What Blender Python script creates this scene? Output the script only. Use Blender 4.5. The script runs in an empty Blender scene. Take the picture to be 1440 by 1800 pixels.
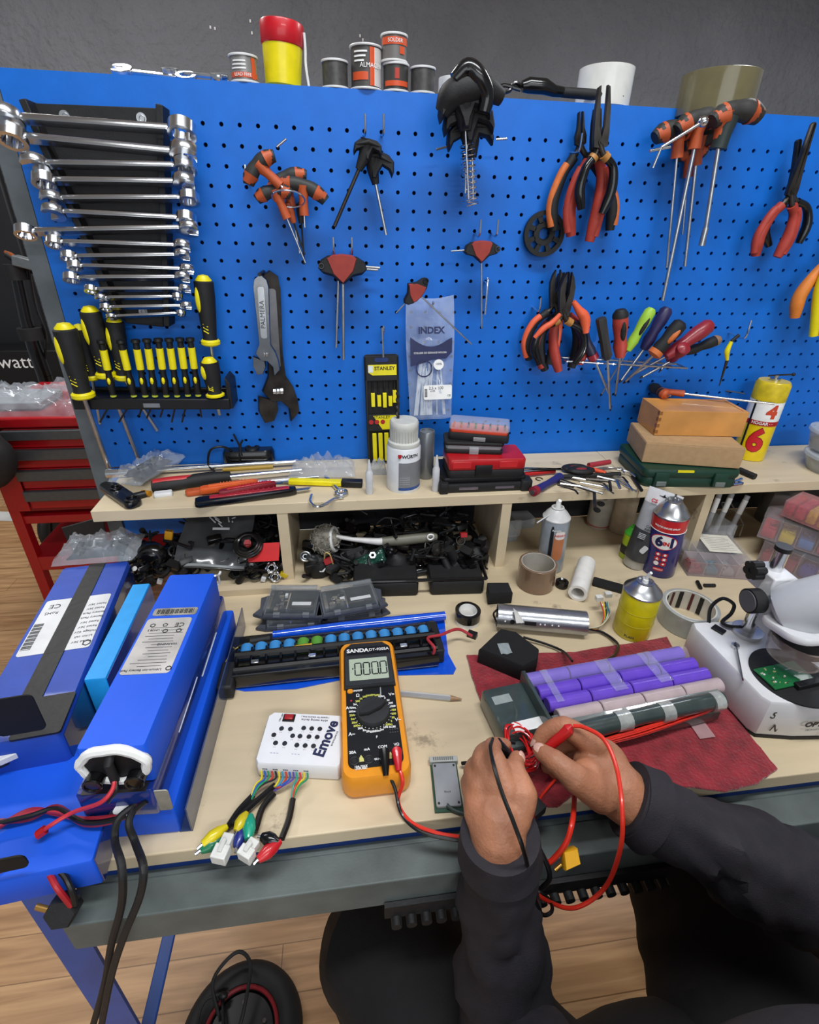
import bpy, bmesh, math, random
from mathutils import Matrix, Vector, noise
from math import sin, cos, pi, radians
V = Vector
rnd = random.Random(7)
scn = bpy.context.scene
COL = scn.collection
# ---------------------------------------------------------------- camera
CAMP = V((0.1769, -0.8913, 1.4199))
RX = V((0.99118, -0.13035, 0.02378)); RY = V((-0.03972, -0.46352, -0.88519)); RZ = V((0.12641, 0.87644, -0.46461))
FPX, PCX, PCY = 885.715, 720.0, 862.096
cd = bpy.data.cameras.new('camera'); cam = bpy.data.objects.new('camera', cd); COL.objects.link(cam)
cd.sensor_fit = 'VERTICAL'; cd.sensor_height = 36; cd.sensor_width = 28.8
cd.lens = FPX / 1800 * 36; cd.shift_y = -(900 - PCY) / 1800; cd.clip_start = 0.01
m3 = Matrix((RX, -RY, -RZ)).transposed()
cam.matrix_world = Matrix.Translation(CAMP) @ m3.to_4x4()
scn.camera = cam
# ---------------------------------------------------------------- world, lights, exposure
w = bpy.data.worlds.new('world'); scn.world = w; w.use_nodes = True
w.node_tree.nodes['Background'].inputs[0].default_value = (0.80, 0.88, 1.0, 1)
w.node_tree.nodes['Background'].inputs[1].default_value = 0.24
scn.view_settings.view_transform = 'Standard'; scn.view_settings.look = 'None'
scn.view_settings.exposure = 0.2; scn.view_settings.gamma = 1.0; scn.view_settings.use_curve_mapping = False
def area(name, loc, sx, sy, power, col=(1, 1, 1), rot=(0, 0, 0)):
    l = bpy.data.lights.new(name, 'AREA'); l.shape = 'RECTANGLE'; l.size = sx; l.size_y = sy; l.energy = power; l.color = col
    o = bpy.data.objects.new(name, l); o.location = loc; o.rotation_euler = rot; COL.objects.link(o); return o
area('ceiling_tube_light', (0.35, -0.75, 2.75), 1.3, 0.20, 25, (0.95, 0.98, 1.0))
area('ceiling_tube_light', (0.9, -2.6, 2.75), 1.3, 0.25, 30, (0.95, 0.98, 1.0))
area('ceiling_tube_light', (-0.9, 1.1, 2.75), 1.3, 0.25, 34, (1.0, 0.99, 0.97))
area('ceiling_tube_light', (2.2, 0.9, 2.75), 1.3, 0.25, 26, (0.95, 0.98, 1.0))
area('front_fill_light', (0.3, -3.3, 1.7), 2.6, 1.3, 21, (0.93, 0.97, 1.0), (radians(90), 0, 0))  # added fill light behind the camera, brightens the front and the metals
sp = bpy.data.lights.new('bench_spot', 'SPOT'); sp.energy = 1.4; sp.spot_size = radians(22); sp.spot_blend = 0.8; sp.shadow_soft_size = 0.006; sp.color = (0.95, 0.9, 1.0)
so = bpy.data.objects.new('bench_spot', sp); COL.objects.link(so); so.location = (0.80, -0.34, 1.16)
so.rotation_euler = (V((0.575, 0, 1.24)) - so.location).to_track_quat('-Z', 'Y').to_euler()
# ---------------------------------------------------------------- levels (metres): floor 0, pegboard face y=0
ZB, ZS, YS, YB = 0.87, 1.022, -0.168, -0.592
def ray(u, v): return RX * ((u - PCX) / FPX) + RY * ((v - PCY) / FPX) + RZ
def onz(u, v, z):
    d = ray(u, v); return CAMP + d * ((z - CAMP.z) / d.z)
def ony(u, v, y):
    d = ray(u, v); return CAMP + d * ((y - CAMP.y) / d.y)
def onx(u, v, x):
    d = ray(u, v); return CAMP + d * ((x - CAMP.x) / d.x)
def frame(o, x, z):
    z = z.normalized(); x = (x - z * x.dot(z)).normalized(); y = z.cross(x)
    m = Matrix((x, y, z)).transposed().to_4x4(); m.translation = o; return m
UP = V((0, 0, 1)); OUT = V((0, -1, 0))
def flat(u0, v0, u1, v1, z):                       # frame lying on a level: x runs from first to second point
    a, b = onz(u0, v0, z), onz(u1, v1, z); return frame(a, b - a, UP), (b - a).length
def wall(u0, v0, u1, v1, d):                       # frame on the board: x runs from first to second, z points out
    a, b = ony(u0, v0, -d), ony(u1, v1, -d); return frame(a, b - a, OUT), (b - a).length
def hang(u0, v0, u1, v1, d, d2=None):              # origin at top point, -y runs to the bottom point, z out
    a, b = ony(u0, v0, -d), ony(u1, v1, -(d if d2 is None else d2)); y = (a - b).normalized()
    z = (OUT - y * OUT.dot(y)).normalized(); x = y.cross(z)
    m = Matrix((x, y, z)).transposed().to_4x4(); m.translation = a; return m, (a - b).length
def at(u, v, z, rot=0):                            # upright at a point on a level
    return Matrix.Translation(onz(u, v, z)) @ Matrix.Rotation(rot, 4, 'Z')
def T(x=0, y=0, z=0): return Matrix.Translation((x, y, z))
def Rm(a, ax): return Matrix.Rotation(radians(a), 4, ax)
# ---------------------------------------------------------------- materials
def lin(h):
    h = h.lstrip('#'); c = [int(h[i:i + 2], 16) / 255 for i in (0, 2, 4)]
    return tuple(x / 12.92 if x <= .04045 else ((x + .055) / 1.055) ** 2.4 for x in c) + (1,)
MATS = {}
def mat(hexc, rough=.5, metal=0, coat=0, var=.06, nscale=60, bump=0, bscale=200, trans=0, alpha=1, emit=0, ior=1.45, sheen=0, sub=0):
    key = (hexc, rough, metal, coat, var, nscale, bump, bscale, trans, alpha, emit, sheen, sub)
    if key in MATS: return MATS[key]
    m = bpy.data.materials.new('m_' + hexc.strip('#')); m.use_nodes = True; nt = m.node_tree; N = nt.nodes; L = nt.links
    p = N['Principled BSDF']; c = lin(hexc)
    tc = N.new('ShaderNodeTexCoord')
    nz = N.new('ShaderNodeTexNoise'); nz.inputs['Scale'].default_value = nscale; nz.inputs['Detail'].default_value = 4
    L.new(tc.outputs['Object'], nz.inputs['Vector'])
    rp = N.new('ShaderNodeValToRGB'); rp.color_ramp.elements[0].position = .3; rp.color_ramp.elements[1].position = .7
    rp.color_ramp.elements[0].color = tuple(max(0, x * (1 - var * 1.6)) for x in c[:3]) + (1,)
    rp.color_ramp.elements[1].color = tuple(min(1, x * (1 + var)) for x in c[:3]) + (1,)
    L.new(nz.outputs['Fac'], rp.inputs['Fac']); L.new(rp.outputs['Color'], p.inputs['Base Color'])
    p.inputs['Roughness'].default_value = rough; p.inputs['Metallic'].default_value = metal
    p.inputs['Coat Weight'].default_value = coat; p.inputs['IOR'].default_value = ior
    p.inputs['Transmission Weight'].default_value = trans; p.inputs['Alpha'].default_value = alpha
    if sheen: p.inputs['Sheen Weight'].default_value = sheen
    if sub:
        p.inputs['Subsurface Weight'].default_value = sub; p.inputs['Subsurface Radius'].default_value = (.012, .004, .002); p.inputs['Subsurface Scale'].default_value = .4
    if emit:
        p.inputs['Emission Color'].default_value = c; p.inputs['Emission Strength'].default_value = emit
    if bump:
        n2 = N.new('ShaderNodeTexNoise'); n2.inputs['Scale'].default_value = bscale; n2.inputs['Detail'].default_value = 5
        L.new(tc.outputs['Object'], n2.inputs['Vector'])
        b = N.new('ShaderNodeBump'); b.inputs['Strength'].default_value = bump; b.inputs['Distance'].default_value = .002
        L.new(n2.outputs['Fac'], b.inputs['Height']); L.new(b.outputs['Normal'], p.inputs['Normal'])
    MATS[key] = m; return m
BLK = mat('#121213', .45, var=.2); BLKR = mat('#1a1a1b', .62, var=.15, bump=.15, bscale=400); BLKG = mat('#0c0c0d', .22, coat=.3)
CHR = mat('#dcdddf', .20, 1, var=.04); STL = mat('#c2c4c6', .30, 1, var=.1); DST = mat('#4a4642', .42, .85, var=.3, nscale=40)
WHT = mat('#e4e4e2', .4, var=.03); RED = mat('#b01a1c', .35, coat=.2); ORG = mat('#d4622e', .5); YEL = mat('#e8d80f', .4)
BRK = mat('#a83a2c', .55, var=.12); SHR = mat('#0d0d0e', .35, coat=.2); GOLD = mat('#d8a02a', .35)
WIRER = mat('#c8201c', .35); WIREB = mat('#141416', .4)
CLR = mat('#dfe5ea', .12, alpha=.22, var=.02); CLR2 = mat('#cfd4d8', .2, alpha=.45, var=.05); BAG = mat('#c4cbd4', .06, alpha=.24, coat=1, var=.2, nscale=25, bump=.9, bscale=70)
INK = mat('#17181c', .5); INKW = mat('#f0f0ee', .5)
# ---------------------------------------------------------------- mesh builder
class MB:
    def __init__(s): s.v = []; s.f = []; s.m = []; s.mi = 0
    def add(s, vs, fs, M=None):
        k = len(s.v)
        s.v += [tuple(M @ V(p)) if M else tuple(p) for p in vs]
        s.f += [tuple(i + k for i in f) for f in fs]; s.m += [s.mi] * len(fs); return s
    def box(s, x0, x1, y0, y1, z0, z1, M=None):
        return s.add([(x, y, z) for z in (z0, z1) for x, y in ((x0, y0), (x1, y0), (x1, y1), (x0, y1))],
                     [(3, 2, 1, 0), (4, 5, 6, 7), (0, 1, 5, 4), (1, 2, 6, 5), (2, 3, 7, 6), (3, 0, 4, 7)], M)
    def prism(s, poly, z0, z1, b=0, M=None):
        n = len(poly)
        def off(d):
            if d == 0: return poly
            r = []
            ar = sum(poly[i][0] * poly[(i + 1) % n][1] - poly[(i + 1) % n][0] * poly[i][1] for i in range(n)); sg = 1 if ar > 0 else -1
            for i in range(n):
                p, q, t = V(poly[i - 1]), V(poly[i]), V(poly[(i + 1) % n])
                a = (q - p); c = (t - q)
                if a.length < 1e-9 or c.length < 1e-9: r.append(tuple(q)); continue
                a.normalize(); c.normalize(); na = V((-a.y, a.x)) * sg; nc = V((-c.y, c.x)) * sg; h = na + nc
                k = h.length_squared
                h = h * (2 / max(k, .6)) * .5 if k > 1e-6 else na
                r.append((q.x + h.x * d, q.y + h.y * d))
            return r
        rings = [(poly, z0), (poly, z1)] if b == 0 else [(off(b), z0), (poly, z0 + b), (poly, z1 - b), (off(b), z1)]
        vs = [(x, y, z) for P, z in rings for x, y in P]; fs = []
        for k in range(len(rings) - 1):
            for i in range(n): fs.append((k * n + i, k * n + (i + 1) % n, (k + 1) * n + (i + 1) % n, (k + 1) * n + i))
        fs.append(tuple(range(n))[::-1]); fs.append(tuple((len(rings) - 1) * n + i for i in range(n)))
        return s.add(vs, fs, M)
    def lathe(s, prof, n=24, M=None, a0=0, a1=2 * pi):
        full = abs(a1 - a0 - 2 * pi) < 1e-6; k = n if full else n + 1; vs = []; fs = []
        for r, z in prof:
            for i in range(k):
                a = a0 + (a1 - a0) * i / n; vs.append((r * cos(a), r * sin(a), z))
        for j in range(len(prof) - 1):
            for i in range(n):
                i2 = (i + 1) % k; fs.append((j * k + i, j * k + i2, (j + 1) * k + i2, (j + 1) * k + i))
        return s.add(vs, fs, M)
    def cyl(s, r, z0, z1, n=20, M=None, r2=None):
        r2 = r if r2 is None else r2
        return s.lathe([(0, z0), (r, z0), (r2, z1), (0, z1)], n, M)
    def rod(s, a, b, r, n=10, r2=None):
        a, b = V(a), V(b); d = b - a
        M = Matrix.Translation(a) @ d.to_track_quat('Z', 'Y').to_matrix().to_4x4()
        return s.cyl(r, 0, d.length, n, M, r2)
    def tube(s, pts, r, n=8, flatz=None, M=None):
        P = [V(p) for p in pts]; m = len(P)
        rs = r if isinstance(r, (list, tuple)) else [r] * m
        if len(rs) != m: rs = [rs[min(len(rs) - 1, int(i * (len(rs) - 1) / (m - 1)))] * (1 - (i * (len(rs) - 1) / (m - 1)) % 1) + rs[min(len(rs) - 1, int(i * (len(rs) - 1) / (m - 1)) + 1)] * ((i * (len(rs) - 1) / (m - 1)) % 1) for i in range(m)]
        t = [(P[min(i + 1, m - 1)] - P[max(i - 1, 0)]).normalized() for i in range(m)]
        a = t[0].orthogonal().normalized()
        if flatz: a = (V((0, 0, 1)) - t[0] * t[0].z).normalized() if abs(t[0].z) < .99 else a
        vs = []; fs = []
        for i in range(m):
            a = (a - t[i] * a.dot(t[i])).normalized(); c = t[i].cross(a)
            for k in range(n):
                g = 2 * pi * k / n; vs.append(P[i] + a * (cos(g) * rs[i] * (flatz or 1)) + c * (sin(g) * rs[i]))
        for i in range(m - 1):
            for k in range(n): fs.append((i * n + k, i * n + (k + 1) % n, (i + 1) * n + (k + 1) % n, (i + 1) * n + k))
        fs.append(tuple(range(n))[::-1]); fs.append(tuple((m - 1) * n + i for i in range(n)))
        return s.add(vs, fs, M)
    def ell(s, c, r, n=16, M=None):
        if not isinstance(r, (tuple, list)): r = (r, r, r)
        k = n // 2; prof = [(sin(pi * i / k), -cos(pi * i / k)) for i in range(k + 1)]
        S = Matrix.Translation(c) @ Matrix.Diagonal((r[0], r[1], r[2], 1))
        return s.lathe(prof, n, (M @ S) if M else S)
    def torus(s, R, r, n=32, k=10, M=None, sz=1):
        return s.lathe([(R + r * cos(2 * pi * j / k), sz * r * sin(2 * pi * j / k)) for j in range(k + 1)], n, M)
    def grid(s, fn, nx, ny, M=None, th=0):
        vs = [fn(i / nx, j / ny) for j in range(ny + 1) for i in range(nx + 1)]; W = nx + 1
        fs = [(j * W + i, j * W + i + 1, (j + 1) * W + i + 1, (j + 1) * W + i) for j in range(ny) for i in range(nx)]
        if th:
            k = len(vs); vs = vs + [(p[0], p[1], p[2] - th) for p in vs]
            fs += [tuple(q + k for q in f[::-1]) for f in list(fs)]
            bd = [i for i in range(W)] + [j * W + nx for j in range(1, ny + 1)] + [ny * W + i for i in range(nx - 1, -1, -1)] + [j * W for j in range(ny - 1, 0, -1)]
            fs += [(bd[i], bd[i] + k, bd[(i + 1) % len(bd)] + k, bd[(i + 1) % len(bd)]) for i in range(len(bd))]
        return s.add(vs, fs, M)
def rrect(x0, x1, y0, y1, r, n=5):
    o = []
    for cx, cy, a in ((x1 - r, y1 - r, 0), (x0 + r, y1 - r, 90), (x0 + r, y0 + r, 180), (x1 - r, y0 + r, 270)):
        for i in range(n + 1): g = radians(a + 90 * i / n); o.append((cx + r * cos(g), cy + r * sin(g)))
    return o
def circ(r, n=24, cx=0, cy=0): return [(cx + r * cos(2 * pi * i / n), cy + r * sin(2 * pi * i / n)) for i in range(n)]
def sm(pts, k=6):
    P = [V(p) for p in pts]; P = [P[0] * 2 - P[1]] + P + [P[-1] * 2 - P[-2]]; o = []
    for i in range(1, len(P) - 2):
        a, b, c, d = P[i - 1:i + 3]
        for j in range(k):
            t = j / k; o.append(.5 * (2 * b + (c - a) * t + (2 * a - 5 * b + 4 * c - d) * t * t + (3 * b - a - 3 * c + d) * t ** 3))
    o.append(P[-2]); return o
# ---------------------------------------------------------------- objects
def build(name, mb, mats, parent=None, bev=0, smooth=True, label=None, kind=None):
    me = bpy.data.meshes.new(name); me.from_pydata(mb.v, [], mb.f); me.validate()
    for m in (mats if isinstance(mats, (list, tuple)) else [mats]): me.materials.append(m)
    for i, p in enumerate(me.polygons): p.material_index = mb.m[i] if i < len(mb.m) else 0
    if smooth:
        me.polygons.foreach_set('use_smooth', [True] * len(me.polygons)); me.set_sharp_from_angle(angle=radians(38))
    o = bpy.data.objects.new(name, me); COL.objects.link(o)
    if parent: o.parent = parent
    if bev:
        b = o.modifiers.new('b', 'BEVEL'); b.width = bev; b.segments = 2; b.limit_method = 'ANGLE'; b.angle_limit = radians(40)
    if label: o['label'] = label
    if kind: o['kind'] = kind
    return o
def tag(o, label, cat, group=None, kind=None):
    o['label'] = label; o['category'] = cat
    if group: o['group'] = group
    if kind: o['kind'] = kind
    return o
def thing(name, label, cat, M=None, group=None):
    o = bpy.data.objects.new(name, None); o.empty_display_size = .02; COL.objects.link(o)
    if M is not None: o.matrix_world = M
    return tag(o, label, cat, group)
def solo(name, label, cat, mb, mats, M=None, group=None, **k):
    o = build(name, mb, mats, **k)
    if M is not None: o.matrix_world = M
    return tag(o, label, cat, group)
def struct(name, mb, m, **k):
    o = build(name, mb, m, **k); o['kind'] = 'structure'; return o
def kids(o): return [c for c in COL.objects if c.parent == o]
def dup(root, M, label, group=None):
    r = root.copy(); COL.objects.link(r); r.matrix_world = M; r['label'] = label
    if group: r['group'] = group
    for c in kids(root):
        d = c.copy(); COL.objects.link(d); d.parent = r
        for g in kids(c):
            e = g.copy(); COL.objects.link(e); e.parent = d
    return r
def text(s, size, parent, M, m, name='lettering', align='CENTER', ext=.00015, sx=1, cyl=None, bold=0, arc=None):
    c = bpy.data.curves.new('t', 'FONT'); c.body = s; c.size = size; c.align_x = align; c.align_y = 'CENTER'; c.extrude = ext; c.offset = bold; c.resolution_u = 3
    t = bpy.data.objects.new('t', c); COL.objects.link(t); dg = bpy.context.evaluated_depsgraph_get(); dg.update()
    me = bpy.data.meshes.new_from_object(t.evaluated_get(dg)); bpy.data.objects.remove(t); me.materials.clear(); me.materials.append(m)
    if cyl:
        bm = bmesh.new(); bm.from_mesh(me); xs = [v.co.x for v in bm.verts] or [0]; k = min(xs)
        while k < max(xs):
            bmesh.ops.bisect_plane(bm, geom=bm.verts[:] + bm.edges[:] + bm.faces[:], plane_co=(k, 0, 0), plane_no=(1, 0, 0)); k += cyl * .12
        bm.to_mesh(me); bm.free()
    for v in me.vertices:
        x, y, z = v.co.x * sx, v.co.y, v.co.z
        if cyl: a = x / cyl - pi / 2; v.co = M @ V(((cyl + z + .0002) * cos(a), (cyl + z + .0002) * sin(a), y))
        else: v.co = M @ V((x, y, z))
    o = bpy.data.objects.new(name, me); COL.objects.link(o); o.parent = parent; return o
# ================================================================ setting
def stucco(hexc, sc, st):
    m = mat(hexc, .75, var=.08, nscale=3, bump=.01, bscale=sc); m = m.copy(); nt = m.node_tree
    b = [n for n in nt.nodes if n.type == 'BUMP'][0]; b.inputs['Strength'].default_value = st; b.inputs['Distance'].default_value = .02
    return m
WALLM = stucco('#7b7d82', 26, 1.0)
struct('wall_back', MB().box(-3.4, 4.2, 2.6, 2.7, 0, 3.0), WALLM, smooth=False)
struct('ceiling', MB().box(-3.4, 4.2, -3.4, 2.6, 2.9, 2.95), mat('#b9bcbd', .8), smooth=False)
def floor_mat():
    m = bpy.data.materials.new('laminate'); m.use_nodes = True; nt = m.node_tree; N = nt.nodes; L = nt.links; p = N['Principled BSDF']
    tc = N.new('ShaderNodeTexCoord'); mp = N.new('ShaderNodeMapping'); L.new(tc.outputs['Object'], mp.inputs['Vector'])
    br = N.new('ShaderNodeTexBrick'); L.new(mp.outputs['Vector'], br.inputs['Vector'])
    br.inputs['Scale'].default_value = 1; br.inputs['Brick Width'].default_value = .85; br.inputs['Row Height'].default_value = .085
    br.inputs['Mortar Size'].default_value = .0012; br.inputs['Color1'].default_value = lin('#cda77c'); br.inputs['Color2'].default_value = lin('#bb9268'); br.inputs['Mortar'].default_value = lin('#8d6a47')
    m2 = N.new('ShaderNodeMapping'); m2.inputs['Scale'].default_value = (2.5, 34, 1); L.new(tc.outputs['Object'], m2.inputs['Vector'])
    nz = N.new('ShaderNodeTexNoise'); nz.inputs['Scale'].default_value = 1.6; nz.inputs['Detail'].default_value = 6; nz.inputs['Distortion'].default_value = .6; L.new(m2.outputs['Vector'], nz.inputs['Vector'])
    rp = N.new('ShaderNodeValToRGB'); rp.color_ramp.elements[0].position = .3; rp.color_ramp.elements[1].position = .7; rp.color_ramp.elements[0].color = (.6, .52, .44, 1); rp.color_ramp.elements[1].color = (1.1, 1.08, 1.05, 1)
    L.new(nz.outputs['Fac'], rp.inputs['Fac']); mx = N.new('ShaderNodeMix'); mx.data_type = 'RGBA'; mx.blend_type = 'MULTIPLY'; mx.inputs[0].default_value = 1
    L.new(br.outputs['Color'], mx.inputs[6]); L.new(rp.outputs['Color'], mx.inputs[7]); L.new(mx.outputs[2], p.inputs['Base Color']); p.inputs['Roughness'].default_value = .45
    return m
struct('floor', MB().box(-3.4, 4.2, -2.2, 2.6, -.05, 0), floor_mat(), smooth=False)
mb = MB(); a, b = onz(-60, 905, 0), onz(190, 915, 0); d = (b - a).normalized(); n = V((-d.y, d.x, 0)) * .045
a -= d * 1.2; b += d * 2.4
mb.add([a + n + UP * .002, a - n + UP * .002, b - n + UP * .002, b + n + UP * .002, a + n, a - n, b - n, b + n], [(0, 1, 2, 3), (4, 5, 1, 0), (5, 6, 2, 1), (6, 7, 3, 2), (7, 4, 0, 3)])
struct('trim_1', mb, mat('#d9d9d6', .5, var=.12, nscale=8), smooth=False)
# ---------------------------------------------------------------- workbench
def plywood(hexc='#dccaa6', stain=.5):
    m = bpy.data.materials.new('plywood'); m.use_nodes = True; nt = m.node_tree; N = nt.nodes; L = nt.links; p = N['Principled BSDF']
    tc = N.new('ShaderNodeTexCoord'); m2 = N.new('ShaderNodeMapping'); m2.inputs['Scale'].default_value = (1.5, 10, 4); L.new(tc.outputs['Object'], m2.inputs['Vector'])
    nz = N.new('ShaderNodeTexNoise'); nz.inputs['Scale'].default_value = 3; nz.inputs['Detail'].default_value = 8; L.new(m2.outputs['Vector'], nz.inputs['Vector'])
    c = lin(hexc); rp = N.new('ShaderNodeValToRGB'); rp.color_ramp.elements[0].position = .3; rp.color_ramp.elements[1].position = .72
    rp.color_ramp.elements[0].color = tuple(x * .82 for x in c[:3]) + (1,); rp.color_ramp.elements[1].color = tuple(min(1, x * 1.06) for x in c[:3]) + (1,); L.new(nz.outputs['Fac'], rp.inputs['Fac'])
    n3 = N.new('ShaderNodeTexNoise'); n3.inputs['Scale'].default_value = 14; n3.inputs['Detail'].default_value = 9; n3.inputs['Roughness'].default_value = .7; L.new(tc.outputs['Object'], n3.inputs['Vector'])
    r3 = N.new('ShaderNodeValToRGB'); r3.color_ramp.elements[0].position = .30; r3.color_ramp.elements[1].position = .38; r3.color_ramp.elements[0].color = (1 - stain, 1 - stain, 1 - stain, 1); r3.color_ramp.elements[1].color = (1, 1, 1, 1); L.new(n3.outputs['Fac'], r3.inputs['Fac'])
    n4 = N.new('ShaderNodeTexNoise'); n4.inputs['Scale'].default_value = 2.2; n4.inputs['Detail'].default_value = 3; L.new(tc.outputs['Object'], n4.inputs['Vector'])
    r4 = N.new('ShaderNodeValToRGB'); r4.color_ramp.elements[0].position = .35; r4.color_ramp.elements[1].position = .6; r4.color_ramp.elements[0].color = (.86, .84, .8, 1); r4.color_ramp.elements[1].color = (1, 1, 1, 1); L.new(n4.outputs['Fac'], r4.inputs['Fac'])
    o = rp.outputs['Color']
    for q in (r3, r4):
        mx = N.new('ShaderNodeMix'); mx.data_type = 'RGBA'; mx.blend_type = 'MULTIPLY'; mx.inputs[0].default_value = 1
        L.new(o, mx.inputs[6]); L.new(q.outputs['Color'], mx.inputs[7]); o = mx.outputs[2]
    L.new(o, p.inputs['Base Color']); p.inputs['Roughness'].default_value = .55
    b = N.new('ShaderNodeBump'); b.inputs['Strength'].default_value = .15; b.inputs['Distance'].default_value = .001; L.new(n3.outputs['Fac'], b.inputs['Height']); L.new(b.outputs['Normal'], p.inputs['Normal'])
    return m
PLY = plywood('#d6c4a4'); BLUEP = mat('#0068cc', .5, var=.05, nscale=30, bump=.05, bscale=300); BLUEL = mat('#2450a0', .4, var=.1, nscale=20); GRYS = mat('#5d6468', .5, var=.12, nscale=25, bump=.1, bscale=500)
XR = 2.1
bench = thing('workbench', 'plywood topped workbench on blue steel legs carrying the batteries and multimeter', 'workbench', T(-.16, YB, 0))
Wb = XR + .16
build('tabletop', MB().box(.03, Wb, 0, -YB - .004, ZB - .02, ZB), PLY, bench, bev=.0015, smooth=False)
build('apron', MB().box(.01, Wb - .01, .004, .03, ZB - .035, ZB - .02), mat('#0e2f6e', .4), bench, smooth=False, label='dark blue steel strip under the wooden top')
build('front_rail', MB().box(.06, Wb, -.036, -.003, .792, ZB - .032).box(.06, Wb, -.003, .03, ZB - .037, ZB - .034), mat('#59615f', .5, var=.18, nscale=18, bump=.1, bscale=400), bench, bev=.002, smooth=False, label='grey green steel beam along the front edge')
for x in (0.007, Wb - .05): build('leg', MB().box(x, x + .038, -.004, .0, 0, .86).box(x, x + .003, 0, .03, 0, .83), BLUEL, bench, smooth=False)
for x in (0.008, Wb - .05): build('leg', MB().box(x, x + .045, .52, .57, 0, .85), BLUEL, bench, bev=.002, smooth=False)
for x in (0.018, Wb - .03): build('side_brace', MB().box(x, x + .02, .0, .53, .40, .405), BLUEL, bench, bev=.002, smooth=False)
tr = MB(); tr.box(.36, .68, -.042, -.037, .778, .800)
for i in range(20): tr.cyl(.0055, 0, .012, 10, T(.372 + i * .0158, -.050, .776) @ Rm(-90, 'X'))
build('toothed_rail', tr, BLKR, bench, label='black toothed strip under the front beam')
cor = onz(150, 1600, .82)
# ---------------------------------------------------------------- shelf riser
sh = thing('shelf_unit', 'low plywood shelf riser with open cubbies along the foot of the blue pegboard', 'shelf', T(-.211, 0, ZB))
H = ZS - ZB
xj = onz(1128, 862, ZS).x + .211
build('shelf_board', MB().box(0, xj, YS, -.003, H - .019, H), PLY, sh, bev=.001, smooth=False)
build('shelf_board', MB().box(xj + .0008, XR + .211, YS, -.003, H - .019, H), PLY, sh, bev=.001, smooth=False)
for u in (490, 880, 1225): 
    x = ony(u, 925, YS).x + .211
    build('divider', MB().box(x - .001, x + .016, YS + .001, -.004, .0, H - .019), PLY, sh, smooth=False)
build('divider', MB().box(1.55, 1.568, YS + .001, -.004, 0, H - .019), PLY, sh, smooth=False)
build('back_panel', MB().box(.16, XR + .2, -.004, -.001, 0, H - .019), mat('#24262a', .7), sh, smooth=False, label='dark back panel of the cubbies')
build('cubby_lip', MB().box(.13, .265, YS - .035, YS - .022, 0, .012), PLY, sh, smooth=False)
# ---------------------------------------------------------------- pegboard with real holes
pb = thing('pegboard', 'bright blue perforated steel tool board standing above the workbench', 'pegboard', T(-.25, 0, ZS))
mb = MB(); P_ = .025; X0, X1 = -.25, 1.6; ZT = 1.5885; zt0 = 1.54
i0, i1, nr = -9, 61, 20; R = .0030
def q(x0, x1, z0, z1): mb.add([(x0 + .25, 0, z0 - ZS), (x1 + .25, 0, z0 - ZS), (x1 + .25, 0, z1 - ZS), (x0 + .25, 0, z1 - ZS)], [(0, 1, 2, 3)])
gx0, gx1 = (i0 - .5) * P_, (i1 + .5) * P_; gz1 = zt0 + P_ / 2; gz0 = zt0 - (nr - .5) * P_
q(X0, X1, gz1, ZT); q(X0, X1, ZS - .002, gz0); q(X0, gx0, gz0, gz1); q(gx1, X1, gz0, gz1)
sq = [(1, 0), (1, 1), (0, 1), (-1, 1), (-1, 0), (-1, -1), (0, -1), (1, -1)]
for i in range(i0, i1 + 1):
    for j in range(nr):
        cx = i * P_ + .25; cz = zt0 - j * P_ - ZS
        o = [(cx + a * P_ / 2, 0, cz + b * P_ / 2) for a, b in sq]; h = [(cx + R * cos(k * pi / 4), 0, cz + R * sin(k * pi / 4)) for k in range(8)]
        g = [(x, .004, z) for x, y, z in h]
        mb.add(o + h + g, [(k, (k + 1) % 8, 8 + (k + 1) % 8, 8 + k) for k in range(8)] + [(8 + k, 8 + (k + 1) % 8, 16 + (k + 1) % 8, 16 + k) for k in range(8)])
build('panel', mb, BLUEP, pb, smooth=False)
build('top_ledge', MB().box(0, X1 - X0, 0.0005, .075, ZT - ZS - .012, ZT - ZS), BLUEP, pb, bev=.002, smooth=False)
build('backing', MB().box(.01, X1 - X0, .02, .024, 0, ZT - ZS - .013), mat('#0a1c44', .6), pb, smooth=False)  # board's blue with the shade behind the holes put into its colour
build('side_post', MB().box(-.027, -.001, .0, .03, ZB - ZS - .3, ZT - ZS - .022), GRYS, pb, smooth=False, label='grey steel upright at the left edge')
build('lower_panel', MB().box(.0, .13, .006, .02, ZB - ZS, -.02), BLUEP, pb, smooth=False)
# ---------------------------------------------------------------- far left: panel, scooter, cart
tag(build('display_panel', MB().box(-2.6, -1.52, 2.40, 2.44, .02, 2.02), mat('#1b1d20', .6, var=.1, nscale=5), None, bev=.01), 'tall matt black panel standing against the far wall behind the scooter', 'panel')
bx_ = ony(-40, 690, 2.1)
bxo = thing('storage_box', 'black box with white lettering standing behind the red tool cart', 'box', T(bx_.x - .2, 2.15, 0))
bz = ony(20, 655, 2.15).z
build('body', MB().box(-.3, .74, 0, .2, 0, bz + .12), mat('#101113', .5), bxo, bev=.006)
c = ony(14, 637, 2.15); text('9 watt', .10, bxo, Matrix.Translation(c - V((bx_.x - .2, 2.15, 0)) + V((.0, -.002, 0))) @ Rm(90, 'X'), INKW)
sc = thing('electric_scooter', 'folding black electric scooter with a copper brake lever, leaning on the far wall', 'scooter', T(-1.2, 1.6, 0))
o_ = V((-1.2, 1.6, 0)); 
def sp_(u, v, y=1.6): return ony(u, v, y) - o_
mb = MB(); mb.tube([sp_(28, 480), sp_(45, 560), sp_(60, 610), sp_(78, 660)], [.022, .024, .03, .03], 12)
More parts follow.
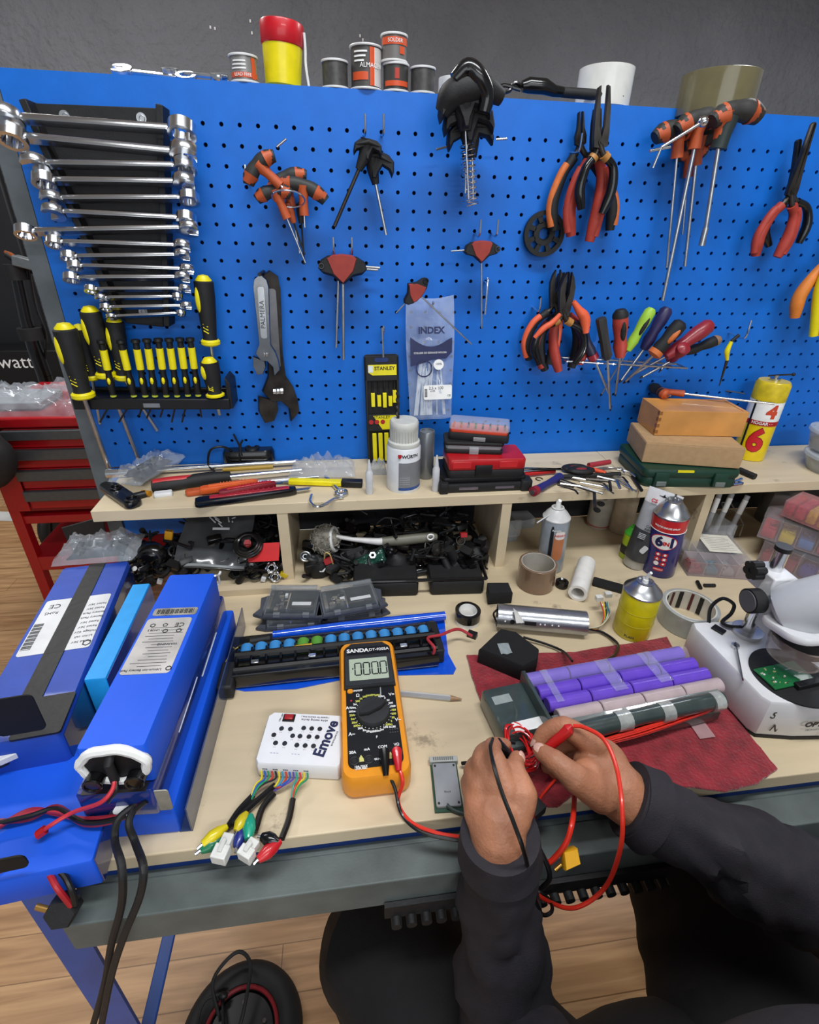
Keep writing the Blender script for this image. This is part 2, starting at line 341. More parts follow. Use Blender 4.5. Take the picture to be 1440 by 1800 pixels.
mb.tube([sp_(78, 660), sp_(95, 720), sp_(110, 800)], [.03, .035, .035], 12)
build('stem', mb, BLKG, sc)
build('handlebar', MB().tube([sp_(12, 447), sp_(35, 462), sp_(62, 478, 1.62)], .014, 10), BLKR, sc)
build('brake_lever', MB().tube([sp_(8, 442), sp_(18, 448), sp_(32, 457)], [.006, .012, .01], 8), mat('#b0643c', .3, .7), sc)
build('display_unit', MB().box(-.04, .05, -.02, .03, -.02, .02, T(*sp_(44, 462, 1.57)) @ Rm(15, 'Y')), mat('#5d6264', .3), sc, bev=.004)
build('clamp', MB().cyl(.04, -.03, .03, 16, T(*sp_(28, 478))) , BLKR, sc); build('folding_joint', MB().cyl(.05, -.02, .03, 16, T(*sp_(56, 588))), BLKR, sc)
build('brake_cable', MB().tube(sm([sp_(50, 470), sp_(62, 540), sp_(80, 590), sp_(74, 650), sp_(60, 620)]), .006, 6), BLKG, sc)
dk = sp_(110, 800)
build('deck', MB().prism(rrect(-.09, .09, -.2, .22, .05), .10, .16, .01, T(dk.x, 0, 0)), BLKR, sc)
for yy in (-.25, .25): build('wheel', MB().torus(.085, .025, 28, 10, T(dk.x, yy, .11) @ Rm(90, 'Y')).cyl(.05, -.02, .02, 16, T(dk.x, yy, .11) @ Rm(90, 'Y')), BLKR, sc)
# tool cart
YC = .8; cx0 = ony(20, 760, YC).x - .10; cx1 = cx0 + .68; zt = ony(100, 733, YC).z
cart = thing('tool_cart', 'red metal tool cart with grey drawer handles left of the workbench', 'tool cart', T(cx0, YC, 0))
RD = mat('#a00d16', .32, coat=.3, var=.05); W_ = cx1 - cx0
build('body', MB().box(.0, W_, .012, .42, ony(90, 900, YC).z, zt - .03), mat('#7c0a12', .4), cart)
build('top_tray', MB().box(-.005, W_ + .005, -.005, .43, zt - .035, zt), RD, cart, bev=.006)
vs = [(748, 768), (783, 807), (823, 848), (861, 885), (899, 925)]
for k, (v0, v1) in enumerate([(753, 786), (787, 822), (823, 858), (859, 893)]):
    z1, z0 = ony(100, v0, YC).z, ony(100, v1, YC).z
    d_ = build('drawer', MB().box(.075, W_ - .02, 0, .02, z0, z1), RD, cart, bev=.003)
    if k < 5: build('drawer_handle', MB().box(.075, W_ - .02, -.018, 0, z0 + (z1 - z0) * .48, z1 - .001), mat('#5c6164', .35, .6), d_, bev=.003, label='grey metal edge handle')
zf = ony(90, 1100, YC).z
for x in (.0, W_ - .035):
    for y in (-.002, .38): build('leg', MB().box(x, x + .035, y, y + .035, .1, zt - .03), RD, cart, bev=.002, smooth=False)
zz = ony(100, 912, YC).z; build('lower_shelf', MB().box(0, W_, .005, .42, zz - .02, zz + .012), RD, cart, bev=.003)
build('corner_bracket', MB().prism([(.01, 0), (.075, 0), (.075, .25), (.01, .25)], 0, .004, 0, T(0, -.004, zz + .04) @ Rm(90, 'X') ), RD, cart)
z9 = ony(100, 978, YC).z; build('base_shelf', MB().box(0, W_, .0, .42, z9 - .06, z9), RD, cart, bev=.003)
for x in (.03, W_ - .03):
    for y in (.03, .38): build('caster', MB().cyl(.05, -.014, .014, 18, T(x, y, .05) @ Rm(90, 'Y')).box(x - .02, x + .02, y - .02, y + .02, .05, .1), BLKR, cart)
def bagmesh(w, h, t, seed, nx=26, ny=18, amp=.5, flatb=True):
    m = MB(); r = random.Random(seed); o = V((r.random() * 50, r.random() * 50, 0))
    def f(sg):
        def g(a, b):
            ed = min(1, 6 * min(a, 1 - a, b, 1 - b)) ** .6
            x = (a - .5) * w * (1 + .08 * noise.noise(o + V((b * 4, 2, 0)))); y = (b - .5) * h * (1 + .08 * noise.noise(o + V((a * 4, 7, 0))))
            n = noise.noise(o + V((a * 5 * w / h, b * 5, sg))) + .7 * abs(noise.noise(o + V((a * 13 * w / h, b * 13, sg)))) + .35 * abs(noise.noise(o + V((a * 28 * w / h, b * 28, sg))))
            z = ed * t * (.45 + amp * n)
            return (x, y, z if sg > 0 else (0.0 if flatb else -z * .6))
        return g
    m.grid(f(1), nx, ny); m.grid(f(-1), nx, ny); return m
M_ = Matrix.Translation(V(((onz(30, 715, zt).x), onz(100, 715, zt).y + .03, zt)))
bg = thing('plastic_bag', 'large crumpled clear plastic bag lying on top of the red tool cart', 'bag', M_)
build('film', bagmesh(.46, .26, .085, 3, 40, 30), BAG, bg)
build('contents', MB().box(-.12, .1, -.07, .09, .004, .03), mat('#8a8f94', .5), bg, bev=.005, label='pale packets seen through the film')
tag(build('red_packet', MB().box(-.05, .04, -.03, .03, 0, .015, Matrix.Translation(onz(100, 700, zt) + V((0, .14, .0)))), mat('#b86a6a', .5)), 'small pale red packet behind the crumpled bag on the red cart', 'packet')
bb = thing('backpack', 'black fabric bag hanging at the left edge beside the red cart', 'bag', T(*ony(-22, 790, .70)))
build('body', MB().ell((-.06, 0, -.03), (.13, .07, .115), 20), BLKR, bb); build('strap', MB().tube(sm([(-.1, 0, .05), (-.03, -.01, .14), (.04, 0, .05)]), .012, 8), BLKR, bb)
# ================================================================ things hung on the pegboard
# ---- wrench rack
M, L = wall(60, 181, 285, 190, .012)
rack = thing('wrench_rack', 'black plastic wrench rack screwed to the top left of the blue pegboard', 'rack', M)
def loc(u, v, d, Mx): return Mx.inverted() @ ony(u, v, -d)
pl = [loc(*p, .012, M).xy for p in ((55, 181), (283, 190), (287, 575), (222, 568), (180, 520), (120, 330))]
build('back_plate', MB().prism([tuple(p) for p in pl], -.010, .0), BLKR, rack, bev=.001)
for a, b in (((41, 175), (192, 520)), ((281, 184), (294, 573))):
    p, q_ = loc(*a, .03, M), loc(*b, .03, M)
    if a[0] == 41: q_ = loc(212, 560, .03, M)
    d = (q_ - p).normalized(); n = V((d.y, -d.x, 0)) * .0045
    m = MB(); k = -.03
    vs = [p + n, p - n, q_ - n, q_ + n]; vs = [V((x.x, x.y, .022)) for x in vs] + [V((x.x, x.y, -.010)) for x in vs]
    m.add(vs, [(0, 1, 2, 3), (7, 6, 5, 4), (0, 4, 5, 1), (1, 5, 6, 2), (2, 6, 7, 3), (3, 7, 4, 0)]); build('side_rail', m, BLKR, rack, bev=.001)
for u, v in ((114, 204), (249, 208), (252, 548)):
    build('screw', MB().cyl(.0065, 0, .0015, 16, T(*loc(u, v, .012, M))).torus(.0035, .0008, 14, 6, T(*loc(u, v, .0138, M))), STL, rack, label='steel screw')
def wrench_mb(L, s, open_left=True, ang=0):
    """combination wrench along +x, length L, head width s; ring end on the right"""
    m = MB(); r = s * .5; t = s * .23; hh = L * .018 + .0022
    m.prism(rrect(r * .7, L - r * .7, -hh, hh, hh * .8, 3), -t * .45, t * .45, t * .15)
    def fork(cx, sg):
        po = []
        for i in range(15):
            a = radians(50 + 260 * i / 14); po.append((r * cos(a), r * sin(a)))
        po += [(r * .75, -r * .42), (-r * .1, -r * .42), (-r * .3, 0), (-r * .1, r * .42), (r * .75, r * .42)]
        m.prism(po, -t * .6, t * .6, t * .12, T(cx, 0, 0) @ Rm(180 if sg < 0 else 0, 'Z') @ Rm(180 - 15, 'Z') if sg > 0 else T(cx, 0, 0) @ Rm(15, 'Z'))
    def ring(cx):
        n = 24; ri = [r * (.56 if k % 2 else .63) for k in range(n)]; ro = r * .9
        vs = []; fs = []
        for z in (-t * .8, t * .8):
            for k in range(n): a = 2 * pi * k / n; vs.append((cx + ro * cos(a), ro * sin(a), z))
            for k in range(n): a = 2 * pi * k / n; vs.append((cx + ri[k] * cos(a), ri[k] * sin(a), z))
        for k in range(n):
            j = (k + 1) % n
            fs += [(k, j, 2 * n + j, 2 * n + k), (n + j, n + k, 3 * n + k, 3 * n + j), (2 * n + k, 2 * n + j, 3 * n + j, 3 * n + k), (j, k, n + k, n + j)]
        m.add(vs, fs)
    if open_left: 
        po = []
        for i in range(17):
            a = radians(48 + 264 * i / 16); po.append((r * cos(a), r * sin(a)))
        po += [(r * .72, -r * .45), (-r * .05, -r * .45), (-r * .28, 0), (-r * .05, r * .45), (r * .72, r * .45)]
        m.prism(po, -t * .7, t * .7, t * .12, T(0, 0, 0) @ Rm(180 + 15, 'Z')); ring(L)
    else:
        ring(0)
        po = []
        for i in range(17):
            a = radians(48 + 264 * i / 16); po.append((r * cos(a), r * sin(a)))
        po += [(r * .72, -r * .45), (-r * .05, -r * .45), (-r * .28, 0), (-r * .05, r * .45), (r * .72, r * .45)]
        m.prism(po, -t * .7, t * .7, t * .12, T(L, 0, 0) @ Rm(-15, 'Z'))
    return m
WR = [(12, 207, 320, 229, .040, 1, 26), (22, 240, 326, 270, .040, 0, 26), (62, 288, 326, 293, .034, 1, 20), (78, 318, 326, 321, .033, 0, 20),
      (92, 350, 333, 349, .030, 1, 18), (95, 373, 328, 385, .030, 1, 18), (45, 408, 334, 402, .030, 0, 18), (96, 426, 322, 433, .026, 0, 16),
      (122, 452, 322, 449, .025, 0, 16), (132, 468, 330, 474, .023, 0, 15), (126, 489, 322, 488, .025, 0, 15), (160, 509, 326, 508, .020, 0, 14),
      (178, 524, 312, 522, .018, 1, 12), (186, 541, 328, 538, .019, 0, 14), (196, 557, 318, 551, .016, 1, 11)]
names = ['widest chrome wrench with its open jaw at the left, topmost on the black rack', 'second chrome wrench from the top of the black rack, nearly as large', 'third chrome wrench from the top of the black rack', 'fourth chrome wrench from the top of the black rack, twisted left ring',
         'fifth chrome wrench from the top of the black rack', 'sixth chrome wrench from the top of the black rack', 'long chrome wrench whose left ring end sticks out past the grey upright', 'eighth chrome wrench from the top of the black rack, just below the long one',
         'ninth chrome wrench from the top of the black rack', 'tenth chrome wrench from the top, slightly tilted down to the right', 'eleventh chrome wrench from the top of the black rack, broad left end', 'fourth chrome wrench from the bottom of the black rack',
         'third chrome wrench from the bottom of the black rack', 'chrome wrench second from the bottom of the black rack', 'smallest chrome wrench, lowest on the black rack']
for (a, b, c, d, s, ol, _), nm in zip(WR, names):
    M, L = wall(a, b, c, d, .046)
    # heads turned out from the board, lying on the rail edges
    solo('combination_wrench', 'shiny ' + nm, 'wrench', wrench_mb(L, s, ol), CHR, M @ Rm(58, 'X'), 'combination wrenches on the black rack')
# ---- handled screwdrivers, yellow/black
def yb_driver(name, label, u0, v0, u1, v1, r, d, tipuv, M=None, group='yellow and black screwdrivers'):
    M, L = hang(u0, v0, u1, v1, d); t = thing(name, label, 'screwdriver', M, group)
    h = MB().lathe([(0, -.002), (r * .8, -.004), (r * 1.0, -L * .06), (r, -L * .3), (r * .86, -L * .6), (r * .72, -L * .86), (r * .8, -L * .93), (0, -L * .95)], 20, Rm(-90, 'X'))
    build('handle', h, BLKR, t)
    build('cap', MB().lathe([(0, .0045), (r * .5, .003), (r * .82, -.003), (r * .84, -.0055), (0, -.006)], 20, Rm(-90, 'X')), YEL, t, label='yellow domed cap')
    build('collar', MB().lathe([(0, -L * .9), (r * .85, -L * .905), (r * 1.02, -L * .93), (r * 1.02, -L * .975), (r * .8, -L), (0, -L)], 20, Rm(-90, 'X')), YEL, t, label='yellow collar')
    build('grip_inlay', MB().ell((-r * .55, -L * .30, r * .62), (r * .38, L * .20, r * .32), 14), YEL, t, label='yellow grip inlay')
    for k in range(3): build('grip_rib', MB().rod((-r * .42, -L * (.66 + .05 * k), r * .66), (r * .1, -L * (.70 + .05 * k), r * .78), .0009), YEL, t)
    if tipuv:
        p = M.inverted() @ ony(*tipuv[:2], -tipuv[2]); build('shaft', MB().rod((0, -L * .97, 0), p, r * .22, 10), STL, t)
    return t
DY = Rm(-90, 'X')
dr = thing('screwdriver_rack', 'black plastic ledge rack holding yellow and black screwdrivers on the pegboard', 'rack', frame(ony(128, 712, -.052), ony(404, 712, -.052) - ony(128, 712, -.052), OUT))
Ld = (ony(404, 712, -.052) - ony(128, 712, -.052)).length
build('ledge', MB().box(0, Ld, -.008, .010, -.05, .0).box(0, Ld, .010, .016, -.05, -.044), BLK, dr, bev=.0015)
build('end_bracket', MB().prism([(Ld - .004, -.008), (Ld + .004, -.008), (Ld + .004, .035), (Ld - .004, .045)], -.052, -.004), BLK, dr, bev=.001)
build('label_plate', MB().box(Ld * .44, Ld * .545, -.004, .003, 0, .0008), STL, dr, label='small grey label plate')
G = 'yellow and black screwdrivers'
yb_driver('screwdriver', 'largest yellow and black screwdriver, leaning at the far left end of the rack', 112, 572, 148, 700, .0165, .060, (195, 832, .03))
yb_driver('screwdriver', 'yellow and black screwdriver partly hidden behind the largest one at the rack end', 138, 574, 163, 668, .011, .028, (176, 745, .02))
yb_driver('screwdriver', 'tall yellow and black screwdriver standing second from the left in the rack', 157, 542, 188, 664, .0150, .034, (243, 806, .015))
yb_driver('screwdriver', 'yellow and black screwdriver with short thick grip in the rack, right of the tall one', 200, 560, 218, 668, .0135, .028, (277, 757, .02))
yb_driver('screwdriver', 'long yellow and black screwdriver standing upright beside the lower right of the wrenches', 357, 488, 371, 607, .0145, .030, (376, 650, .03))
yb_driver('screwdriver', 'stubby yellow and black screwdriver at the right end of the rack', 367, 632, 379, 697, .0145, .048, (386, 728, .03))
SM = [(178, 599, 200, 698, 176, 742), (212, 599, 236, 698, 209, 742), (238, 598, 256, 698, 245, 730), (258, 597, 273, 698, 258, 735), (278, 596, 293, 698, 282, 733), (297, 596, 312, 698, 302, 742), (316, 595, 331, 697, 320, 742), (334, 595, 349, 697, 354, 733)]
ords = ['leftmost', 'second from the left', 'third from the left', 'fourth from the left', 'fourth from the right', 'third from the right', 'second from the right', 'rightmost']
for (u0, v0, u1, v1, tu, tv), o_ in zip(SM, ords):
    M, L = hang(u0, v0, u1, v1, .048); t = thing('precision_screwdriver', 'slim yellow and black precision screwdriver, %s of the eight in the rack' % o_, 'screwdriver', M, 'precision screwdrivers in the rack')
    r = .0058
    build('swivel_cap', MB().lathe([(0, .002), (r * 1.1, .001), (r * 1.2, -.003), (r * .8, -.005), (r * .8, -.014), (0, -.014)], 16, DY), BLK, t)
    build('barrel', MB().lathe([(0, -.0135), (r * .95, -.014), (r * .95, -L * .5), (0, -L * .5)], 16, DY), YEL, t, label='plain yellow barrel')
    build('grip', MB().lathe([(0, -L * .49), (r * .9, -L * .5), (r * .75, -L * .58), (r * 1.05, -L * .72), (r * .85, -L * .9), (r * .8, -L * .96), (0, -L * .96)], 16, DY), BLK, t)
    build('grip_inlay', MB().ell((0, -L * .70, r * .72), (r * .5, L * .07, r * .5), 10), YEL, t, label='oval yellow inlay')
    build('collar', MB().lathe([(0, -L * .94), (r * .8, -L * .945), (r * .8, -L * .99), (0, -L)], 14, DY), mat('#b6c03a', .4), t)
    build('shaft', MB().rod((0, -L, 0), M.inverted() @ ony(tu, tv, -.04), .0015, 8), DST, t)
# ---- hooks
def hook(u, v, label, dz=.035, up=.02):
    p = ony(u, v, 0); m = MB().tube(sm([p + V((0, .01, 0)), p + V((0, -.004, 0)), p + V((0, -dz * .8, -.003)), p + V((0, -dz, .004)), p + V((0, -dz, up))], 4), .0017, 8)
    solo('peg_hook', label, 'hook', m, CHR, group='chrome peg hooks')
    return p
# ---- T handles
DGR = mat('#2c2c2a', .55); OR2 = mat('#b8532a', .5, var=.1)
def thandle(label, A, B, S, d, style, r=.0085, sr=.0022, mid=.5, side=None, group=None, cut=None, ds=None):
    M, w_ = wall(A[0], A[1], B[0], B[1], d); t = thing('t_handle_hex_key' if style != 'orange' else 't_handle_driver', label, 'hex key', M, group)
    tip = M.inverted() @ ony(S[0], S[1], -(d if ds is None else ds)); c = V((w_ * mid, 0, 0)); dirn = (tip - c).normalized()
    if style == 'orange':
        n = 12; mb = MB().tube([(w_ * i / n, -.15 * w_ * (abs(i / n - .5) * 2) ** 2 + .06 * w_, 0) for i in range(n + 1)], [r * .7, r * 1.0, r * .95, r * .85, r * 1.0, r, r * .75], 14)
        build('grip', mb, DGR, t)
        for x in (.02, .98): build('grip_end', MB().tube([(w_ * (x + (.0 if x < .5 else -.22)), -.10 * w_ * (1 if x < .5 else .4) + .05 * w_, .001), (w_ * (x + (.22 if x < .5 else 0)), -.10 * w_ * (.4 if x < .5 else 1) + .05 * w_, .001)], [r * .7, r * 1.06, r * 1.06] if x < .5 else [r * 1.06, r * 1.06, r * .7], 14), OR2, t, label='orange grip end')
        e = c + dirn * .034; build('neck', MB().tube([c + V((0, .004, 0)), c + dirn * .014, e], [r * 1.05, r * .62, r * .68], 14), OR2, t, label='orange neck')
        build('shaft', MB().rod(e, tip, sr, 10), STL, t)
    elif style == 'red':
        po = [(0, -.10 * w_), (.06 * w_, .06 * w_), (.2 * w_, .14 * w_), (.5 * w_, .17 * w_), (.8 * w_, .13 * w_), (.95 * w_, .04 * w_), (w_, -.10 * w_), (.93 * w_, -.17 * w_), (.72 * w_, -.22 * w_), (.5 * w_, -.40 * w_), (.28 * w_, -.22 * w_), (.08 * w_, -.17 * w_)]
        build('grip', MB().prism(po, -.008, .008, .0035), BLKR, t)
        pr = [(.17 * w_, .10 * w_), (.3 * w_, .155 * w_), (.5 * w_, .175 * w_), (.7 * w_, .155 * w_), (.80 * w_, .10 * w_), (.72 * w_, -.14 * w_), (.5 * w_, -.385 * w_), (.3 * w_, -.2 * w_)]
        build('grip_panel', MB().prism(pr, -.009, .0095, .003), mat('#96352c', .6, var=.1), t, label='dull red panel')
        build('shaft', MB().rod(c + V((0, -.3 * w_, 0)), tip, sr, 10), STL, t)
        if side: 
            x = w_ if side > 0 else 0; build('side_shaft', MB().rod((x - side * .01, -.05 * w_, 0), (x + side * abs(side) * .02, -.07 * w_, 0), sr * .9, 8), STL, t)
        build('end_hole', MB().torus(.0036, .0012, 14, 6, T(w_ * (.93 if side and side < 0 else .07), -.05 * w_, .0085)), BLKG, t)
    else:
        mb = MB().prism([(w_ * a, w_ * b) for a, b in ((0, -.14), (.04, .08), (.2, .2), (.5, .25), (.8, .2), (.96, .08), (1, -.14), (.97, -.28), (.86, -.13), (.68, -.07), (.6, -.24), (.56, -.4), (.44, -.4), (.4, -.24), (.32, -.07), (.14, -.13), (.03, -.28))], -r * .95, r * .95, r * .45)
        mb.tube([(w_ * .1, .04 * w_, r * .9), (w_ * .5, .13 * w_, r * 1.1), (w_ * .9, .04 * w_, r * .9)], [r * .1, r * .35, r * .1], 10)
        build('grip', mb, BLKR, t)
        e = c + dirn * .030; build('neck', MB().tube([c + V((0, .008, 0)), c + dirn * .012, e], [r * 1.2, r * .9, r * .55], 14), BLKR, t)
        build('shaft', MB().rod(e, tip, sr, 10), DST if cut else STL, t)
        if side: x = w_ if side > 0 else 0; build('side_shaft', MB().rod((x, -.18 * w_, 0), (x + side * .016, -.2 * w_, 0), sr, 8), CHR, t)
    return t
GO = 'orange and grey T handles in the upper middle cluster'
hook(440, 322, 'chrome peg hook under the leftmost orange T handle')
thandle('orange and grey T handle tilted steeply, upper left of the cluster', (432, 320), (478, 268), (497, 330), .060, 'orange', .0100, .002, .55, group=GO)
build('side_shaft', MB().rod((.062, 0, 0), (.078, -.002, 0), .0016), CHR, kids(COL.objects[-1])[0] if 0 else [o for o in COL.objects if o.name.startswith('t_handle_driver')][-1])
thandle('orange and grey T handle with its right end highest in the cluster', (472, 330), (536, 302), (527, 445), .026, 'orange', .0100, .0016, .5, group=GO)
thandle('orange and grey T handle at the right of the cluster, red tipped end', (490, 318), (574, 345), (536, 400), .040, 'orange', .0100, .0016, .5, group=GO)
thandle('orange and grey T handle lowest in the cluster with the longest thin shaft', (450, 345), (510, 335), (537, 462), .052, 'orange', .0095, .0014, .6, group=GO)
for (a, b, c_, dd), l in zip([((505, 358), (508, 372), (536, 448), .030), ((528, 358), (530, 380), (535, 465), .022)], ('short orange necked driver hanging under the T handle cluster, left one', 'short orange necked driver hanging under the T handle cluster, right one')):
    M, L = hang(a[0], a[1], c_[0], c_[1], dd); t = thing('slim_driver', l, 'screwdriver', M, 'slim drivers under the orange cluster')
    build('handle', MB().lathe([(0, .004), (.006, .0), (.0065, -.012), (.004, -.026), (0, -.026)], 14, DY), OR2 if a[0] == 505 else DGR, t); build('shaft', MB().rod((0, -.02, 0), (0, -L, 0), .0013, 8), DST, t)
M, L = wall(478, 347, 536, 352, .066); solo('wire_ring', 'bright wire ring looped under the orange T handles', 'ring', MB().torus(L / 2, .0012, 32, 6, T(L / 2, 0, 0) @ Rm(65, 'X') @ T(0, 0, 0), sz=1), CHR, M)
for u in (640, 671): hook(u, 238, 'chrome peg hook holding the black T handles, %s one' % ('left' if u == 640 else 'right'))
GB = 'black T handles at the upper centre'
thandle('black winged T handle with a dark shaft slanting to the left', (621, 256), (672, 262), (588, 398), .052, 'black', .0095, .0026, .52, group=GB, cut=1)
thandle('black winged T handle with a bright shaft hanging to the right', (628, 276), (694, 292), (679, 413), .036, 'black', .0095, .0024, .36, group=GB)
for u in (587, 618): hook(u, 441, 'chrome peg hook above the wide red T handle, %s one' % ('left' if u == 587 else 'right'))
thandle('wide red and black T handle hanging on two hooks at centre left, front one', (559, 462), (645, 464), (604, 632), .040, 'red', .009, .0024, .5, side=1, group='red and black T handles')
thandle('second red and black T handle hidden behind the wide one, short shaft at left', (562, 466), (642, 468), (591, 611), .018, 'red', .009, .0022, .40, side=1, group='red and black T handles')
for u in (834, 863): hook(u, 411, 'chrome peg hook above the small red T handle, %s one' % ('left' if u == 834 else 'right'))
thandle('small red and black T handle hanging right of centre', (815, 436), (877, 434), (847, 577), .040, 'red', .007, .0014, .52, side=-1, group='red and black T handles')
hook(852, 495, 'long chrome hook hanging beside the shaft of the small red T handle', .02, -.05)
hook(756, 531, 'chrome peg hook at the top of the cable tie bag', .03, .0)
t = thandle('red and black T handle hanging tilted over the cable tie bag', (752, 492), (714, 536), (829, 605), .048, 'red', .007, .0013, .5, side=1, group='red and black T handles')
# ---- black cluster with spring
GK = 'black T handles of the top cluster'
thandle('black winged T handle at the bottom of the top cluster, bright tips both sides', (784, 240), (866, 228), (832, 352), .040, 'black', .0115, .0016, .55, side=-1, group=GK)
build('side_shaft', MB().rod((.072, -.012, 0), (.088, -.013, 0), .0018), CHR, [o for o in COL.objects if o.name.startswith('t_handle_hex')][-1])
thandle('black winged T handle in the middle of the top cluster', (778, 210), (868, 205), (818, 340), .052, 'black', .0130, .0016, .5, group=GK)
thandle('black winged T handle, broad upper one of the top cluster', (770, 186), (862, 180), (824, 350), .064, 'black', .0150, .0014, .5, group=GK)
M, L = wall(772, 180, 862, 165, .066); solo('rubber_grip', 'folded black rubber grip slung over the top of the cluster', 'grip', MB().tube(sm([(.002, -.012, 0), (.02, .006, .004), (.055, .008, .006), (.085, -.006, 0)]), [.010, .017, .018, .015, .010], 12), BLKR, M)
M, L = wall(812, 138, 862, 172, .078); solo('rubber_loop', 'black rubber loop standing highest on the black cluster', 'loop', MB().tube(sm([(-.008, -.006, 0), (.002, .012, 0), (.02, .010, .003), (.038, 0, 0), (.044, -.018, 0)]), [.009, .012, .012, .011, .009], 12), BLKG, M)
M, L = hang(821, 252, 829, 362, .046); pts = [(.0105 * cos(a / 10 * 2 * pi), -L * a / 115, .0105 * sin(a / 10 * 2 * pi)) for a in range(0, 116)]
solo('coil_spring', 'bright coil spring round the shafts of the black cluster', 'spring', MB().tube(pts, .0011, 6), CHR, M)
# ---- slotted disc
M, L = wall(921, 411, 991, 411, .010); R_ = L / 2
dm = MB(); n = 8
for k in range(n):
    a = 2 * pi * k / n; s_ = 6
    for (ra, rb, wdt) in ((R_ * .0, 0, 0),): pass
dm.lathe([(R_ * .80, -.004), (R_, -.004), (R_, .004), (R_ * .80, .004), (R_ * .80, -.004)], 48); dm.lathe([(R_ * .27, -.003), (R_ * .52, -.003), (R_ * .52, .003), (R_ * .27, .003), (R_ * .27, -.003)], 36)
for k in range(n): a = 2 * pi * (k + .5) / n; dm.prism([(R_ * .48, -R_ * .085), (R_ * .84, -R_ * .13), (R_ * .84, R_ * .13), (R_ * .48, R_ * .085)], -.003, .003, 0, Rm(math.degrees(a), 'Z'))
for k in range(20): a = 360 * k / 20; dm.prism([(R_ * .235, 0), (R_ * .29, -R_ * .03), (R_ * .29, R_ * .03)], -.003, .003, 0, Rm(a, 'Z'))
solo('slotted_disc', 'flat black slotted disc with eight windows hanging right of centre', 'disc', dm, BLKR, M @ T(R_, 0, 0))
# ---- pliers
OG = mat('#c9692f', .5, var=.12); OBR = mat('#e2603a', .5); RDG = mat('#a5382b', .55, var=.1)
def pliers(label, tip, piv, hl, hr, d, kind='long', g1=None, g2=None, gr=.0062, jw=.011, bow=.35, group=None, steel=DST, gap=.002, band=0, bwL=1, bwR=1):
    g1 = g1 or BLKR; M, L = hang(tip[0], tip[1], piv[0], piv[1], d); M = M @ T(0, -L, 0); t = thing('pliers', label, 'pliers', M, group)
    for s in (-1, 1):
        if kind == 'long': po = [(0, -.008), (jw * .95, -.004), (jw, .006), (jw * .62, L * .45), (.0022 + gap, L * .97), (gap, L), (gap * .6, L * .3), (0, .006)]
        elif kind == 'flat': po = [(0, -.008), (jw * .9, -.006), (jw, .01), (jw * .95, L * .6), (jw * .72, L * .97), (gap + .001, L), (gap, L * .3), (0, .006)]
        else: po = [(0, -.010), (jw * .8, -.010), (jw * 1.15, L * .35), (jw * 1.2, L * .6), (jw * .85, L * .85), (gap + .002, L), (gap + .0015, L * .45), (0, .2 * L)]
        po = [(x * s, y) for x, y in po]
        build('jaw', MB().prism(po if s > 0 else po[::-1], -.0045 if s > 0 else -.0035, .0035 if s > 0 else .0045, .001), steel, t)
    build('pivot', MB().cyl(.0045, -.006, .006, 16).cyl(.0025, .006, .007, 12), steel, t)
    Mi = M.inverted()
    for (u, v), s in ((hl, -1), (hr, 1)):
        e = Mi @ ony(u, v, -d); bw = bow * (bwL if s < 0 else bwR); k = abs(e.y)
        a = V((-s * .002, .0, s * .002)); p1 = V((s * .006, -.016, s * .002)); ctr = [a, p1, V((e.x * .45 + s * bw * .03, -k * .36, 0)), V((e.x * .9 + s * bw * .022, -k * .68, 0)), V((e.x, -k, 0))]
        pts = sm(ctr, 6); c0 = 7
        ar = MB().tube(pts[:c0 + 2], .0042, 10); arm = build('arm', ar, steel, t)
        hp = pts[c0:]; gg = build('grip', MB().tube(hp, [gr * .9, gr * .82, gr * .95, gr * 1.1, gr * 1.12, gr * .8], 12), g1, t)
        if band: build('grip_band', MB().tube(pts[c0 - 1:c0 + 2], gr * 1.02, 12), mat('#b07a3c', .45), gg, label='amber band')
        if g2:
            q = [p + V((s * gr * .55, 0, gr * .25)) for p in hp[2:-1]]; build('grip_inlay', MB().tube(q, gr * .72, 10), g2, gg, label='coloured inlay along the grip')
    return t
GP1 = 'pliers hanging at the top right of centre'
pliers('long nose pliers at the left of the upper bunch, brown and orange grips spread wide', (1021, 196), (1020, 248), (974, 405), (1072, 405), .018, 'long', BLKR, OG, .0085, .009, .3, GP1, bwL=1.0, bwR=1.0)
pliers('red gripped pliers in the middle of the upper bunch', (1050, 190), (1046, 255), (1004, 415), (1036, 425), .034, 'flat', RDG, BRK, .0090, .008, .5, GP1, bwL=.7, bwR=.9)
pliers('dark bent nose pliers with slim black handles in front of the upper bunch', (1062, 150), (1055, 250), (1022, 368), (1058, 376), .055, 'flat', BLKG, None, .0070, .012, .6, GP1, band=1, gap=.004, bwL=.5, bwR=1.0)
hook(1003, 268, 'chrome peg hook behind the upper pliers')
hook(936, 540, 'chrome peg hook behind the lower pliers')
GP2 = 'cutting pliers hanging above the shelf'
pliers('side cutters at the left of the lower bunch, orange and grey grips', (981, 474), (975, 528), (930, 632), (965, 640), .030, 'cut', BLKR, OBR, .0078, .010, .5, GP2, bwR=.5)
pliers('red gripped cutters in the middle of the lower bunch', (986, 480), (985, 535), (958, 650), (1004, 646), .020, 'cut', BLKR, RDG, .0090, .009, .6, GP2)
pliers('red cutters hanging furthest back in the lower bunch', (996, 478), (992, 536), (982, 652), (1018, 640), .034, 'cut', RDG, None, .0085, .009, .5, GP2)
pliers('dark faced side cutters in front of the lower bunch with black slim handles', (1001, 478), (992, 545), (948, 640), (1010, 640), .052, 'cut', BLKG, None, .0066, .011, .7, GP2, band=1)
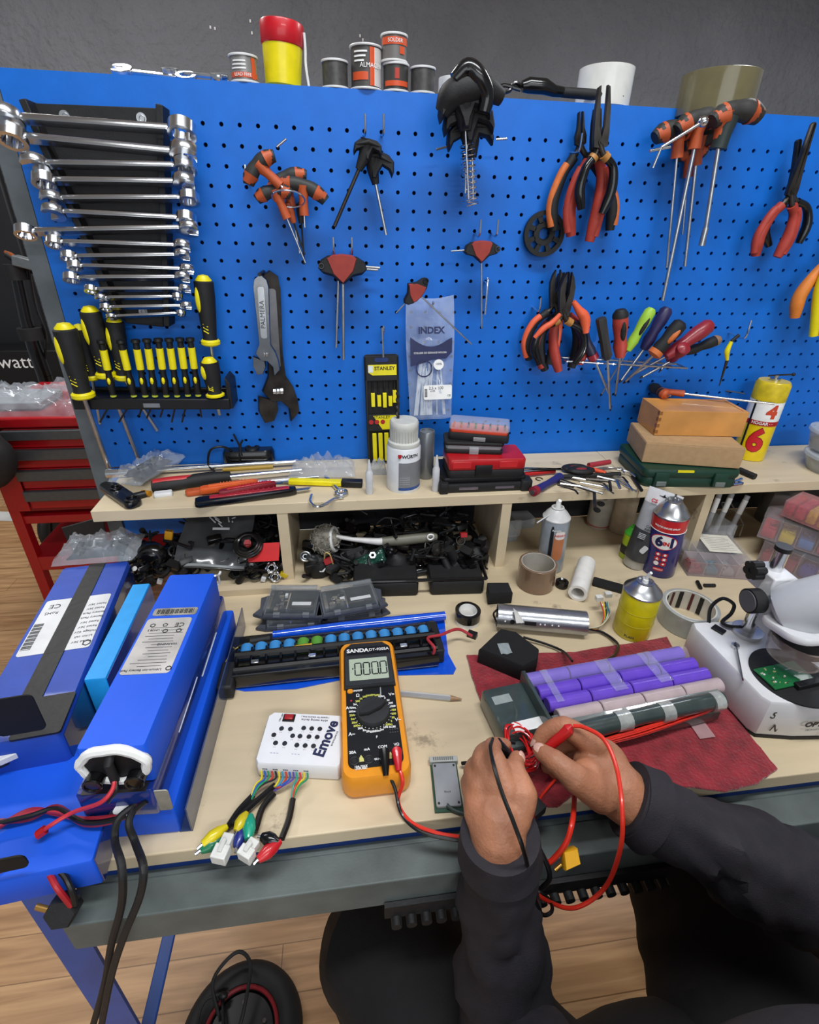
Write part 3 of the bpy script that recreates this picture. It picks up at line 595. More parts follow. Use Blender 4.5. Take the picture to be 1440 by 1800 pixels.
M, L = hang(1008, 530, 1022, 590, .055); solo('spring_grip', 'curved bright orange plier grip at the right of the lower bunch', 'grip', MB().tube(sm([(0, 0, 0), (.006, -.018, 0), (.012, -.034, 0), (.008, -.058, 0)]), [.004, .006, .0085, .009, .006], 12), OBR, M)
M, L = hang(978, 552, 940, 600, .055); solo('spring_grip', 'curved orange plier grip at the left of the lower bunch', 'grip', MB().tube(sm([(.006, .004, 0), (.004, -.014, 0), (-.002, -.03, 0), (-.004, -.05, 0)]), [.0035, .0045, .005, .005, .0035], 12), OBR, M)
GP3 = 'pliers at the right edge'
pliers('slim long nose pliers hanging alone near the right edge, red and black grips', (1431, 215), (1391, 338), (1328, 450), (1366, 452), .040, 'long', RDG, BRK, .0085, .0095, .5, GP3, gap=.0012, bwL=.6, bwR=.9)
pliers('black handled needle pliers crossed behind the slim red gripped pliers', (1404, 245), (1393, 335), (1352, 432), (1404, 428), .022, 'long', BLKG, None, .0068, .008, .6, GP3, gap=.002, bwR=1)
pliers('orange handled pliers cut off by the right edge, black tipped grip', (1510, 330), (1480, 430), (1397, 558), (1440, 590), .040, 'long', mat('#d87c2c', .5), None, .010, .01, .3, GP3)
M, L = hang(1448, 470, 1430, 590, .055); solo('tool_grip', 'long bright yellow grip hanging at the right edge', 'grip', MB().tube(sm([(.006, 0, 0), (-.002, -.04, 0), (0, -L, 0)]), [.006, .0085, .007], 12), YEL, M)
# ---- orange T handles at top right
GR = 'orange T handles hanging at the top right'
hook(1180, 238, 'chrome peg hook below the olive tape roll')
thandle('orange T handle at the right of the top right cluster, thick dark neck, long shaft', (1254, 205), (1336, 196), (1236, 432), .075, 'orange', .0145, .0032, .22, group=GR)
t = [o for o in COL.objects if o.name.startswith('t_handle_driver')][-1]
c_ = t.matrix_world.inverted() @ ony(1262, 262, -.075); e_ = t.matrix_world.inverted() @ ony(1281, 205, -.075); build('neck_sleeve', MB().tube([e_, e_.lerp(c_, .5), c_], [.0145, .0115, .0115], 14), mat('#26302f', .5), t); build('socket', MB().rod(t.matrix_world.inverted() @ ony(1241, 400, -.075), t.matrix_world.inverted() @ ony(1233, 432, -.075), .0045, 14), STL, t)
thandle('orange T handle with the longest shaft, reaching lowest on the board', (1190, 222), (1268, 205), (1165, 528), .050, 'orange', .0135, .0030, .52, group=GR)
thandle('orange T handle at the left of the top right cluster, holed orange end', (1152, 235), (1222, 228), (1172, 470), .035, 'orange', .0135, .0022, .6, group=GR)
thandle('orange T handle behind the others in the top right cluster, medium shaft', (1200, 250), (1262, 240), (1204, 468), .022, 'orange', .0125, .0028, .45, group=GR)
thandle('dark T handle furthest back of the top right cluster, shortest shaft', (1190, 272), (1240, 262), (1200, 412), .012, 'orange', .0110, .0016, .45, group=GR)
M, L = wall(1158, 262, 1236, 214, .095); solo('ratchet_bar', 'bright thin bar with a swivel head lying across the top right cluster', 'bar', MB().rod((.004, 0, 0), (L, 0, 0), .0022, 10).ell((L, 0, 0), .007, 14).rod((-.012, .004, 0), (.016, -.006, 0), .0018).rod((.004, 0, 0), (-.014, -.018, 0), .0018), CHR, M)
# ---- screwdriver fan in a wire holder
wh = MB(); a, b = ony(985, 628, -.02), ony(1190, 640, -.02)
wh.rod(a, b, .0018); wh.rod(a + V((0, -.03, 0)), b + V((0, -.03, 0)), .0018)
for k in range(9): p = a.lerp(b, k / 8); wh.rod(p + V((0, .018, 0)), p + V((0, -.032, 0)), .0016)
solo('wire_holder', 'wire holder gripping a fan of screwdrivers on the pegboard', 'holder', wh, STL)
def driver(label, A, B, S, r, col, dcol=None, d=.05, d2=None, sr=.0022, capc=None, group='screwdrivers fanned out in the wire holder', shape='round', ring=None, ds=None):
    M, L = hang(A[0], A[1], B[0], B[1], d, d2); t = thing('screwdriver', label, 'screwdriver', M, group)
    pf = [(0, 0), (r * .6, -.001), (r * .95, -L * .08), (r, -L * .3), (r * .78, -L * .55), (r * .92, -L * .75), (r * .6, -L * .97), (0, -L)] if shape == 'round' else [(0, 0), (r * .8, -.001), (r, -L * .06), (r * .9, -L * .5), (r, -L * .9), (r * .5, -L), (0, -L)]
    build('handle', MB().lathe(pf, 8 if shape == 'hex' else 18, DY), col, t)
    if dcol: build('grip_inlay', MB().ell((0, -L * .38, r * .55), (r * .45, L * .26, r * .6), 12), dcol, t, label='inlay in a second colour')
    if ring: build('collar', MB().lathe([(0, -L * .84), (r * .95, -L * .85), (r * .95, -L * .97), (r * .5, -L * 1.02), (0, -L * 1.02)], 16, DY), ring, t)
    if capc: build('cap', MB().lathe([(0, .002), (r * .6, .001), (r * .98, -L * .07), (r * 1.02, -L * .14), (0, -L * .14)], 16, DY), capc, t)
    p = M.inverted() @ ony(S[0], S[1], -(.035 if ds is None else ds)); build('shaft', MB().rod((0, -L * .97, 0), p, sr, 10), STL, t)
    q = (p - V((0, -L, 0))).normalized(); build('tip', MB().rod(p, p + q * .006, sr * 1.05, 8, sr * .45), DST, t)
    return t
PUR = mat('#2a2350', .45); LIM = mat('#9ac43a', .45); RDD = mat('#8e1f2a', .4, coat=.2)
driver('dark blue screwdriver with a red collar behind the cutters, left of the fan', (1015, 565), (1045, 632), (1072, 695), .010, mat('#23253a', .5), None, .045, ring=RDD)
driver('worn black straight screwdriver, second from the left of the fan', (1056, 558), (1068, 632), (1073, 718), .0095, mat('#2c2b29', .5), None, .06, shape='hex')
driver('red and black screwdriver standing upright in the fan', (1091, 545), (1090, 630), (1082, 692), .0130, RDG, BLKR, .06, sr=.002, capc=BLKR)
driver('lime green and black screwdriver in the fan with a hanging hole', (1147, 541), (1102, 618), (1058, 692), .0100, LIM, BLKR, .055, sr=.0015)
driver('dark purple screwdriver behind the lime green one', (1175, 540), (1130, 616), (1092, 668), .0115, PUR, None, .035, sr=.0026)
driver('black screwdriver with an orange inlay in the middle of the fan', (1200, 565), (1148, 625), (1100, 670), .0130, BLKR, OG, .060, sr=.0026, ring=OG)
driver('long dark red screwdriver pointing up to the right in the fan', (1252, 568), (1168, 628), (1110, 660), .0135, RDD, None, .055, sr=.002)
driver('short dark red screwdriver seen end on at the fan', (1205, 610), (1176, 632), (1162, 650), .0120, RDD, None, .075, .03, sr=.002)
driver('black screwdriver with a brown end, lowest on the right of the fan', (1265, 596), (1205, 620), (1130, 662), .0095, BLKR, None, .045, sr=.0022, capc=mat('#8a6a52', .6))
hook(1281, 585, 'tall chrome hook above the wooden box at right', .045, .03)
M, L = hang(1286, 600, 1268, 678, .045); t = thing('mini_pliers', 'small yellow handled pliers hanging from the tall hook above the wooden box', 'pliers', M)
build('handle', MB().tube(sm([(0, 0, 0), (-.004, -.018, 0), (0, -.034, 0)]), [.003, .0048, .0028], 10), YEL, t); build('grip_tip', MB().rod((0, 0, 0), (.012, .010, 0), .003, 10), BLKR, t); build('jaws', MB().rod((0, -.034, 0), (-.004, -L, 0), .0028, 8, .001), DST, t)
# ---- adjustable wrenches
def adj(label, A, B, L0, d, w1, w2, mats_, hs, rot=0, jawrot=0, txt=None):
    w2 *= 1.18
    M, L = hang(A[0], A[1], B[0], B[1], d); M = M @ Rm(rot, 'Y'); t = thing('adjustable_wrench', label, 'wrench', M, 'adjustable wrenches')
    po = [(w1 * .5, -.004), (w1 * .62, -L * .1), (w1 * .5, -L * .5), (w2 * .42, -L * .66), (w2 * .75, -L * .74)]
    out = [(0, .004)] + po + [(w2 * .95, -L * .84), (w2 * 1.0, -L * .93), (w2 * .55, -L * 1.0), (w2 * .50, -L * .90), (w2 * .1, -L * .84), (-w2 * .35, -L * .84), (-w2 * .75, -L * .76)] + [(-x, y) for x, y in po[::-1][1:]]
    build('body', MB().prism(out[::-1], -.005, .005, .0015), mats_, t)
    build('handle_panel', MB().prism(rrect(-w1 * .28, w1 * .28, -L * .60, -L * .09, w1 * .2), .0045, .0062, .0006), STL, t, label='recessed bright panel')
    if txt: text(txt, .010, t, T(0, -L * .36, .0064) @ Rm(90, 'Z'), BLK)
    build('moving_jaw', MB().prism([(-w2 * .95, -L * .79), (-w2 * .1, -L * .84), (-w2 * .05, -L * .90), (-w2 * .3, -L * .98), (-w2 * .75, -L * .99), (-w2 * 1.0, -L * .90)], -.005, .005, .0012), mats_, t)
    build('adjusting_screw', MB().cyl(w2 * .17, -w2 * .24, w2 * .24, 14, T(0, -L * .765, .002) @ Rm(80, 'Y')).torus(w2 * .17, .0012, 14, 6, T(w2 * .08, -L * .765, .002) @ Rm(80, 'Y')).torus(w2 * .17, .0012, 14, 6, T(-w2 * .08, -L * .765, .002) @ Rm(80, 'Y')), CHR, t, label='knurled chrome screw')
    return t
adj('big dark adjustable wrench hanging behind the chrome one, jaws open downward', (474, 480), (492, 742), 0, .016, .024, .030, DST, 1, rot=20)
adj('chrome adjustable wrench hanging in front on the left of the board', (458, 486), (470, 660), 0, .036, .019, .018, mat('#8e9092', .25, 1, var=.12), 1, txt='PALMERA')
M, L = hang(457, 482, 457, 492, .045); solo('peg_hook', 'black peg hook through the eye of the chrome adjustable wrench', 'hook', MB().rod((0, 0, -.045), (0, 0, .006), .0028), BLK, M, 'chrome peg hooks')
# ---- punch set in its blister tray
M, L = hang(670, 622, 676, 818, .006, .030); pw = .030
pk = thing('punch_set', 'black hanging tray of yellow pin punches leaning on the pegboard', 'tool set', M)
build('tray', MB().prism(rrect(-pw, pw, -L, 0, .006), -.012, -.006, .001).box(-pw, -pw + .004, -L + .002, -.004, -.012, .004).box(pw - .004, pw, -L + .002, -.004, -.012, .004).box(-pw, pw, -.046, -.003, -.008, .004).box(-pw, pw, -L * .67, -L * .52, -.008, .003), BLKR, pk, bev=.001)
build('hang_slot', MB().prism(rrect(-.012, .012, -.013, -.006, .003), .0035, .0045), mat('#0a2b66', .5), pk)
build('header_card', MB().prism([(-.024, -.018), (.026, -.018), (.026, -.036), (-.016, -.036), (-.024, -.031)][::-1], .004, .0048), YEL, pk, label='yellow header card')
text('STANLEY', .0088, pk, T(.005, -.0245, .0049), INK, bold=.0002)
build('header_emblem', MB().prism(rrect(-.0235, -.0155, -.031, -.019, .001), .0048, .0052), STL, pk)
text('STANLEY', .0072, pk, T(-.002, -L * .545, .0044), INK)
build('lower_card', MB().prism([(-.018, -L * .53), (.028, -L * .53), (.028, -L * .60), (.012, -L * .655), (-.002, -L * .655)][::-1], .003, .0042), YEL, pk, label='yellow card with red seals')
for k in range(3): build('seal', MB().cyl(.0042, .003, .0046, 16, T(-.022 + k * .0105, -L * .585, 0)), mat('#b02020', .5), pk, label='red round seal')
for k, (x, y0, y1, hh) in enumerate([(-.017, .27, .45, .16), (-.006, .29, .45, .16), (.004, .27, .46, .16), (.014, .30, .45, .16), (.022, .25, .42, .16)]):
    p_ = build('punch', MB().box(x - .0034, x + .0034, -L * y1, -L * (y0 + .06), -.003, .004), YEL, pk, bev=.0008, label='yellow punch body'); build('punch_tip', MB().rod((x, -L * (y0 + .07), 0), (x, -L * hh, 0), .0016, 8, .001), DST, p_)
for k, x in enumerate([-.017, -.006, .005, .016]): build('punch', MB().box(x - .0038, x + .0038, -L * .95, -L * .69, -.003, .004), YEL, pk, bev=.0008, label='yellow punch body')
hook(672, 578, 'long chrome peg hook that the punch tray hangs from', .03, .01)
M, L = hang(672, 576, 674, 628, .03); solo('hook_arm', 'straight bright wire above the punch tray', 'hook', MB().rod((0, 0, 0), (0, -L, 0), .0018), CHR, M)
# ---- cable tie bag
M, L = hang(756, 518, 757, 735, .010, .040); bt = thing('cable_tie_bag', 'clear plastic bag of white cable ties hanging at the centre of the pegboard', 'bag', M)
def bagf(sg):
    def g(a, b):
        x = (a - .5) * (.080 + .004 * sin(b * 5)); y = -b * L - .006 * sin(a * 3) * (1 - b); e = min(1, 5 * min(a, 1 - a))
        z = sg * (.0015 + .008 * e * min(1, b * 1.6) * (1 + .6 * noise.noise(V((a * 5, b * 9, sg))))) + .0016 * abs(noise.noise(V((a * 14, b * 25, 3))))
        return (x, y, z)
    return g
build('film', MB().grid(bagf(1), 22, 44).grid(bagf(-1), 12, 20), mat('#b9c9e6', .1, alpha=.30, coat=.8, var=.1, bump=.5, bscale=90), bt)
NV = mat('#0d1a4e', .35)
def onbag(po, zo=.010, m=None, nm='print', lb=None): build(nm, MB().prism(po, zo, zo + .0004), m or NV, bt, smooth=False, label=lb)
y0 = -L * .36
arc = [(.034 - .068 * i / 10, y0 - .010 + .010 * cos((i / 10 - .5) * 2.2) * -1 + .006) for i in range(11)]
po = [(-.036, y0 + .008)] + [(-.036 + .072 * i / 10, y0 + .008 - .016 * sin(pi * i / 10)) for i in range(1, 10)] + [(.036, y0 + .006), (.036, y0 - .018), (.026, y0 - .028), (.0, y0 - .030), (-.012, y0 - .034), (-.036, y0 - .040)]
onbag(po[::-1], .0105, lb='dark blue printed panel')
text('INDEX', .0150, bt, T(.0, y0 + .018, .0118), NV, bold=.0005)
text('COLLIER DE SERRAGE NYLON', .0042, bt, T(-.002, y0 - .018, .0118), INKW)
build('print_circle', MB().lathe([(.0125, 0), (.0145, 0), (.0145, .0008), (.0125, .0008), (.0125, 0)], 32, T(-.013, y0 - .044, .012)), NV, bt); build('print_circle', MB().cyl(.0088, 0, .0006, 28, T(.0125, y0 - .038, .0118)), INKW, bt, label='white printed circle')
text('100%', .0052, bt, T(.0125, y0 - .037, .0126), NV)
r_ = random.Random(4)
for k in range(26):
    x = r_.uniform(-.026, .026); y1 = -L * r_.uniform(.52, .62)
    build('cable_tie', MB().tube([(x * .6 + r_.uniform(-.006, .006), y1, r_.uniform(0, .006)), (x, -L * .8, r_.uniform(0, .007)), (x * 1.15, -L * .97, 0)], .0012, 5), mat('#e8ebee', .35), bt)
build('sticker', MB().prism(rrect(-.014, .036, -L * .83, -L * .71, .003), .0118, .0124), INKW, bt, label='white sticker with size and barcode')
text('2,5 x 100', .0068, bt, T(.008, -L * .735, .0126), INK); text('x100', .0042, bt, T(.002, -L * .758, .0126), INK)
for k in range(9): build('barcode_bar', MB().box(-.0125 + 0, -.0075, -L * .745 - k * .0016, -L * .745 - k * .0016 + .0009, .0124, .0127), INK, bt, smooth=False)
text('CE', .0050, bt, T(.031, -L * .80, .0126), INK)
# ================================================================ things on the top ledge
ZT2 = 1.589
def spool(u, v, hpx, r, label, h, y=.018, lab=None, wire=None, z=ZT2, rot=0):
    p = ony(u, v, 0); M = T(p.x, y, z) @ Rm(rot, 'Z'); t = thing('solder_spool', label, 'spool', M, 'solder spools on top of the pegboard')
    build('reel', MB().lathe([(0, 0), (r, 0), (r * 1.02, .0012), (r, .0025), (r * .5, .003), (r * .5, h - .003), (r, h - .0025), (r * 1.02, h - .0012), (r, h), (r * .45, h), (r * .40, h - .004), (0, h - .004)], 32), mat('#d8d8d8', .4), t, label='white plastic reel')
    build('label_wrap' if lab else 'solder_wire', MB().lathe([(r * .5, .0028), (r * .93, .003), (r * .93, h - .003), (r * .5, h - .0028)], 32), lab or wire, t)
    return t
GRW = mat('#4d4c4a', .4, .2, var=.15, nscale=150); ORL = mat('#d2532c', .4)
Mt = lambda z0, z1, r, a0, a1, m, t, n='label_band': build(n, MB().lathe([(r, z0), (r + .0005, z0), (r + .0005, z1), (r, z1)], 24, None, radians(a0), radians(a1)), m, t)
t = spool(428, 140, 0, .0195, 'short spool with a silver and orange label left of the yellow cup', .031, lab=mat('#8e8c8a', .35, .3)); Mt(.005, .0105, .0183, -150, -20, ORL, t); Mt(.004, .027, .0183, -50, -30, ORL, t); text('LEAD FREE', .005, t, T(0, 0, .0078), INKW, cyl=.0189)
for k in range(3): Mt(.014 + k * .004, .0155 + k * .004, .0184, -140 + 5 * k, -75, INKW, t, 'print_line')
t = spool(590, 150, 0, .0190, 'plain spool of dark solder wire left of the tallest spool', .032, wire=GRW)
t = spool(645, 153, 0, .0225, 'tallest spool with a black, orange and white label', .050, lab=mat('#4a4845', .4)); Mt(.010, .019, .0211, -150, -85, ORL, t); Mt(.004, .046, .0211, -78, -60, ORL, t); Mt(.004, .046, .0210, -60, 20, mat('#cfcac6', .4), t)
text('ALMACEN', .0075, t, Rm(20, 'Z') @ T(0, 0, .026), INKW, cyl=.0217); 
for k in range(3): Mt(.030 + k * .005, .032 + k * .005, .0213, -140, -100 + 6 * k, INKW, t, 'print_line')
t = spool(698, 155, 0, .0190, 'lower spool of the stacked pair, red label', .033, lab=mat('#3f3e3c', .4)); Mt(.006, .012, .0179, -150, -30, ORL, t); Mt(.014, .026, .0179, -100, -80, mat('#b03020', .4), t)
t = spool(695, 118, 0, .0190, 'upper spool of the stacked pair, orange label', .031, z=ZT2 + .0335, lab=mat('#6f6b68', .4)); Mt(.018, .026, .0179, -160, -20, ORL, t); text('SOLDER', .006, t, T(0, 0, .022), INKW, cyl=.0185); Mt(.008, .016, .0179, -70, -45, ORL, t)
t = spool(746, 157, 0, .0185, 'dark solder spool at the right end of the row', .031, wire=GRW)
p = ony(495, 140, 0); t = thing('plastic_tub', 'tall yellow plastic tub with a red screw lid and a strip hanging at its side', 'tub', T(p.x, .026, ZT2) @ Rm(3, 'Y') @ Matrix.Diagonal((1, 1, .9, 1)))
build('tub_body', MB().lathe([(0, 0), (.0225, 0), (.0245, .002), (.0270, .052), (.026, .052), (0, .050)], 36), mat('#ecd90c', .35, coat=.2), t, label='yellow tub'); build('lid', MB().lathe([(0, .050), (.0275, .0505), (.0285, .052), (.0295, .076), (.0285, .078), (.0255, .078), (.0245, .073), (0, .073)], 36), mat('#c21422', .35, coat=.2), t, label='red lid')
build('strip', MB().tube(sm([(.030, -.004, .070), (.0315, -.005, .05), (.032, -.006, .03), (.036, -.008, .004)]), .0018, 6, 1), mat('#dadada', .4), t, label='white hanging strip')
p = ony(805, 150, 0); solo('white_roll', 'small white roll half hidden behind the black rubber cluster', 'roll', MB().lathe([(.012, 0), (.0225, 0), (.0225, .024), (.012, .024), (.012, 0)], 32), mat('#dedede', .5), T(p.x, .03, ZT2))
def taperoll(label, M, r, ri, h, tm, cm=None, group=None, cat='tape', rings=1):
    t = thing('tape_roll', label, cat, M, group)
    build('tape', MB().lathe([(ri * 1.06, 0), (r - .0012, 0), (r, .0008), (r, h - .0008), (r - .0012, h), (ri * 1.06, h), (ri * 1.06, 0)], 48), tm, t); build('core', MB().lathe([(ri, 0), (ri * 1.06, 0), (ri * 1.06, h), (ri, h), (ri, 0)], 40), cm or mat('#a98a62', .7), t)
    return t
p = ony(1082, 165, 0); taperoll('wide white tape roll on the ledge behind the upper pliers', T(p.x, .042, ZT2), .041, .030, .050, mat('#d9d8d2', .22, coat=.5, var=.04))
p = ony(1245, 195, 0); taperoll('olive brown packing tape roll overhanging the board edge at the upper right', T(p.x, -.012, ZT2 - .012), .054, .038, .052, mat('#6a6244', .2, coat=.5, var=.06))
si = thing('soldering_iron', 'black soldering iron with its cable lying along the top ledge', 'soldering iron', T(0, 0, 0)); zz = ZT2 + .012
si.matrix_world = Matrix.Translation(ony(975, 160, 0) + V((0, .012, 0)))
o_ = ony(975, 160, 0) + V((0, .012, 0)); q_ = lambda u, v: ony(u, v, .012) - o_
build('handle', MB().tube([q_(918, 152), q_(930, 150), q_(958, 152), q_(975, 160), q_(990, 162)], [.007, .010, .010, .0075, .0065], 14), BLKG, si); build('barrel', MB().tube([q_(988, 162), q_(1040, 166), q_(1085, 170)], [.0065, .007, .0065], 14), BLKR, si); build('end_nut', MB().rod(q_(1083, 170), q_(1092, 171), .0085, 6), BLKG, si)
build('cable', MB().tube(sm([q_(918, 152), q_(905, 146), q_(895, 160), q_(875, 162), q_(885, 150), q_(915, 158)]), .0028, 8), BLKG, si); build('plug', MB().tube([q_(856, 145), q_(866, 152), q_(880, 164)], [.005, .006, .003], 8), BLKR, si)
tag(build('plug_tip', MB().rod(ony(852, 148, .02), ony(860, 152, .02), .0045, 8), mat('#8a2028', .5)), 'small dark red plug tip beside the black rubber loop', 'plug')
M = frame(ony(215, 132, .03), ony(322, 120, .01) - ony(215, 132, .03), V((0, -.5, 1))); L = (ony(322, 120, .01) - ony(215, 132, .03)).length
solo('combination_wrench', 'shiny wrench lying on the top ledge with its ring end raised', 'wrench', wrench_mb(L, .030), CHR, M @ T(0, 0, .004), 'wrenches lying on the top ledge')
M = frame(ony(300, 132, .03), ony(385, 132, .01) - ony(300, 132, .03), V((0, -.3, 1))); L = (ony(385, 132, .01) - ony(300, 132, .03)).length
solo('combination_wrench', 'shiny wrench lying flat on the top ledge left of the silver orange spool', 'wrench', wrench_mb(L, .024, False), CHR, M @ T(0, 0, .003), 'wrenches lying on the top ledge')
r_ = random.Random(2); 
sp = MB()
for u, v in ((370, 48), (378, 50), (443, 58), (440, 37), (633, 63), (638, 70), (1322, 118)): c = ony(u, v, 2.597); sp.box(c.x - .004, c.x + .004, 2.595, 2.6, c.z - .006, c.z + .006)
tag(build('plaster_chips', sp, INKW, smooth=False), 'tiny white plaster specks on the dark wall', 'specks', kind='stuff')
# ================================================================ things on the shelf (level ZS)
def can(label, M, r, h, body, name='spray_can', cat='can', dome=.18, shoulder=STL, valve=True, cap=None, group=None, rim=True):
    t = thing(name, label, cat, M, group); b = h * (1 - dome)
    build('body', MB().lathe([(0, .002), (r * .86, 0), (r * .97, .0008), (r, .003), (r, b - .001), (r * .985, b), (0, b)], 48), body, t)
    build('dome', MB().lathe([(r * .985, b - .0005), (r * 1.02, b), (r * 1.01, b + .002), (r * .95, b + .003), (r * .8, b + h * dome * .42), (r * .52, b + h * dome * .75), (r * .44, b + h * dome * .82), (r * .46, b + h * dome * .92), (r * .36, b + h * dome * .95), (r * .30, b + h * dome * .80), (0, b + h * dome * .8)], 40), shoulder, t, label='bare metal dome')
    if valve: build('valve', MB().lathe([(0, b + h * dome * .8), (r * .16, b + h * dome * .8), (r * .14, b + h * dome * 1.05), (r * .07, b + h * dome * 1.08), (r * .07, b + h * dome * 1.25), (0, b + h * dome * 1.25)], 16), WHT if cap is None else cap, t)
    return t
def faceM(M, u=None):  # rotation that turns local -y to the camera
    p = M.translation; d = CAMP - p; return Matrix.Rotation(math.atan2(d.x, -d.y), 4, 'Z')
def lean(u, v, z, tiltx=0, tilty=0): return Matrix.Translation(onz(u, v, z)) @ Rm(tilty, 'Y') @ Rm(tiltx, 'X')
def spr(u0, v0, u1, v1, z, h, name, label, cat, m, hw=.01, group=None): 
    M, L = flat(u0, v0, u1, v1, z); return M, L
# white lidded tin with grey label (front) and one behind
p = onz(712, 868, ZS); M = Matrix.Translation(p + V((0, .028, 0))); t = thing('screw_jar', 'white lidded tin with a grey printed label standing at the middle of the shelf', 'tin', M)
build('body', MB().lathe([(0, 0), (.0275, 0), (.0282, .002), (.0282, .076), (.0265, .079), (0, .079)], 44), mat('#dfe1e4', .35), t)
build('label_wrap', MB().lathe([(.0284, .006), (.0287, .006), (.0287, .056), (.0284, .056)], 40, faceM(M), radians(-105), radians(20)), mat('#7e8083', .4), t, label='grey printed panel')
build('blue_band', MB().lathe([(.0288, .006), (.0290, .006), (.0290, .011), (.0288, .011)], 40, faceM(M), radians(-105), radians(20)), mat('#2b4c8c', .4), t, label='blue band')
build('cap', MB().lathe([(.0, .078), (.0262, .078), (.0270, .081), (.0262, .086), (.0225, .088), (.0225, .106), (.0235, .110), (.0235, .118), (.0215, .121), (0, .121)], 44), mat('#cfcfc8', .3, alpha=.95), t, label='ribbed translucent cap')
for k in range(30): a = 2 * pi * k / 30; build('cap_rib', MB().box(-.0006, .0006, .0222, .0234, .088, .108, Rm(360 * k / 30, 'Z')), mat('#b9b9b2', .4), t, smooth=False)
build('emblem', MB().prism([(-.003, .004), (.003, .004), (.003, 0), (.001, -.003), (-.001, -.003), (-.003, 0)][::-1], .0287, .0291, 0, faceM(M) @ T(0, 0, .067) @ Rm(90, 'X') @ T(-.006, 0, 0)), mat('#b8202a', .4), t, label='red emblem')
text('WÜRTH', .0078, t, faceM(M) @ T(0, 0, .067) @ Rm(24, 'Z'), INK, cyl=.0284, bold=.0002)
for k in range(4): text('- - - - - - -', .004, t, faceM(M) @ Rm(6, 'Z') @ T(0, 0, .018 + .004 * k), INKW, cyl=.0287)
p = onz(742, 838, ZS); solo('metal_tube', 'plain grey metal tube standing right behind the white lidded tin', 'tube', MB().lathe([(0, 0), (.013, 0), (.0135, .001), (.0135, .086), (.0125, .088), (.011, .088), (.011, .086), (0, .086)], 30), mat('#84888c', .3, .6), Matrix.Translation(p + V((.006, .0, 0))))
p = onz(704, 850, ZS); solo('drill_bit', 'dark drill bit standing upright against the left of the tin cap', 'drill bit', MB().tube([(0.0015 * sin(k * 1.1), .0012 * cos(k * 1.1), k * .002) for k in range(40)], .0022, 7), DST, Matrix.Translation(p + V((-.007, -.004, .086)) ) @ T(0, 0, 0))
# glue bottles
GLU = mat('#d9dadd', .25, alpha=.8)
for (u, v, h, l) in ((650, 870, .062, 'small white glue bottle with a pointed nozzle left of the lidded tin'), (766, 865, .066, 'small white glue bottle with a pointed nozzle right of the lidded tin')):
    M = at(u, v, ZS); t = thing('glue_bottle', l, 'bottle', M @ T(0, .005, 0), 'small white glue bottles')
    build('body', MB().lathe([(0, 0), (.0055, 0), (.0062, .002), (.0062, h * .62), (.0035, h * .72), (0, h * .72)], 20), GLU, t); build('nozzle', MB().lathe([(0, h * .7), (.0040, h * .7), (.0036, h * .78), (.0012, h), (0, h)], 16), GLU, t)
# black plastic punch-set neighbours: bit boxes
M, L = flat(776, 868, 926, 862, ZS); D = .085
t = thing('socket_case', 'flat black tool case with two bright label strips under the red case', 'case', M)
build('base', MB().prism(rrect(.0, L, 0, D, .006), 0, .016, .002), BLKR, t); build('lid', MB().prism(rrect(.002, L - .002, .004, D, .006), .017, .026, .002), BLK, t); build('corner_guard', MB().prism(rrect(-.004, .012, -.004, .02, .004), 0, .020, .002), BLKR, t); build('corner_guard', MB().prism(rrect(L - .012, L + .008, -.004, .02, .004), 0, .020, .002), BLKR, t)
for x in (.2, .62): build('label_strip', MB().box(L * x, L * (x + .22), -.0008, .0004, .006, .0105), STL, t, label='bright label strip')
M, L = flat(788, 842, 922, 838, ZS + .026); t = thing('bit_case', 'closed red and black plastic case with white lettering on its lid', 'case', M)
build('base', MB().prism(rrect(0, L, 0, .062, .006), 0, .014, .002), BLKR, t); build('lid', MB().prism(rrect(.0, L, .0, .062, .006), .0145, .034, .003), mat('#b3161c', .35, coat=.2), t, label='red lid'); build('latch', MB().prism(rrect(L * .34, L * .56, -.003, .004, .002), .004, .024, .001), BLK, t)
text('KWB', .020, t, T(L * .42, .034, .0345), INKW, sx=1.6, bold=.0008)
for x in (.02, .62): build('lid_recess', MB().box(L * x + .004, L * x + .035, -.0006, .0008, .0185, .030), mat('#c92a2c', .35), t, bev=.0008)
M, L = flat(781, 797, 884, 800, ZS + .060); t = thing('bit_box', 'black bit box with clear front latch stacked on the red case', 'box', M)
build('base', MB().prism(rrect(-.0, L, 0, .045, .006), 0, .008, .002), BLKR, t); build('clear_band', MB().prism(rrect(.002, L - .002, .001, .045, .006), .008, .015, .001), CLR2, t, label='clear plastic band'); build('lid', MB().prism(rrect(-.001, L + .001, -.001, .046, .006), .015, .021, .002), BLKR, t); build('latch', MB().prism(rrect(L * .42, L * .58, -.003, .003, .001), .001, .013, .0005), CLR2, t)
M, L = flat(786, 772, 893, 781, ZS + .081); M = M @ T(.001, .0, 0); t = thing('bit_box', 'open clear lidded box of orange bit holders, topmost of the stack of cases', 'box', M)
build('base', MB().prism(rrect(0, L, 0, .042, .006), 0, .013, .002), BLKR, t); build('latch', MB().prism(rrect(L * .42, L * .62, -.002, .003, .001), .001, .008, .0005), mat('#8a8a8a', .4), t); build('insert', MB().prism(rrect(.003, L - .003, .003, .039, .005), .012, .018, .001), mat('#d8482a', .45), t, label='orange insert'); build('clear_lid', MB().prism(rrect(.0005, L - .0005, .0005, .0415, .006), .0185, .030, .002), CLR, t, label='clear plastic lid')
rr = random.Random(5)
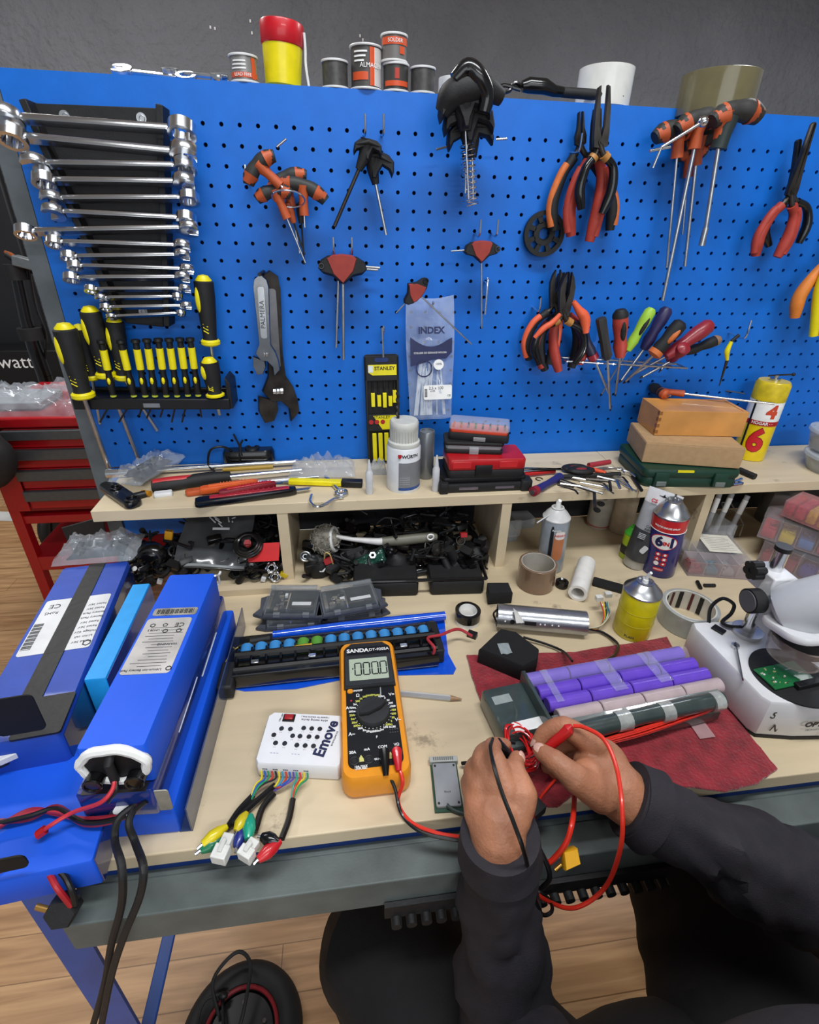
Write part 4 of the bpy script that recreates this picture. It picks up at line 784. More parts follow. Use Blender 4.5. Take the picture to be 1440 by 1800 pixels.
for k in range(16): x = .008 + (L - .016) * (k % 8) / 7; y = .012 + .014 * (k // 8); build('bit', MB().cyl(.0016, .016, .024, 6, T(x, y, 0)), rr.choice([STL, BLK, ORG, mat('#4a8a4a', .5)]), t)
# clamp meter / charger puck left
M = at(440, 812, ZS); t = thing('magnifier_puck', 'black oval plastic housing with a hole, standing at the back left of the shelf', 'housing', Matrix.Translation(onz(440, 814, ZS) + V((0, .0, 0))) @ Matrix.Scale(1.15, 4))
build('body', MB().prism(rrect(-.040, .040, -.016, .016, .015), 0, .026, .006), BLKG, t); build('eye', MB().torus(.009, .003, 24, 8, T(.006, 0, .026)), BLK, t); build('eye_hole', MB().cyl(.0075, .0255, .0265, 20, T(.006, 0, 0)), mat('#050506', .8), t)
build('cable', MB().tube(sm([(-.02, -.004, .020), (-.034, -.016, .036), (-.052, -.022, .034), (-.058, -.026, .012), (-.048, -.034, .003)]), .0018, 8), SHR, t)
build('tie', MB().tube(sm([(-.012, -.016, .004), (-.012, -.017, .02), (-.012, -.004, .030), (-.020, .002, .050)]), .0016, 6), BLK, t)
build('tie', MB().tube(sm([(-.008, -.016, .02), (-.010, -.006, .034), (-.006, -.004, .042)]), .0016, 6), BLK, t)
def stick(name, label, cat, pts, r, m, z, n=10, group=None, fz=None):
    P = [onz(u, v, z + dz) for u, v, dz in pts]; o = P[0].copy()
    return solo(name, label, cat, MB().tube([p - o for p in P], r, n, fz), m, Matrix.Translation(o), group)
# left pile of tools
stick('extension_bar', 'long chrome bar lying along the back of the shelf, its round end at the left', 'bar', [(188, 832, .008), (228, 830, .008), (232, 829, .008), (520, 812, .008)], [.0085, .0085, .0055, .005], CHR, ZS, 14)
stick('steel_rod', 'bright steel rod lying in front of the chrome bar', 'rod', [(405, 838, .012), (530, 826, .012)], .0035, CHR, ZS)
stick('steel_rod', 'thin grey steel rod lying lowest in the tool pile', 'rod', [(400, 852, .006), (560, 838, .006)], .0030, STL, ZS)
stick('amber_tube', 'thin amber tube lying along the back of the tool pile', 'tube', [(392, 826, .012), (480, 820, .012)], .004, mat('#a8862c', .3), ZS)
M, L = flat(268, 855, 408, 838, ZS + .010); t = thing('folding_knife', 'thick red and black cutter handle lying across the tool pile', 'knife', M)
build('handle', MB().tube(sm([(0, 0, 0), (L * .3, -.002, 0), (L * .6, .003, 0), (L * .98, .0, 0)], 4), [.010, .011, .0095, .012, .012, .010], 12), BLKR, t); build('grip_inlay', MB().tube(sm([(.002, .001, .003), (L * .3, .001, .0035), (L * .72, .004, .002)], 4), [.0085, .0095, .0085, .0075], 12), mat('#b5262a', .4), t, label='red upper grip'); build('blade_carrier', MB().box(L * .98, L * 1.1, -.003, .003, -.002, .003), STL, t)
M, L = flat(340, 888, 540, 862, ZS + .006); 
def cutter(label, a, b, z, c1, c2, w=.0095, blade=True):
    M, L = flat(*a, *b, z); t = thing('utility_knife', label, 'knife', M, 'utility knives in the tool pile')
    build('body', MB().prism([(0, -w * .6), (.006, -w), (L * .8, -w * .8), (L * .86, -w * .5), (L * .86, w * .5), (L * .8, w * .8), (.006, w), (0, w * .6)], -.0055, .0055, .002), c1, t)
    if c2: build('slider', MB().box(L * .12, L * .8, -w * .25, w * .75, .004, .0068), c2, t, bev=.001)
    for k in range(9): build('ridge', MB().box(L * (.3 + .045 * k), L * (.315 + .045 * k), w * .0, w * .75, .0065, .0078), c2 or c1, t, smooth=False)
    if blade: build('blade', MB().prism([(L * .84, -w * .4), (L * .97, -w * .4), (L, w * .4), (L * .84, w * .4)], -.0006, .0006), STL, t)
    return t
cutter('red and black utility knife, largest and nearest the shelf edge', (343, 884), (548, 858), ZS + .007, BLKG, mat('#a32030', .35, coat=.3), .0100)
cutter('orange ribbed utility knife lying behind the large red and black one', (352, 862), (470, 846), ZS + .013, mat('#d4581e', .4), ORG, .0065)
cutter('dark red slim utility knife lying on the pile behind the orange one', (385, 868), (500, 848), ZS + .014, mat('#7c1c26', .4), RED, .006)
M, L = flat(326, 868, 400, 858, ZS + .004); solo('knife_end', 'black and orange rounded knife end poking out left of the red utility knife', 'knife', MB().prism(rrect(0, L, -.007, .007, .0068), -.003, .006, .002), OR2, M)
M, L = flat(508, 846, 640, 850, ZS + .006); t = thing('utility_knife', 'yellow and black snap-off utility knife right of the clear bag', 'knife', M, 'utility knives in the tool pile')
build('body', MB().box(0, L * .72, -.0065, .0065, -.004, .0045), YEL, t, bev=.0015); build('end_block', MB().box(L * .70, L * .98, -.0075, .0075, -.005, .006), BLK, t, bev=.0015); build('blade', MB().box(-L * .2, 0, -.004, .004, -.0006, .0006), STL, t)
M, L = flat(572, 838, 600, 866, ZS + .004); solo('ratchet_wrench', 'small chrome ring wrench lying below the yellow utility knife', 'wrench', MB().torus(.0085, .0035, 24, 8, T(L, 0, 0)).rod((0, 0, 0), (L - .008, 0, 0), .0035), CHR, M)
P = [onz(u, v, ZS + .004) for u, v in ((548, 870), (546, 882), (556, 890), (572, 886), (590, 876), (604, 874))]; solo('bent_hook', 'bent bright metal hook with a black tip at the front edge of the shelf', 'hook', MB().tube(sm([p - P[0] for p in P]), .0026, 8), CHR, Matrix.Translation(P[0]))
M, L = flat(194, 860, 235, 888, ZS + .001); t = thing('camera_mount', 'black moulded plastic holder hanging over the left front corner of the shelf', 'holder', M)
build('body', MB().prism(rrect(-.012, L + .012, -.014, .012, .011), 0, .011, .003), BLKG, t); build('ring', MB().torus(.009, .002, 24, 8, T(L, 0, .012)), BLKG, t); build('ring', MB().torus(.007, .002, 24, 8, T(L * .3, .0, .012)), BLKG, t)
P = [onx(u, v, -.215) for u, v in ((168, 700), (140, 760), (140, 800), (160, 838), (185, 860))]; solo('rubber_hose', 'thick black rubber hose bowing out beside the grey upright at left', 'hose', MB().tube(sm([V((p.x - .035, .03, p.z)) - P[0] for p in P]), .0095, 12), BLKR, Matrix.Translation(P[0]))
stick('plug_connector', 'small black and amber connector lying beside the black holder', 'connector', [(232, 874, .005), (256, 868, .005)], .006, BLK, ZS); stick('amber_connector', 'small amber connector end on the shelf left of the white lump', 'connector', [(250, 866, .005), (264, 868, .005)], .0048, mat('#b0761a', .4), ZS)
solo('white_connector', 'small white plastic block lying near the front of the shelf', 'block', MB().prism(rrect(-.014, .014, -.006, .006, .003), 0, .008, .002), mat('#dcdcdf', .4), at(288, 872, ZS, .2))
bg = thing('zip_bag', 'open clear zip bag with dark foam inside, at the left of the shelf', 'bag', flat(222, 858, 352, 778, ZS + .005)[0] @ T(.052, -.006, .014) @ Rm(0, 'X'))
build('film', bagmesh(.125, .060, .022, 9, 30, 20, flatb=False), BAG, bg); build('foam', bagmesh(.075, .040, .015, 2, 14, 10, .3), mat('#2a2b2e', .8), bg, label='dark foam pad')
bg = thing('zip_bag', 'clear crumpled zip bag lying right of the black oval housing', 'bag', flat(522, 828, 650, 826, ZS + .012)[0] @ T(.045, .004, 0))
build('film', bagmesh(.11, .060, .030, 21, 26, 18), BAG, bg)
bg = thing('foil_scrap', 'crumpled clear plastic scrap beside the left glue bottle', 'scrap', at(665, 830, ZS)); build('film', bagmesh(.030, .025, .03, 31, 12, 12), CLR2, bg)
# scissors and pliers pile right of the cases
SC = thing('scissors', 'large black and red scissors lying open behind the hex keys', 'scissors', flat(900, 826, 1035, 824, ZS + .012)[0]); Ls = flat(900, 826, 1035, 824, ZS + .012)[1]
for s in (1, -1):
    b_ = build('blade', MB().prism([(0, s * .004), (Ls * .62, s * .000), (Ls * .66, s * -.006), (Ls * .1, s * .008)][::s], -.001 + s * .001, .001 + s * .001), STL, SC)
    cx = Ls * .86; build('handle', MB().lathe([(.009 + .0045 * cos(a), .0045 * sin(a)) for a in [2 * pi * k / 10 for k in range(11)]], 28, T(cx, -s * .013, s * .004) @ Matrix.Diagonal((1.9, 1, 1, 1))), BLKR, SC); build('handle_inlay', MB().ell((cx, -s * .013, s * .004 + .001), (.012, .006, .003), 14), mat('#8c2a2a', .5), SC)
stick('red_pliers', 'slim red plastic pliers handle lying behind the hex keys, right of the red case', 'handle', [(922, 834, .006), (975, 828, .006)], [.004, .0055, .0045], RED, ZS)
stick('orange_knife', 'bright orange knife handle end lying right of the scissors', 'handle', [(1030, 822, .010), (1065, 832, .010)], [.0045, .006, .004], mat('#e0502a', .45), ZS); stick('red_knife', 'dull red knife handle end lying behind the orange one', 'handle', [(1035, 818, .014), (1072, 812, .014)], [.005, .0065, .005], mat('#a0303a', .45), ZS)
M, L = flat(942, 862, 985, 838, ZS + .008); t = thing('screwdriver', 'purple and red ratchet handle lying in front of the scissors, socket end facing out', 'screwdriver', M); build('handle', MB().tube([(0, 0, 0), (L * .5, 0, 0), (L, 0, 0)], [.0075, .006, .0075], 14), mat('#2a2a6a', .4), t); build('collar', MB().rod((-.008, 0, 0), (.002, 0, 0), .0085, 16), mat('#8c2230', .4), t); build('socket', MB().rod((-.012, 0, 0), (-.007, 0, 0), .0045, 12), CHR, t)
def hexkey(label, u0, v0, u1, v1, u2, v2, r, z, g='loose hex keys on the shelf', m=None):
    P = [onz(u0, v0, z), onz(u1, v1, z), onz(u2, v2, z)]; o = P[0]; a, b, c = [p - o for p in P]; k = min(.006, (c - b).length * .5)
    q1 = b + (a - b).normalized() * k; q2 = b + (c - b).normalized() * k
    return solo('hex_key', label, 'hex key', MB().tube([a, q1, q1.lerp(b, .55).lerp(q2.lerp(b, .55), .25), q1.lerp(b, .55).lerp(q2.lerp(b, .55), .75), q2, c], r, 6), m or STL, Matrix.Translation(o), g)
HK = [(990, 845, 1045, 864, 1046, 890, .0030), (1000, 838, 1062, 850, 1070, 862, .0022), (985, 850, 1020, 855, 1060, 868, .0018), (1030, 842, 1072, 846, 1074, 862, .0026), (1050, 838, 1085, 846, 1090, 858, .0026), (1062, 832, 1100, 846, 1112, 862, .0020), (1040, 835, 1095, 838, 1104, 848, .0016), (1070, 822, 1108, 830, 1118, 838, .0018), (1060, 826, 1092, 822, 1098, 832, .0014), (980, 852, 1012, 862, 1016, 868, .0016), (1082, 842, 1104, 856, 1120, 864, .0014), (1020, 848, 1062, 856, 1080, 868, .0014)]
ds_ = ['largest hex key, its short arm hanging over the shelf edge', 'hex key lying long and flat behind the largest one', 'dark thin hex key pointing at the shelf edge', 'hex key with its bent arm toward the front, middle of the heap', 'hex key right of the heap middle, bent arm to the front', 'hex key slanting down to the right of the heap', 'thin hex key high in the heap', 'short hex key at the far right back of the heap', 'thinnest hex key at the back of the heap', 'short hex key at the far left of the heap', 'thin dark hex key nearest the green case', 'thin hex key crossing under the largest']
for k, (q_, dsc) in enumerate(zip(HK, ds_)): hexkey(dsc, *q_, ZS + .003 + .0028 * (k % 5), m=(STL if k % 3 else DST))
stick('dark_pliers', 'dark flat pliers nose lying in front of the scissors', 'pliers', [(985, 846, .006), (1010, 854, .005)], [.005, .003], DST, ZS); M, L = flat(948, 842, 960, 846, ZS + .001); solo('circlip', 'dark open retaining ring lying beside the red case', 'ring', MB().lathe([(.006 + .0009 * cos(a), .0009 * sin(a)) for a in [2 * pi * k / 6 for k in range(7)]], 20, None, .6, 5.6), DST, M)
stick('black_lever', 'long black lever lying through the heap behind the hex keys', 'lever', [(980, 838, .007), (1090, 834, .007)], [.004, .006, .005], BLKR, ZS)
stick('black_bar', 'small black bar lying against the left side of the green case', 'bar', [(1112, 838, .003), (1128, 862, .003)], .003, BLK, ZS)
# green case, cardboard box, wooden box
M, L = flat(1128, 856, 1293, 858, ZS); t = thing('tool_case', 'dark green plastic case at the bottom of the stack of boxes', 'case', M)
GRN = mat('#12382a', .45, var=.08); gd = -YS * .92
build('base', MB().prism(rrect(0, L, 0, .118, .012), 0, .018, .003), GRN, t); build('lid', MB().prism(rrect(-.002, L + .002, -.002, .12, .012), .019, .034, .004), GRN, t)
for x in (.10, .72): l_ = build('latch', MB().prism(rrect(L * x, L * (x + .15), -.006, .004, .002), .004, .030, .001), GRN, t); build('latch_tab', MB().box(L * x + .004, L * (x + .15) - .004, -.0075, -.004, .005, .014), mat('#6d7471', .4), l_, bev=.001)
build('yellow_tag', MB().box(L * .33, L * .5, -.0025, .001, .030, .0335), YEL, t)
M = frame(onz(1128, 812, ZS + .036), onz(1300, 824, ZS + .036) - onz(1128, 812, ZS + .036), UP); L = (onz(1300, 824, ZS + .036) - onz(1128, 812, ZS + .036)).length
CARD = mat('#b08f68', .8, var=.06, nscale=90); t = thing('cardboard_box', 'plain brown cardboard box between the wooden box and the green case', 'box', M)
build('carton', MB().prism(rrect(0, L, .0, .105, .001, 1), 0, .036, .0006), CARD, t, smooth=False); build('lid_flap', MB().prism(rrect(.001, L - .001, .001, .104, .001, 1), .0362, .0372), CARD, t, smooth=False)
M = frame(onz(1150, 765, ZS + .074), onz(1303, 768, ZS + .074) - onz(1150, 765, ZS + .074), UP); L = (onz(1303, 768, ZS + .074) - onz(1150, 765, ZS + .074)).length
WD = mat('#c98d48', .5, coat=.3, var=.16, nscale=14); t = thing('wooden_box', 'varnished pine box with finger joints, topmost of the stack on the shelf', 'box', M)
hb = .046; build('side_board', MB().box(0, L, 0, .006, 0, hb), WD, t, bev=.0005, smooth=False); build('side_board', MB().box(0, L, .070, .076, 0, hb), WD, t, smooth=False)
for x in (0, L - .006): build('end_board', MB().box(x - .0003, x + .0063, .006, .070, 0, hb), WD, t, smooth=False)
for k in range(4): build('finger_joint', MB().box(-.0006, .005, -.0005, .006, .004 + k * .0115, .010 + k * .0115), mat('#8f5a2a', .5), t, smooth=False)
build('lid', MB().box(.004, L - .004, .004, .072, hb - .006, hb - .001), WD, t, smooth=False)
zt_ = ZS + .074 + hb
def shelfon(u, v, z, tip, label, kind): pass
M, L = flat(1155, 688, 1215, 690, zt_ + .010); t = thing('t_handle_driver', 'orange and black T handle driver lying on top of the wooden box', 'driver', M)
build('grip', MB().tube(sm([(-.004, .018, .004), (.002, .006, .002), (.006, -.012, 0)], 4), [.008, .0105, .0085, .009], 14), DGR, t); build('grip_end', MB().tube([(.004, -.004, .001), (.010, -.016, -.001), (.012, -.02, -.001)], [.0088, .0095, .006], 14), OR2, t); build('neck', MB().tube([(.004, .002, 0), (.025, .002, -.001), (.050, -.002, -.002)], [.008, .0058, .0065], 14), OR2, t)
e_ = M.inverted() @ onz(1362, 710, zt_ + .006); build('shaft', MB().rod((.05, -.002, -.002), e_, .0022, 10), CHR, t); build('side_shaft', MB().rod((.012, -.02, 0), (.014, -.027, 0), .002), STL, t)
stick('steel_bit', 'short bright bit lying at the back of the wooden box top', 'bit', [(1232, 684, .004), (1255, 683, .004)], .003, STL, zt_); stick('grey_file', 'thin grey file lying at the back right of the wooden box top', 'blade', [(1262, 684, .002), (1310, 692, .002)], .0035, mat('#5a5c5e', .5, .5), zt_, 8, None, .3)
# yellow tall aerosol
b0 = onz(1325, 812, ZS); dct = onz(1325, 812, ZS); M = Matrix.Translation(b0 + V((.008, .028, 0))); fm = faceM(M)
t = thing('spray_can', 'tall yellow, white and red aerosol can at the right end of the shelf', 'can', M); hh = .168; r = .0285
build('body', MB().lathe([(0, .002), (r * .9, 0), (r * 1.0, .001), (r, .004), (r, .150), (r * .9, .156), (0, .156)], 48), mat('#e4c60c', .3, coat=.4), t, label='yellow lower body')
build('white_band', MB().lathe([(r + .0001, .082), (r + .0004, .082), (r + .0004, .120), (r + .0001, .120)], 48), INKW, t, label='white printed band'); build('red_band', MB().lathe([(r + .0004, .074), (r + .0007, .074), (r + .0007, .083), (r + .0004, .083)], 48), mat('#b01c1e', .4), t, label='red band')
build('yellow_cap', MB().lathe([(0, .121), (r + .0006, .121), (r + .0008, .150), (r * .93, .155), (0, .156)], 40), mat('#cdb416', .55, var=.2, nscale=50), t, label='dirty yellow sprayed shoulder')
build('dark_stripe', MB().lathe([(r + .0006, .004), (r + .0009, .004), (r + .0009, .120), (r + .0006, .120)], 6, fm, radians(-128), radians(-120)), INK, t)
build('valve', MB().cyl(.009, .156, .160, 16).cyl(.004, .160, .166, 12), STL, t); build('spray_tube', MB().tube([(-.016, 0, .165), (0, 0, .166), (.030, -.004, .168)], .0016, 8), DST, t); build('tube_tip', MB().ell((.031, -.004, .168), .0035, 10), BLK, t)
text('6', .062, t, fm @ T(0, 0, .042) @ Rm(8, 'Z'), mat('#7a1218', .4), cyl=r, bold=.0035, sx=.9); text('6', .062, t, fm @ T(0, 0, .042) @ Rm(8, 'Z'), mat('#c8222a', .4), cyl=r + .0003, bold=.0022, sx=.9)
text('HOGAR · ·', .0078, t, fm @ T(0, 0, .0785) @ Rm(10, 'Z'), INKW, cyl=r + .0007, bold=.0002)
text('4', .034, t, fm @ T(0, 0, .101) @ Rm(30, 'Z'), mat('#c8452a', .4), cyl=r + .0004, bold=.002)
stick('black_file', 'short black rounded file grip lying between the green case and the aerosol', 'handle', [(1300, 826, .006), (1328, 838, .006)], .0055, BLKR, ZS, 12)
for k, (u0, v0, u1, v1) in enumerate(((1290, 848, 1304, 842), (1288, 852, 1303, 850), (1294, 845, 1306, 850))): stick('socket_bit', 'small bright bit, %s of three beside the green case' % ['furthest back', 'nearest the edge', 'rightmost'][k], 'bit', [(u0, v0, .003), (u1, v1, .003)], .0028, CHR, ZS, 8, 'bright bits beside the green case')
# clear round tubs at right
def tub(label, u, v, z, r, h, rot=0):
    M = Matrix.Translation(onz(u, v, z)); t = thing('food_tub', label, 'tub', M, 'clear lidded tubs at the right end of the shelf')
    build('bowl', MB().lathe([(0, 0), (r * .78, 0), (r * .84, .004), (r * .97, h * .82), (r * .94, h * .82), (r * .80, .006), (0, .005)], 40), CLR2, t); build('lid', MB().lathe([(0, h * .90), (r * .85, h * .90), (r * .88, h * 1.0), (r, h), (r * 1.03, h * .93), (r * 1.03, h * .84), (r * .98, h * .84)], 40), mat('#cdd3d8', .25, alpha=.55), t, label='translucent lid')
    build('contents', MB().lathe([(0, .006), (r * .78, .006), (r * .82, h * .35), (r * .4, h * .5), (0, h * .42)], 24), mat('#5d5a56', .5, .3, var=.5, nscale=120), t, label='dark metal bits inside'); return t
tub('lower clear tub of metal bits at the right end of the shelf', 1462, 828, ZS, .052, .034)
t = tub('upper clear tub with a white sticker, stacked at the right end of the shelf', 1462, 790, ZS + .036, .046, .040); build('sticker', MB().cyl(.018, .0402, .0406, 24, T(-.012, 0, 0)), INKW, t)
# ================================================================ things on the bench (level ZB)
BB = mat('#0a55d8', .55, coat=.0, var=.05, nscale=12, bump=.08, bscale=60); BD = mat('#14307e', .25, coat=.8, var=.25, nscale=20, bump=.4, bscale=40); BTP = mat('#141415', .5, var=.2, bump=.2, bscale=120)
def slabM(u0, v0, u1, v1, zt): return flat(u0, v0, u1, v1, zt)
def softbox(L, w, h, r=.006, b=.003): return MB().prism(rrect(0, L, 0, w, r, 3), -h, 0, b)
LAB = mat('#d9dadb', .45, var=.08, nscale=30); INK2 = mat('#3c3d42', .6)
# pack 1 (far left)
M, L = slabM(105, 1288, 228, 985, .952); w1 = .092; t = thing('battery_pack', 'blue shrink wrapped battery pack with a black strip down its top, leftmost', 'battery', M, 'blue battery packs on the left of the bench')
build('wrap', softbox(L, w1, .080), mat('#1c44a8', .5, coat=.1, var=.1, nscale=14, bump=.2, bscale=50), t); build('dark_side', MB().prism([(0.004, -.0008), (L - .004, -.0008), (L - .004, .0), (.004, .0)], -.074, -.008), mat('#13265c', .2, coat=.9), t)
build('black_strip', MB().box(.02, L, w1 * .36, w1 * .60, -.001, .0012), BTP, t, label='black tape strip along the top')
build('tape_patch', MB().prism(rrect(.0, .052, -.0006, w1 * .50, .003), -.001, .0016), BTP, t); build('tape_patch', MB().prism(rrect(.01, .050, w1 * .52, w1 + .0006, .003), -.001, .0014), BTP, t)
build('end_opening', MB().prism(rrect(.008, w1 * .55, -.060, -.010, .006), .0, .0015, 0, Rm(-90, 'Y') @ Rm(90, 'Z') @ Rm(0, 'X')), mat('#050506', .7), t)
lx0, lx1 = L * .40, L * .74
lb = build('label_sheet', MB().prism(rrect(lx0, lx1, .006, w1 - .006, .004), .0001, .0007), LAB, t, label='white printed label')
build('black_strip', MB().box(lx0 - .002, lx1 + .002, w1 * .36, w1 * .60, .0005, .0013), BTP, t)
rr = random.Random(8)
RT = lambda x, y, z=.0009: T(x, y, z) @ Rm(180, 'Z')
for k in range(9): text(rr.choice(['Battery Pack', 'Rated 36V', 'Li-ion cell', 'Voltage 42V']), .0052, t, T(lx0 + .012 + k * .009, w1 * .20, .0008) @ Rm(90, 'Z'), INK2)
text('CE', .012, t, T(lx1 - .014, w1 * .78, .0008) @ Rm(90, 'Z'), INK); text('RoHS', .007, t, T(lx1 - .028, w1 * .78, .0008) @ Rm(90, 'Z'), INK)
for k in range(22): build('barcode_bar', MB().box(lx0 + .010 + k * .0022, lx0 + .010 + k * .0022 + (.0014 if k % 3 else .0006), w1 * .80, w1 * .92, .0007, .0010), INK, t, smooth=False)
build('recycling_mark', MB().lathe([(.0038, 0), (.0052, 0), (.0052, .0004), (.0038, .0004), (.0038, 0)], 6, T(lx0 + .008, w1 * .12, .0008)), INK, t)
def wire(label, pts, r, m, name='cable', cat='cable', k=6, group=None, n=8):
    P = [onz(u, v, z) for u, v, z in pts]; o = P[0].copy()
    return solo(name, label, cat, MB().tube(sm([p - o for p in P], k), r, n), m, Matrix.Translation(o), group)
def pwire(t, name, pts, r, m, k=6, n=7, label=None):
    Mi = t.matrix_world.inverted(); return build(name, MB().tube(sm([Mi @ onz(u, v, z) for u, v, z in pts], k), r, n), m, t, label=label)
bpy.context.view_layer.update()
for k in range(8): pwire(t, 'lead', [(66, 1312, .93), (62 - k * 2, 1302 - k * 2, .940), (44 - k * 2, 1296 + k * 1.5, .938), (8 + k, 1296 + k * 3.2, .932)], .0011, [INKW, BLK, WHT, mat('#e0e0e2', .5)][k % 4])
build('white_plug', MB().box(-.008, .008, -.012, .012, -.004, .004, t.matrix_world.inverted() @ at(14, 1320, .93, .5)), mat('#cfcfcf', .4), t, bev=.001, label='white plug with many pins'); build('black_plug', MB().box(-.010, .010, -.013, .013, -.006, .006, t.matrix_world.inverted() @ at(-6, 1330, .925, .5)), BLKR, t, bev=.002)
bg = thing('foil_bag', 'crumpled clear bag with dark contents lying on the far end of the leftmost battery', 'bag', flat(110, 985, 235, 975, .956)[0] @ T(.046, .022, 0)); build('film', bagmesh(.115, .075, .030, 12, 30, 20), BAG, bg); build('contents', bagmesh(.08, .045, .014, 13, 14, 10), mat('#2c3238', .5), bg)
# cyan slab
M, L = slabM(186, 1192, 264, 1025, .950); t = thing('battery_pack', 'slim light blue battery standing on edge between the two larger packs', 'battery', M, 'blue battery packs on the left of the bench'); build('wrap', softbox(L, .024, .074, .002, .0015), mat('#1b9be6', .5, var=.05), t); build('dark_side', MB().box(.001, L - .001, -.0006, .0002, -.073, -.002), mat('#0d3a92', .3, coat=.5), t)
# blue box at the lower left
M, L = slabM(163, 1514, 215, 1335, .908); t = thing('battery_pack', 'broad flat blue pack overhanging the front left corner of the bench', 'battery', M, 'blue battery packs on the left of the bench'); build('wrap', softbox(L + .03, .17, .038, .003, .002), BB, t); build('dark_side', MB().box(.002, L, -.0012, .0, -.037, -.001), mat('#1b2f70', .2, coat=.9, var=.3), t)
build('end_slot', MB().prism(rrect(.045, .15, -.032, -.014, .006), .0, .0015, 0, Rm(-90, 'Y') @ Rm(90, 'Z')), mat('#060608', .7), t)
wire('red and black cable pair leaving the slot of the broad flat blue pack', [(-20, 1535, .912), (30, 1524, .905), (78, 1528, .90), (100, 1560, .895), (125, 1592, .87)], .0026, mat('#a8202a', .4)); wire('black cable beside the red one, ending at the hanging plug', [(-20, 1555, .90), (40, 1540, .90), (100, 1530, .90), (124, 1560, .89), (132, 1590, .87)], .0026, WIREB)
t = thing('plug', 'black hanging plug with a brass tip in front of the blue leg', 'plug', at(112, 1598, .862)); build('body', MB().prism(circ(.014, 6), -.008, .008, .002, Rm(60, 'X')), BLKR, t); build('brass_tip', MB().rod((-.010, 0, .0), (-.024, .004, .002), .0028), mat('#c89a50', .3, .8), t); build('boot', MB().rod((.004, 0, .004), (.014, .006, .012), .0055, r2=.003), BLKR, t)
# bottom long pack with silver end
M, L = slabM(305, 1424, 411, 1072, .908); t = thing('battery_pack', 'long bright blue pack at the bottom of the stack, silver taped near end', 'battery', M, 'blue battery packs on the left of the bench')
build('wrap', softbox(L, .080, .038, .003, .002), BB, t); build('clear_side', MB().box(.0, L + .004, -.012, -.0105, -.0378, .0).box(0, L, -.012, .001, -.0378, -.0366), mat('#3a4a72', .12, alpha=.75, coat=.8, var=.3, nscale=20), t, label='loose clear film along the right side'); build('silver_end', MB().prism(rrect(-.001, .066, -.034, -.003, .003), 0, .0012, .0004, Rm(-90, 'Y') @ Rm(90, 'Z')), mat('#a9a69c', .45, .3, var=.35, nscale=30, bump=.4, bscale=60), t, label='silver tape over the end')
# middle pack
M, L = slabM(268, 1390, 394, 1046, .946); t = thing('battery_pack', 'dark blue film wrapped pack in the middle of the stack', 'battery', M, 'blue battery packs on the left of the bench'); build('wrap', softbox(L, .070, .0385, .004, .003), BD, t); build('tape_patch', MB().box(.0, .016, .006, .064, .0001, .0008), mat('#2a2420', .5), t)
for k in range(2): build('film_edge', MB().rod((L * (.25 + .3 * k), -.0003, -.012 - .010 * k), (L * (.5 + .3 * k), -.0003, -.008 - .01 * k), .0007), mat('#c9d2e6', .15), t)
# top pack
M, L = slabM(255, 1312, 380, 1007, .998); w3 = .061; t = thing('battery_pack', 'bright blue pack topmost of the stack, white foam round its open end', 'battery', M, 'blue battery packs on the left of the bench')
build('wrap', softbox(L, w3, .051, .004, .003), BB, t); lx0, lx1 = L * .33, L * .66
build('label_sheet', MB().prism(rrect(lx0, lx1, .006, w3 - .004, .004), .0001, .0007), mat('#bdb8b4', .45, var=.25, nscale=18), t, label='worn grey label, printed upside down')
build('barcode_sheet', MB().prism(rrect(L * .68, L * .73, .004, w3 - .006, .003), .0001, .0007), mat('#9a968c', .45, var=.3), t)
for k in range(24): build('barcode_bar', MB().box(L * .69, L * .72, .008 + k * .0018, .008 + k * .0018 + (.0011 if k % 3 else .0005), .0007, .0010), INK, t, smooth=False)
UD = lambda x, y: T(x, y, .0009) @ Rm(90, 'Z')
text('WARNING', .0045, t, UD(lx0 + .042, w3 * .35), INK2); text('CE', .009, t, UD(lx1 - .012, w3 * .28), INK); text('UN38.3', .0042, t, UD(lx1 - .020, w3 * .72), INK); text('Lithium-ion Battery Pack', .0042, t, UD(lx0 + .005, w3 * .6), INK2)
for k in range(14): build('print_line', MB().box(lx0 + .010 + k * .0045, lx0 + .0106 + k * .0045, w3 * .16 + rr.uniform(0, .01), w3 * .85 - rr.uniform(0, .018), .0007, .0009), INK2, t, smooth=False)
for k, (x, y) in enumerate(((lx1 - .012, .55), (lx1 - .012, .78), (lx1 - .022, .5), (lx1 - .022, .25), (lx0 + .006, .14))): build('print_mark', MB().lathe([(.0022, 0), (.0032, 0), (.0032, .0003), (.0022, .0003), (.0022, 0)], 5 + k, T(x, w3 * y, .0008)), INK, t)
E_ = Rm(-90, 'Y') @ Rm(90, 'Z')
E_ = Matrix(((0, 0, -1, 0), (1, 0, 0, 0), (0, 1, 0, 0), (0, 0, 0, 1)))  # local x->y, y->z, z->-x : faces the near end
ring = [(w3 * .5 + w3 * .47 * cos(a) * (1 + .03 * sin(9 * a)), -.020 + .021 * sin(a) * (1 + .04 * sin(7 * a + 1))) for a in [2 * pi * k / 40 for k in range(41)]]
build('foam_ring', MB().tube([E_ @ V((x, y, .002)) for x, y in ring], .0045, 8), mat('#e9e9e6', .6), t, label='white foam around the opening'); build('opening', MB().prism([(x * .96 + .001, y) for x, y in ring[:-1]], -.002, .003, 0, E_), mat('#060607', .6), t)
for x in (.2, .8): build('black_boss', MB().cyl(.0085, .0, .012, 18, E_ @ T(w3 * x, -.034, 0)).torus(.0075, .0015, 18, 6, E_ @ T(w3 * x, -.034, .012)), BLKG, t)
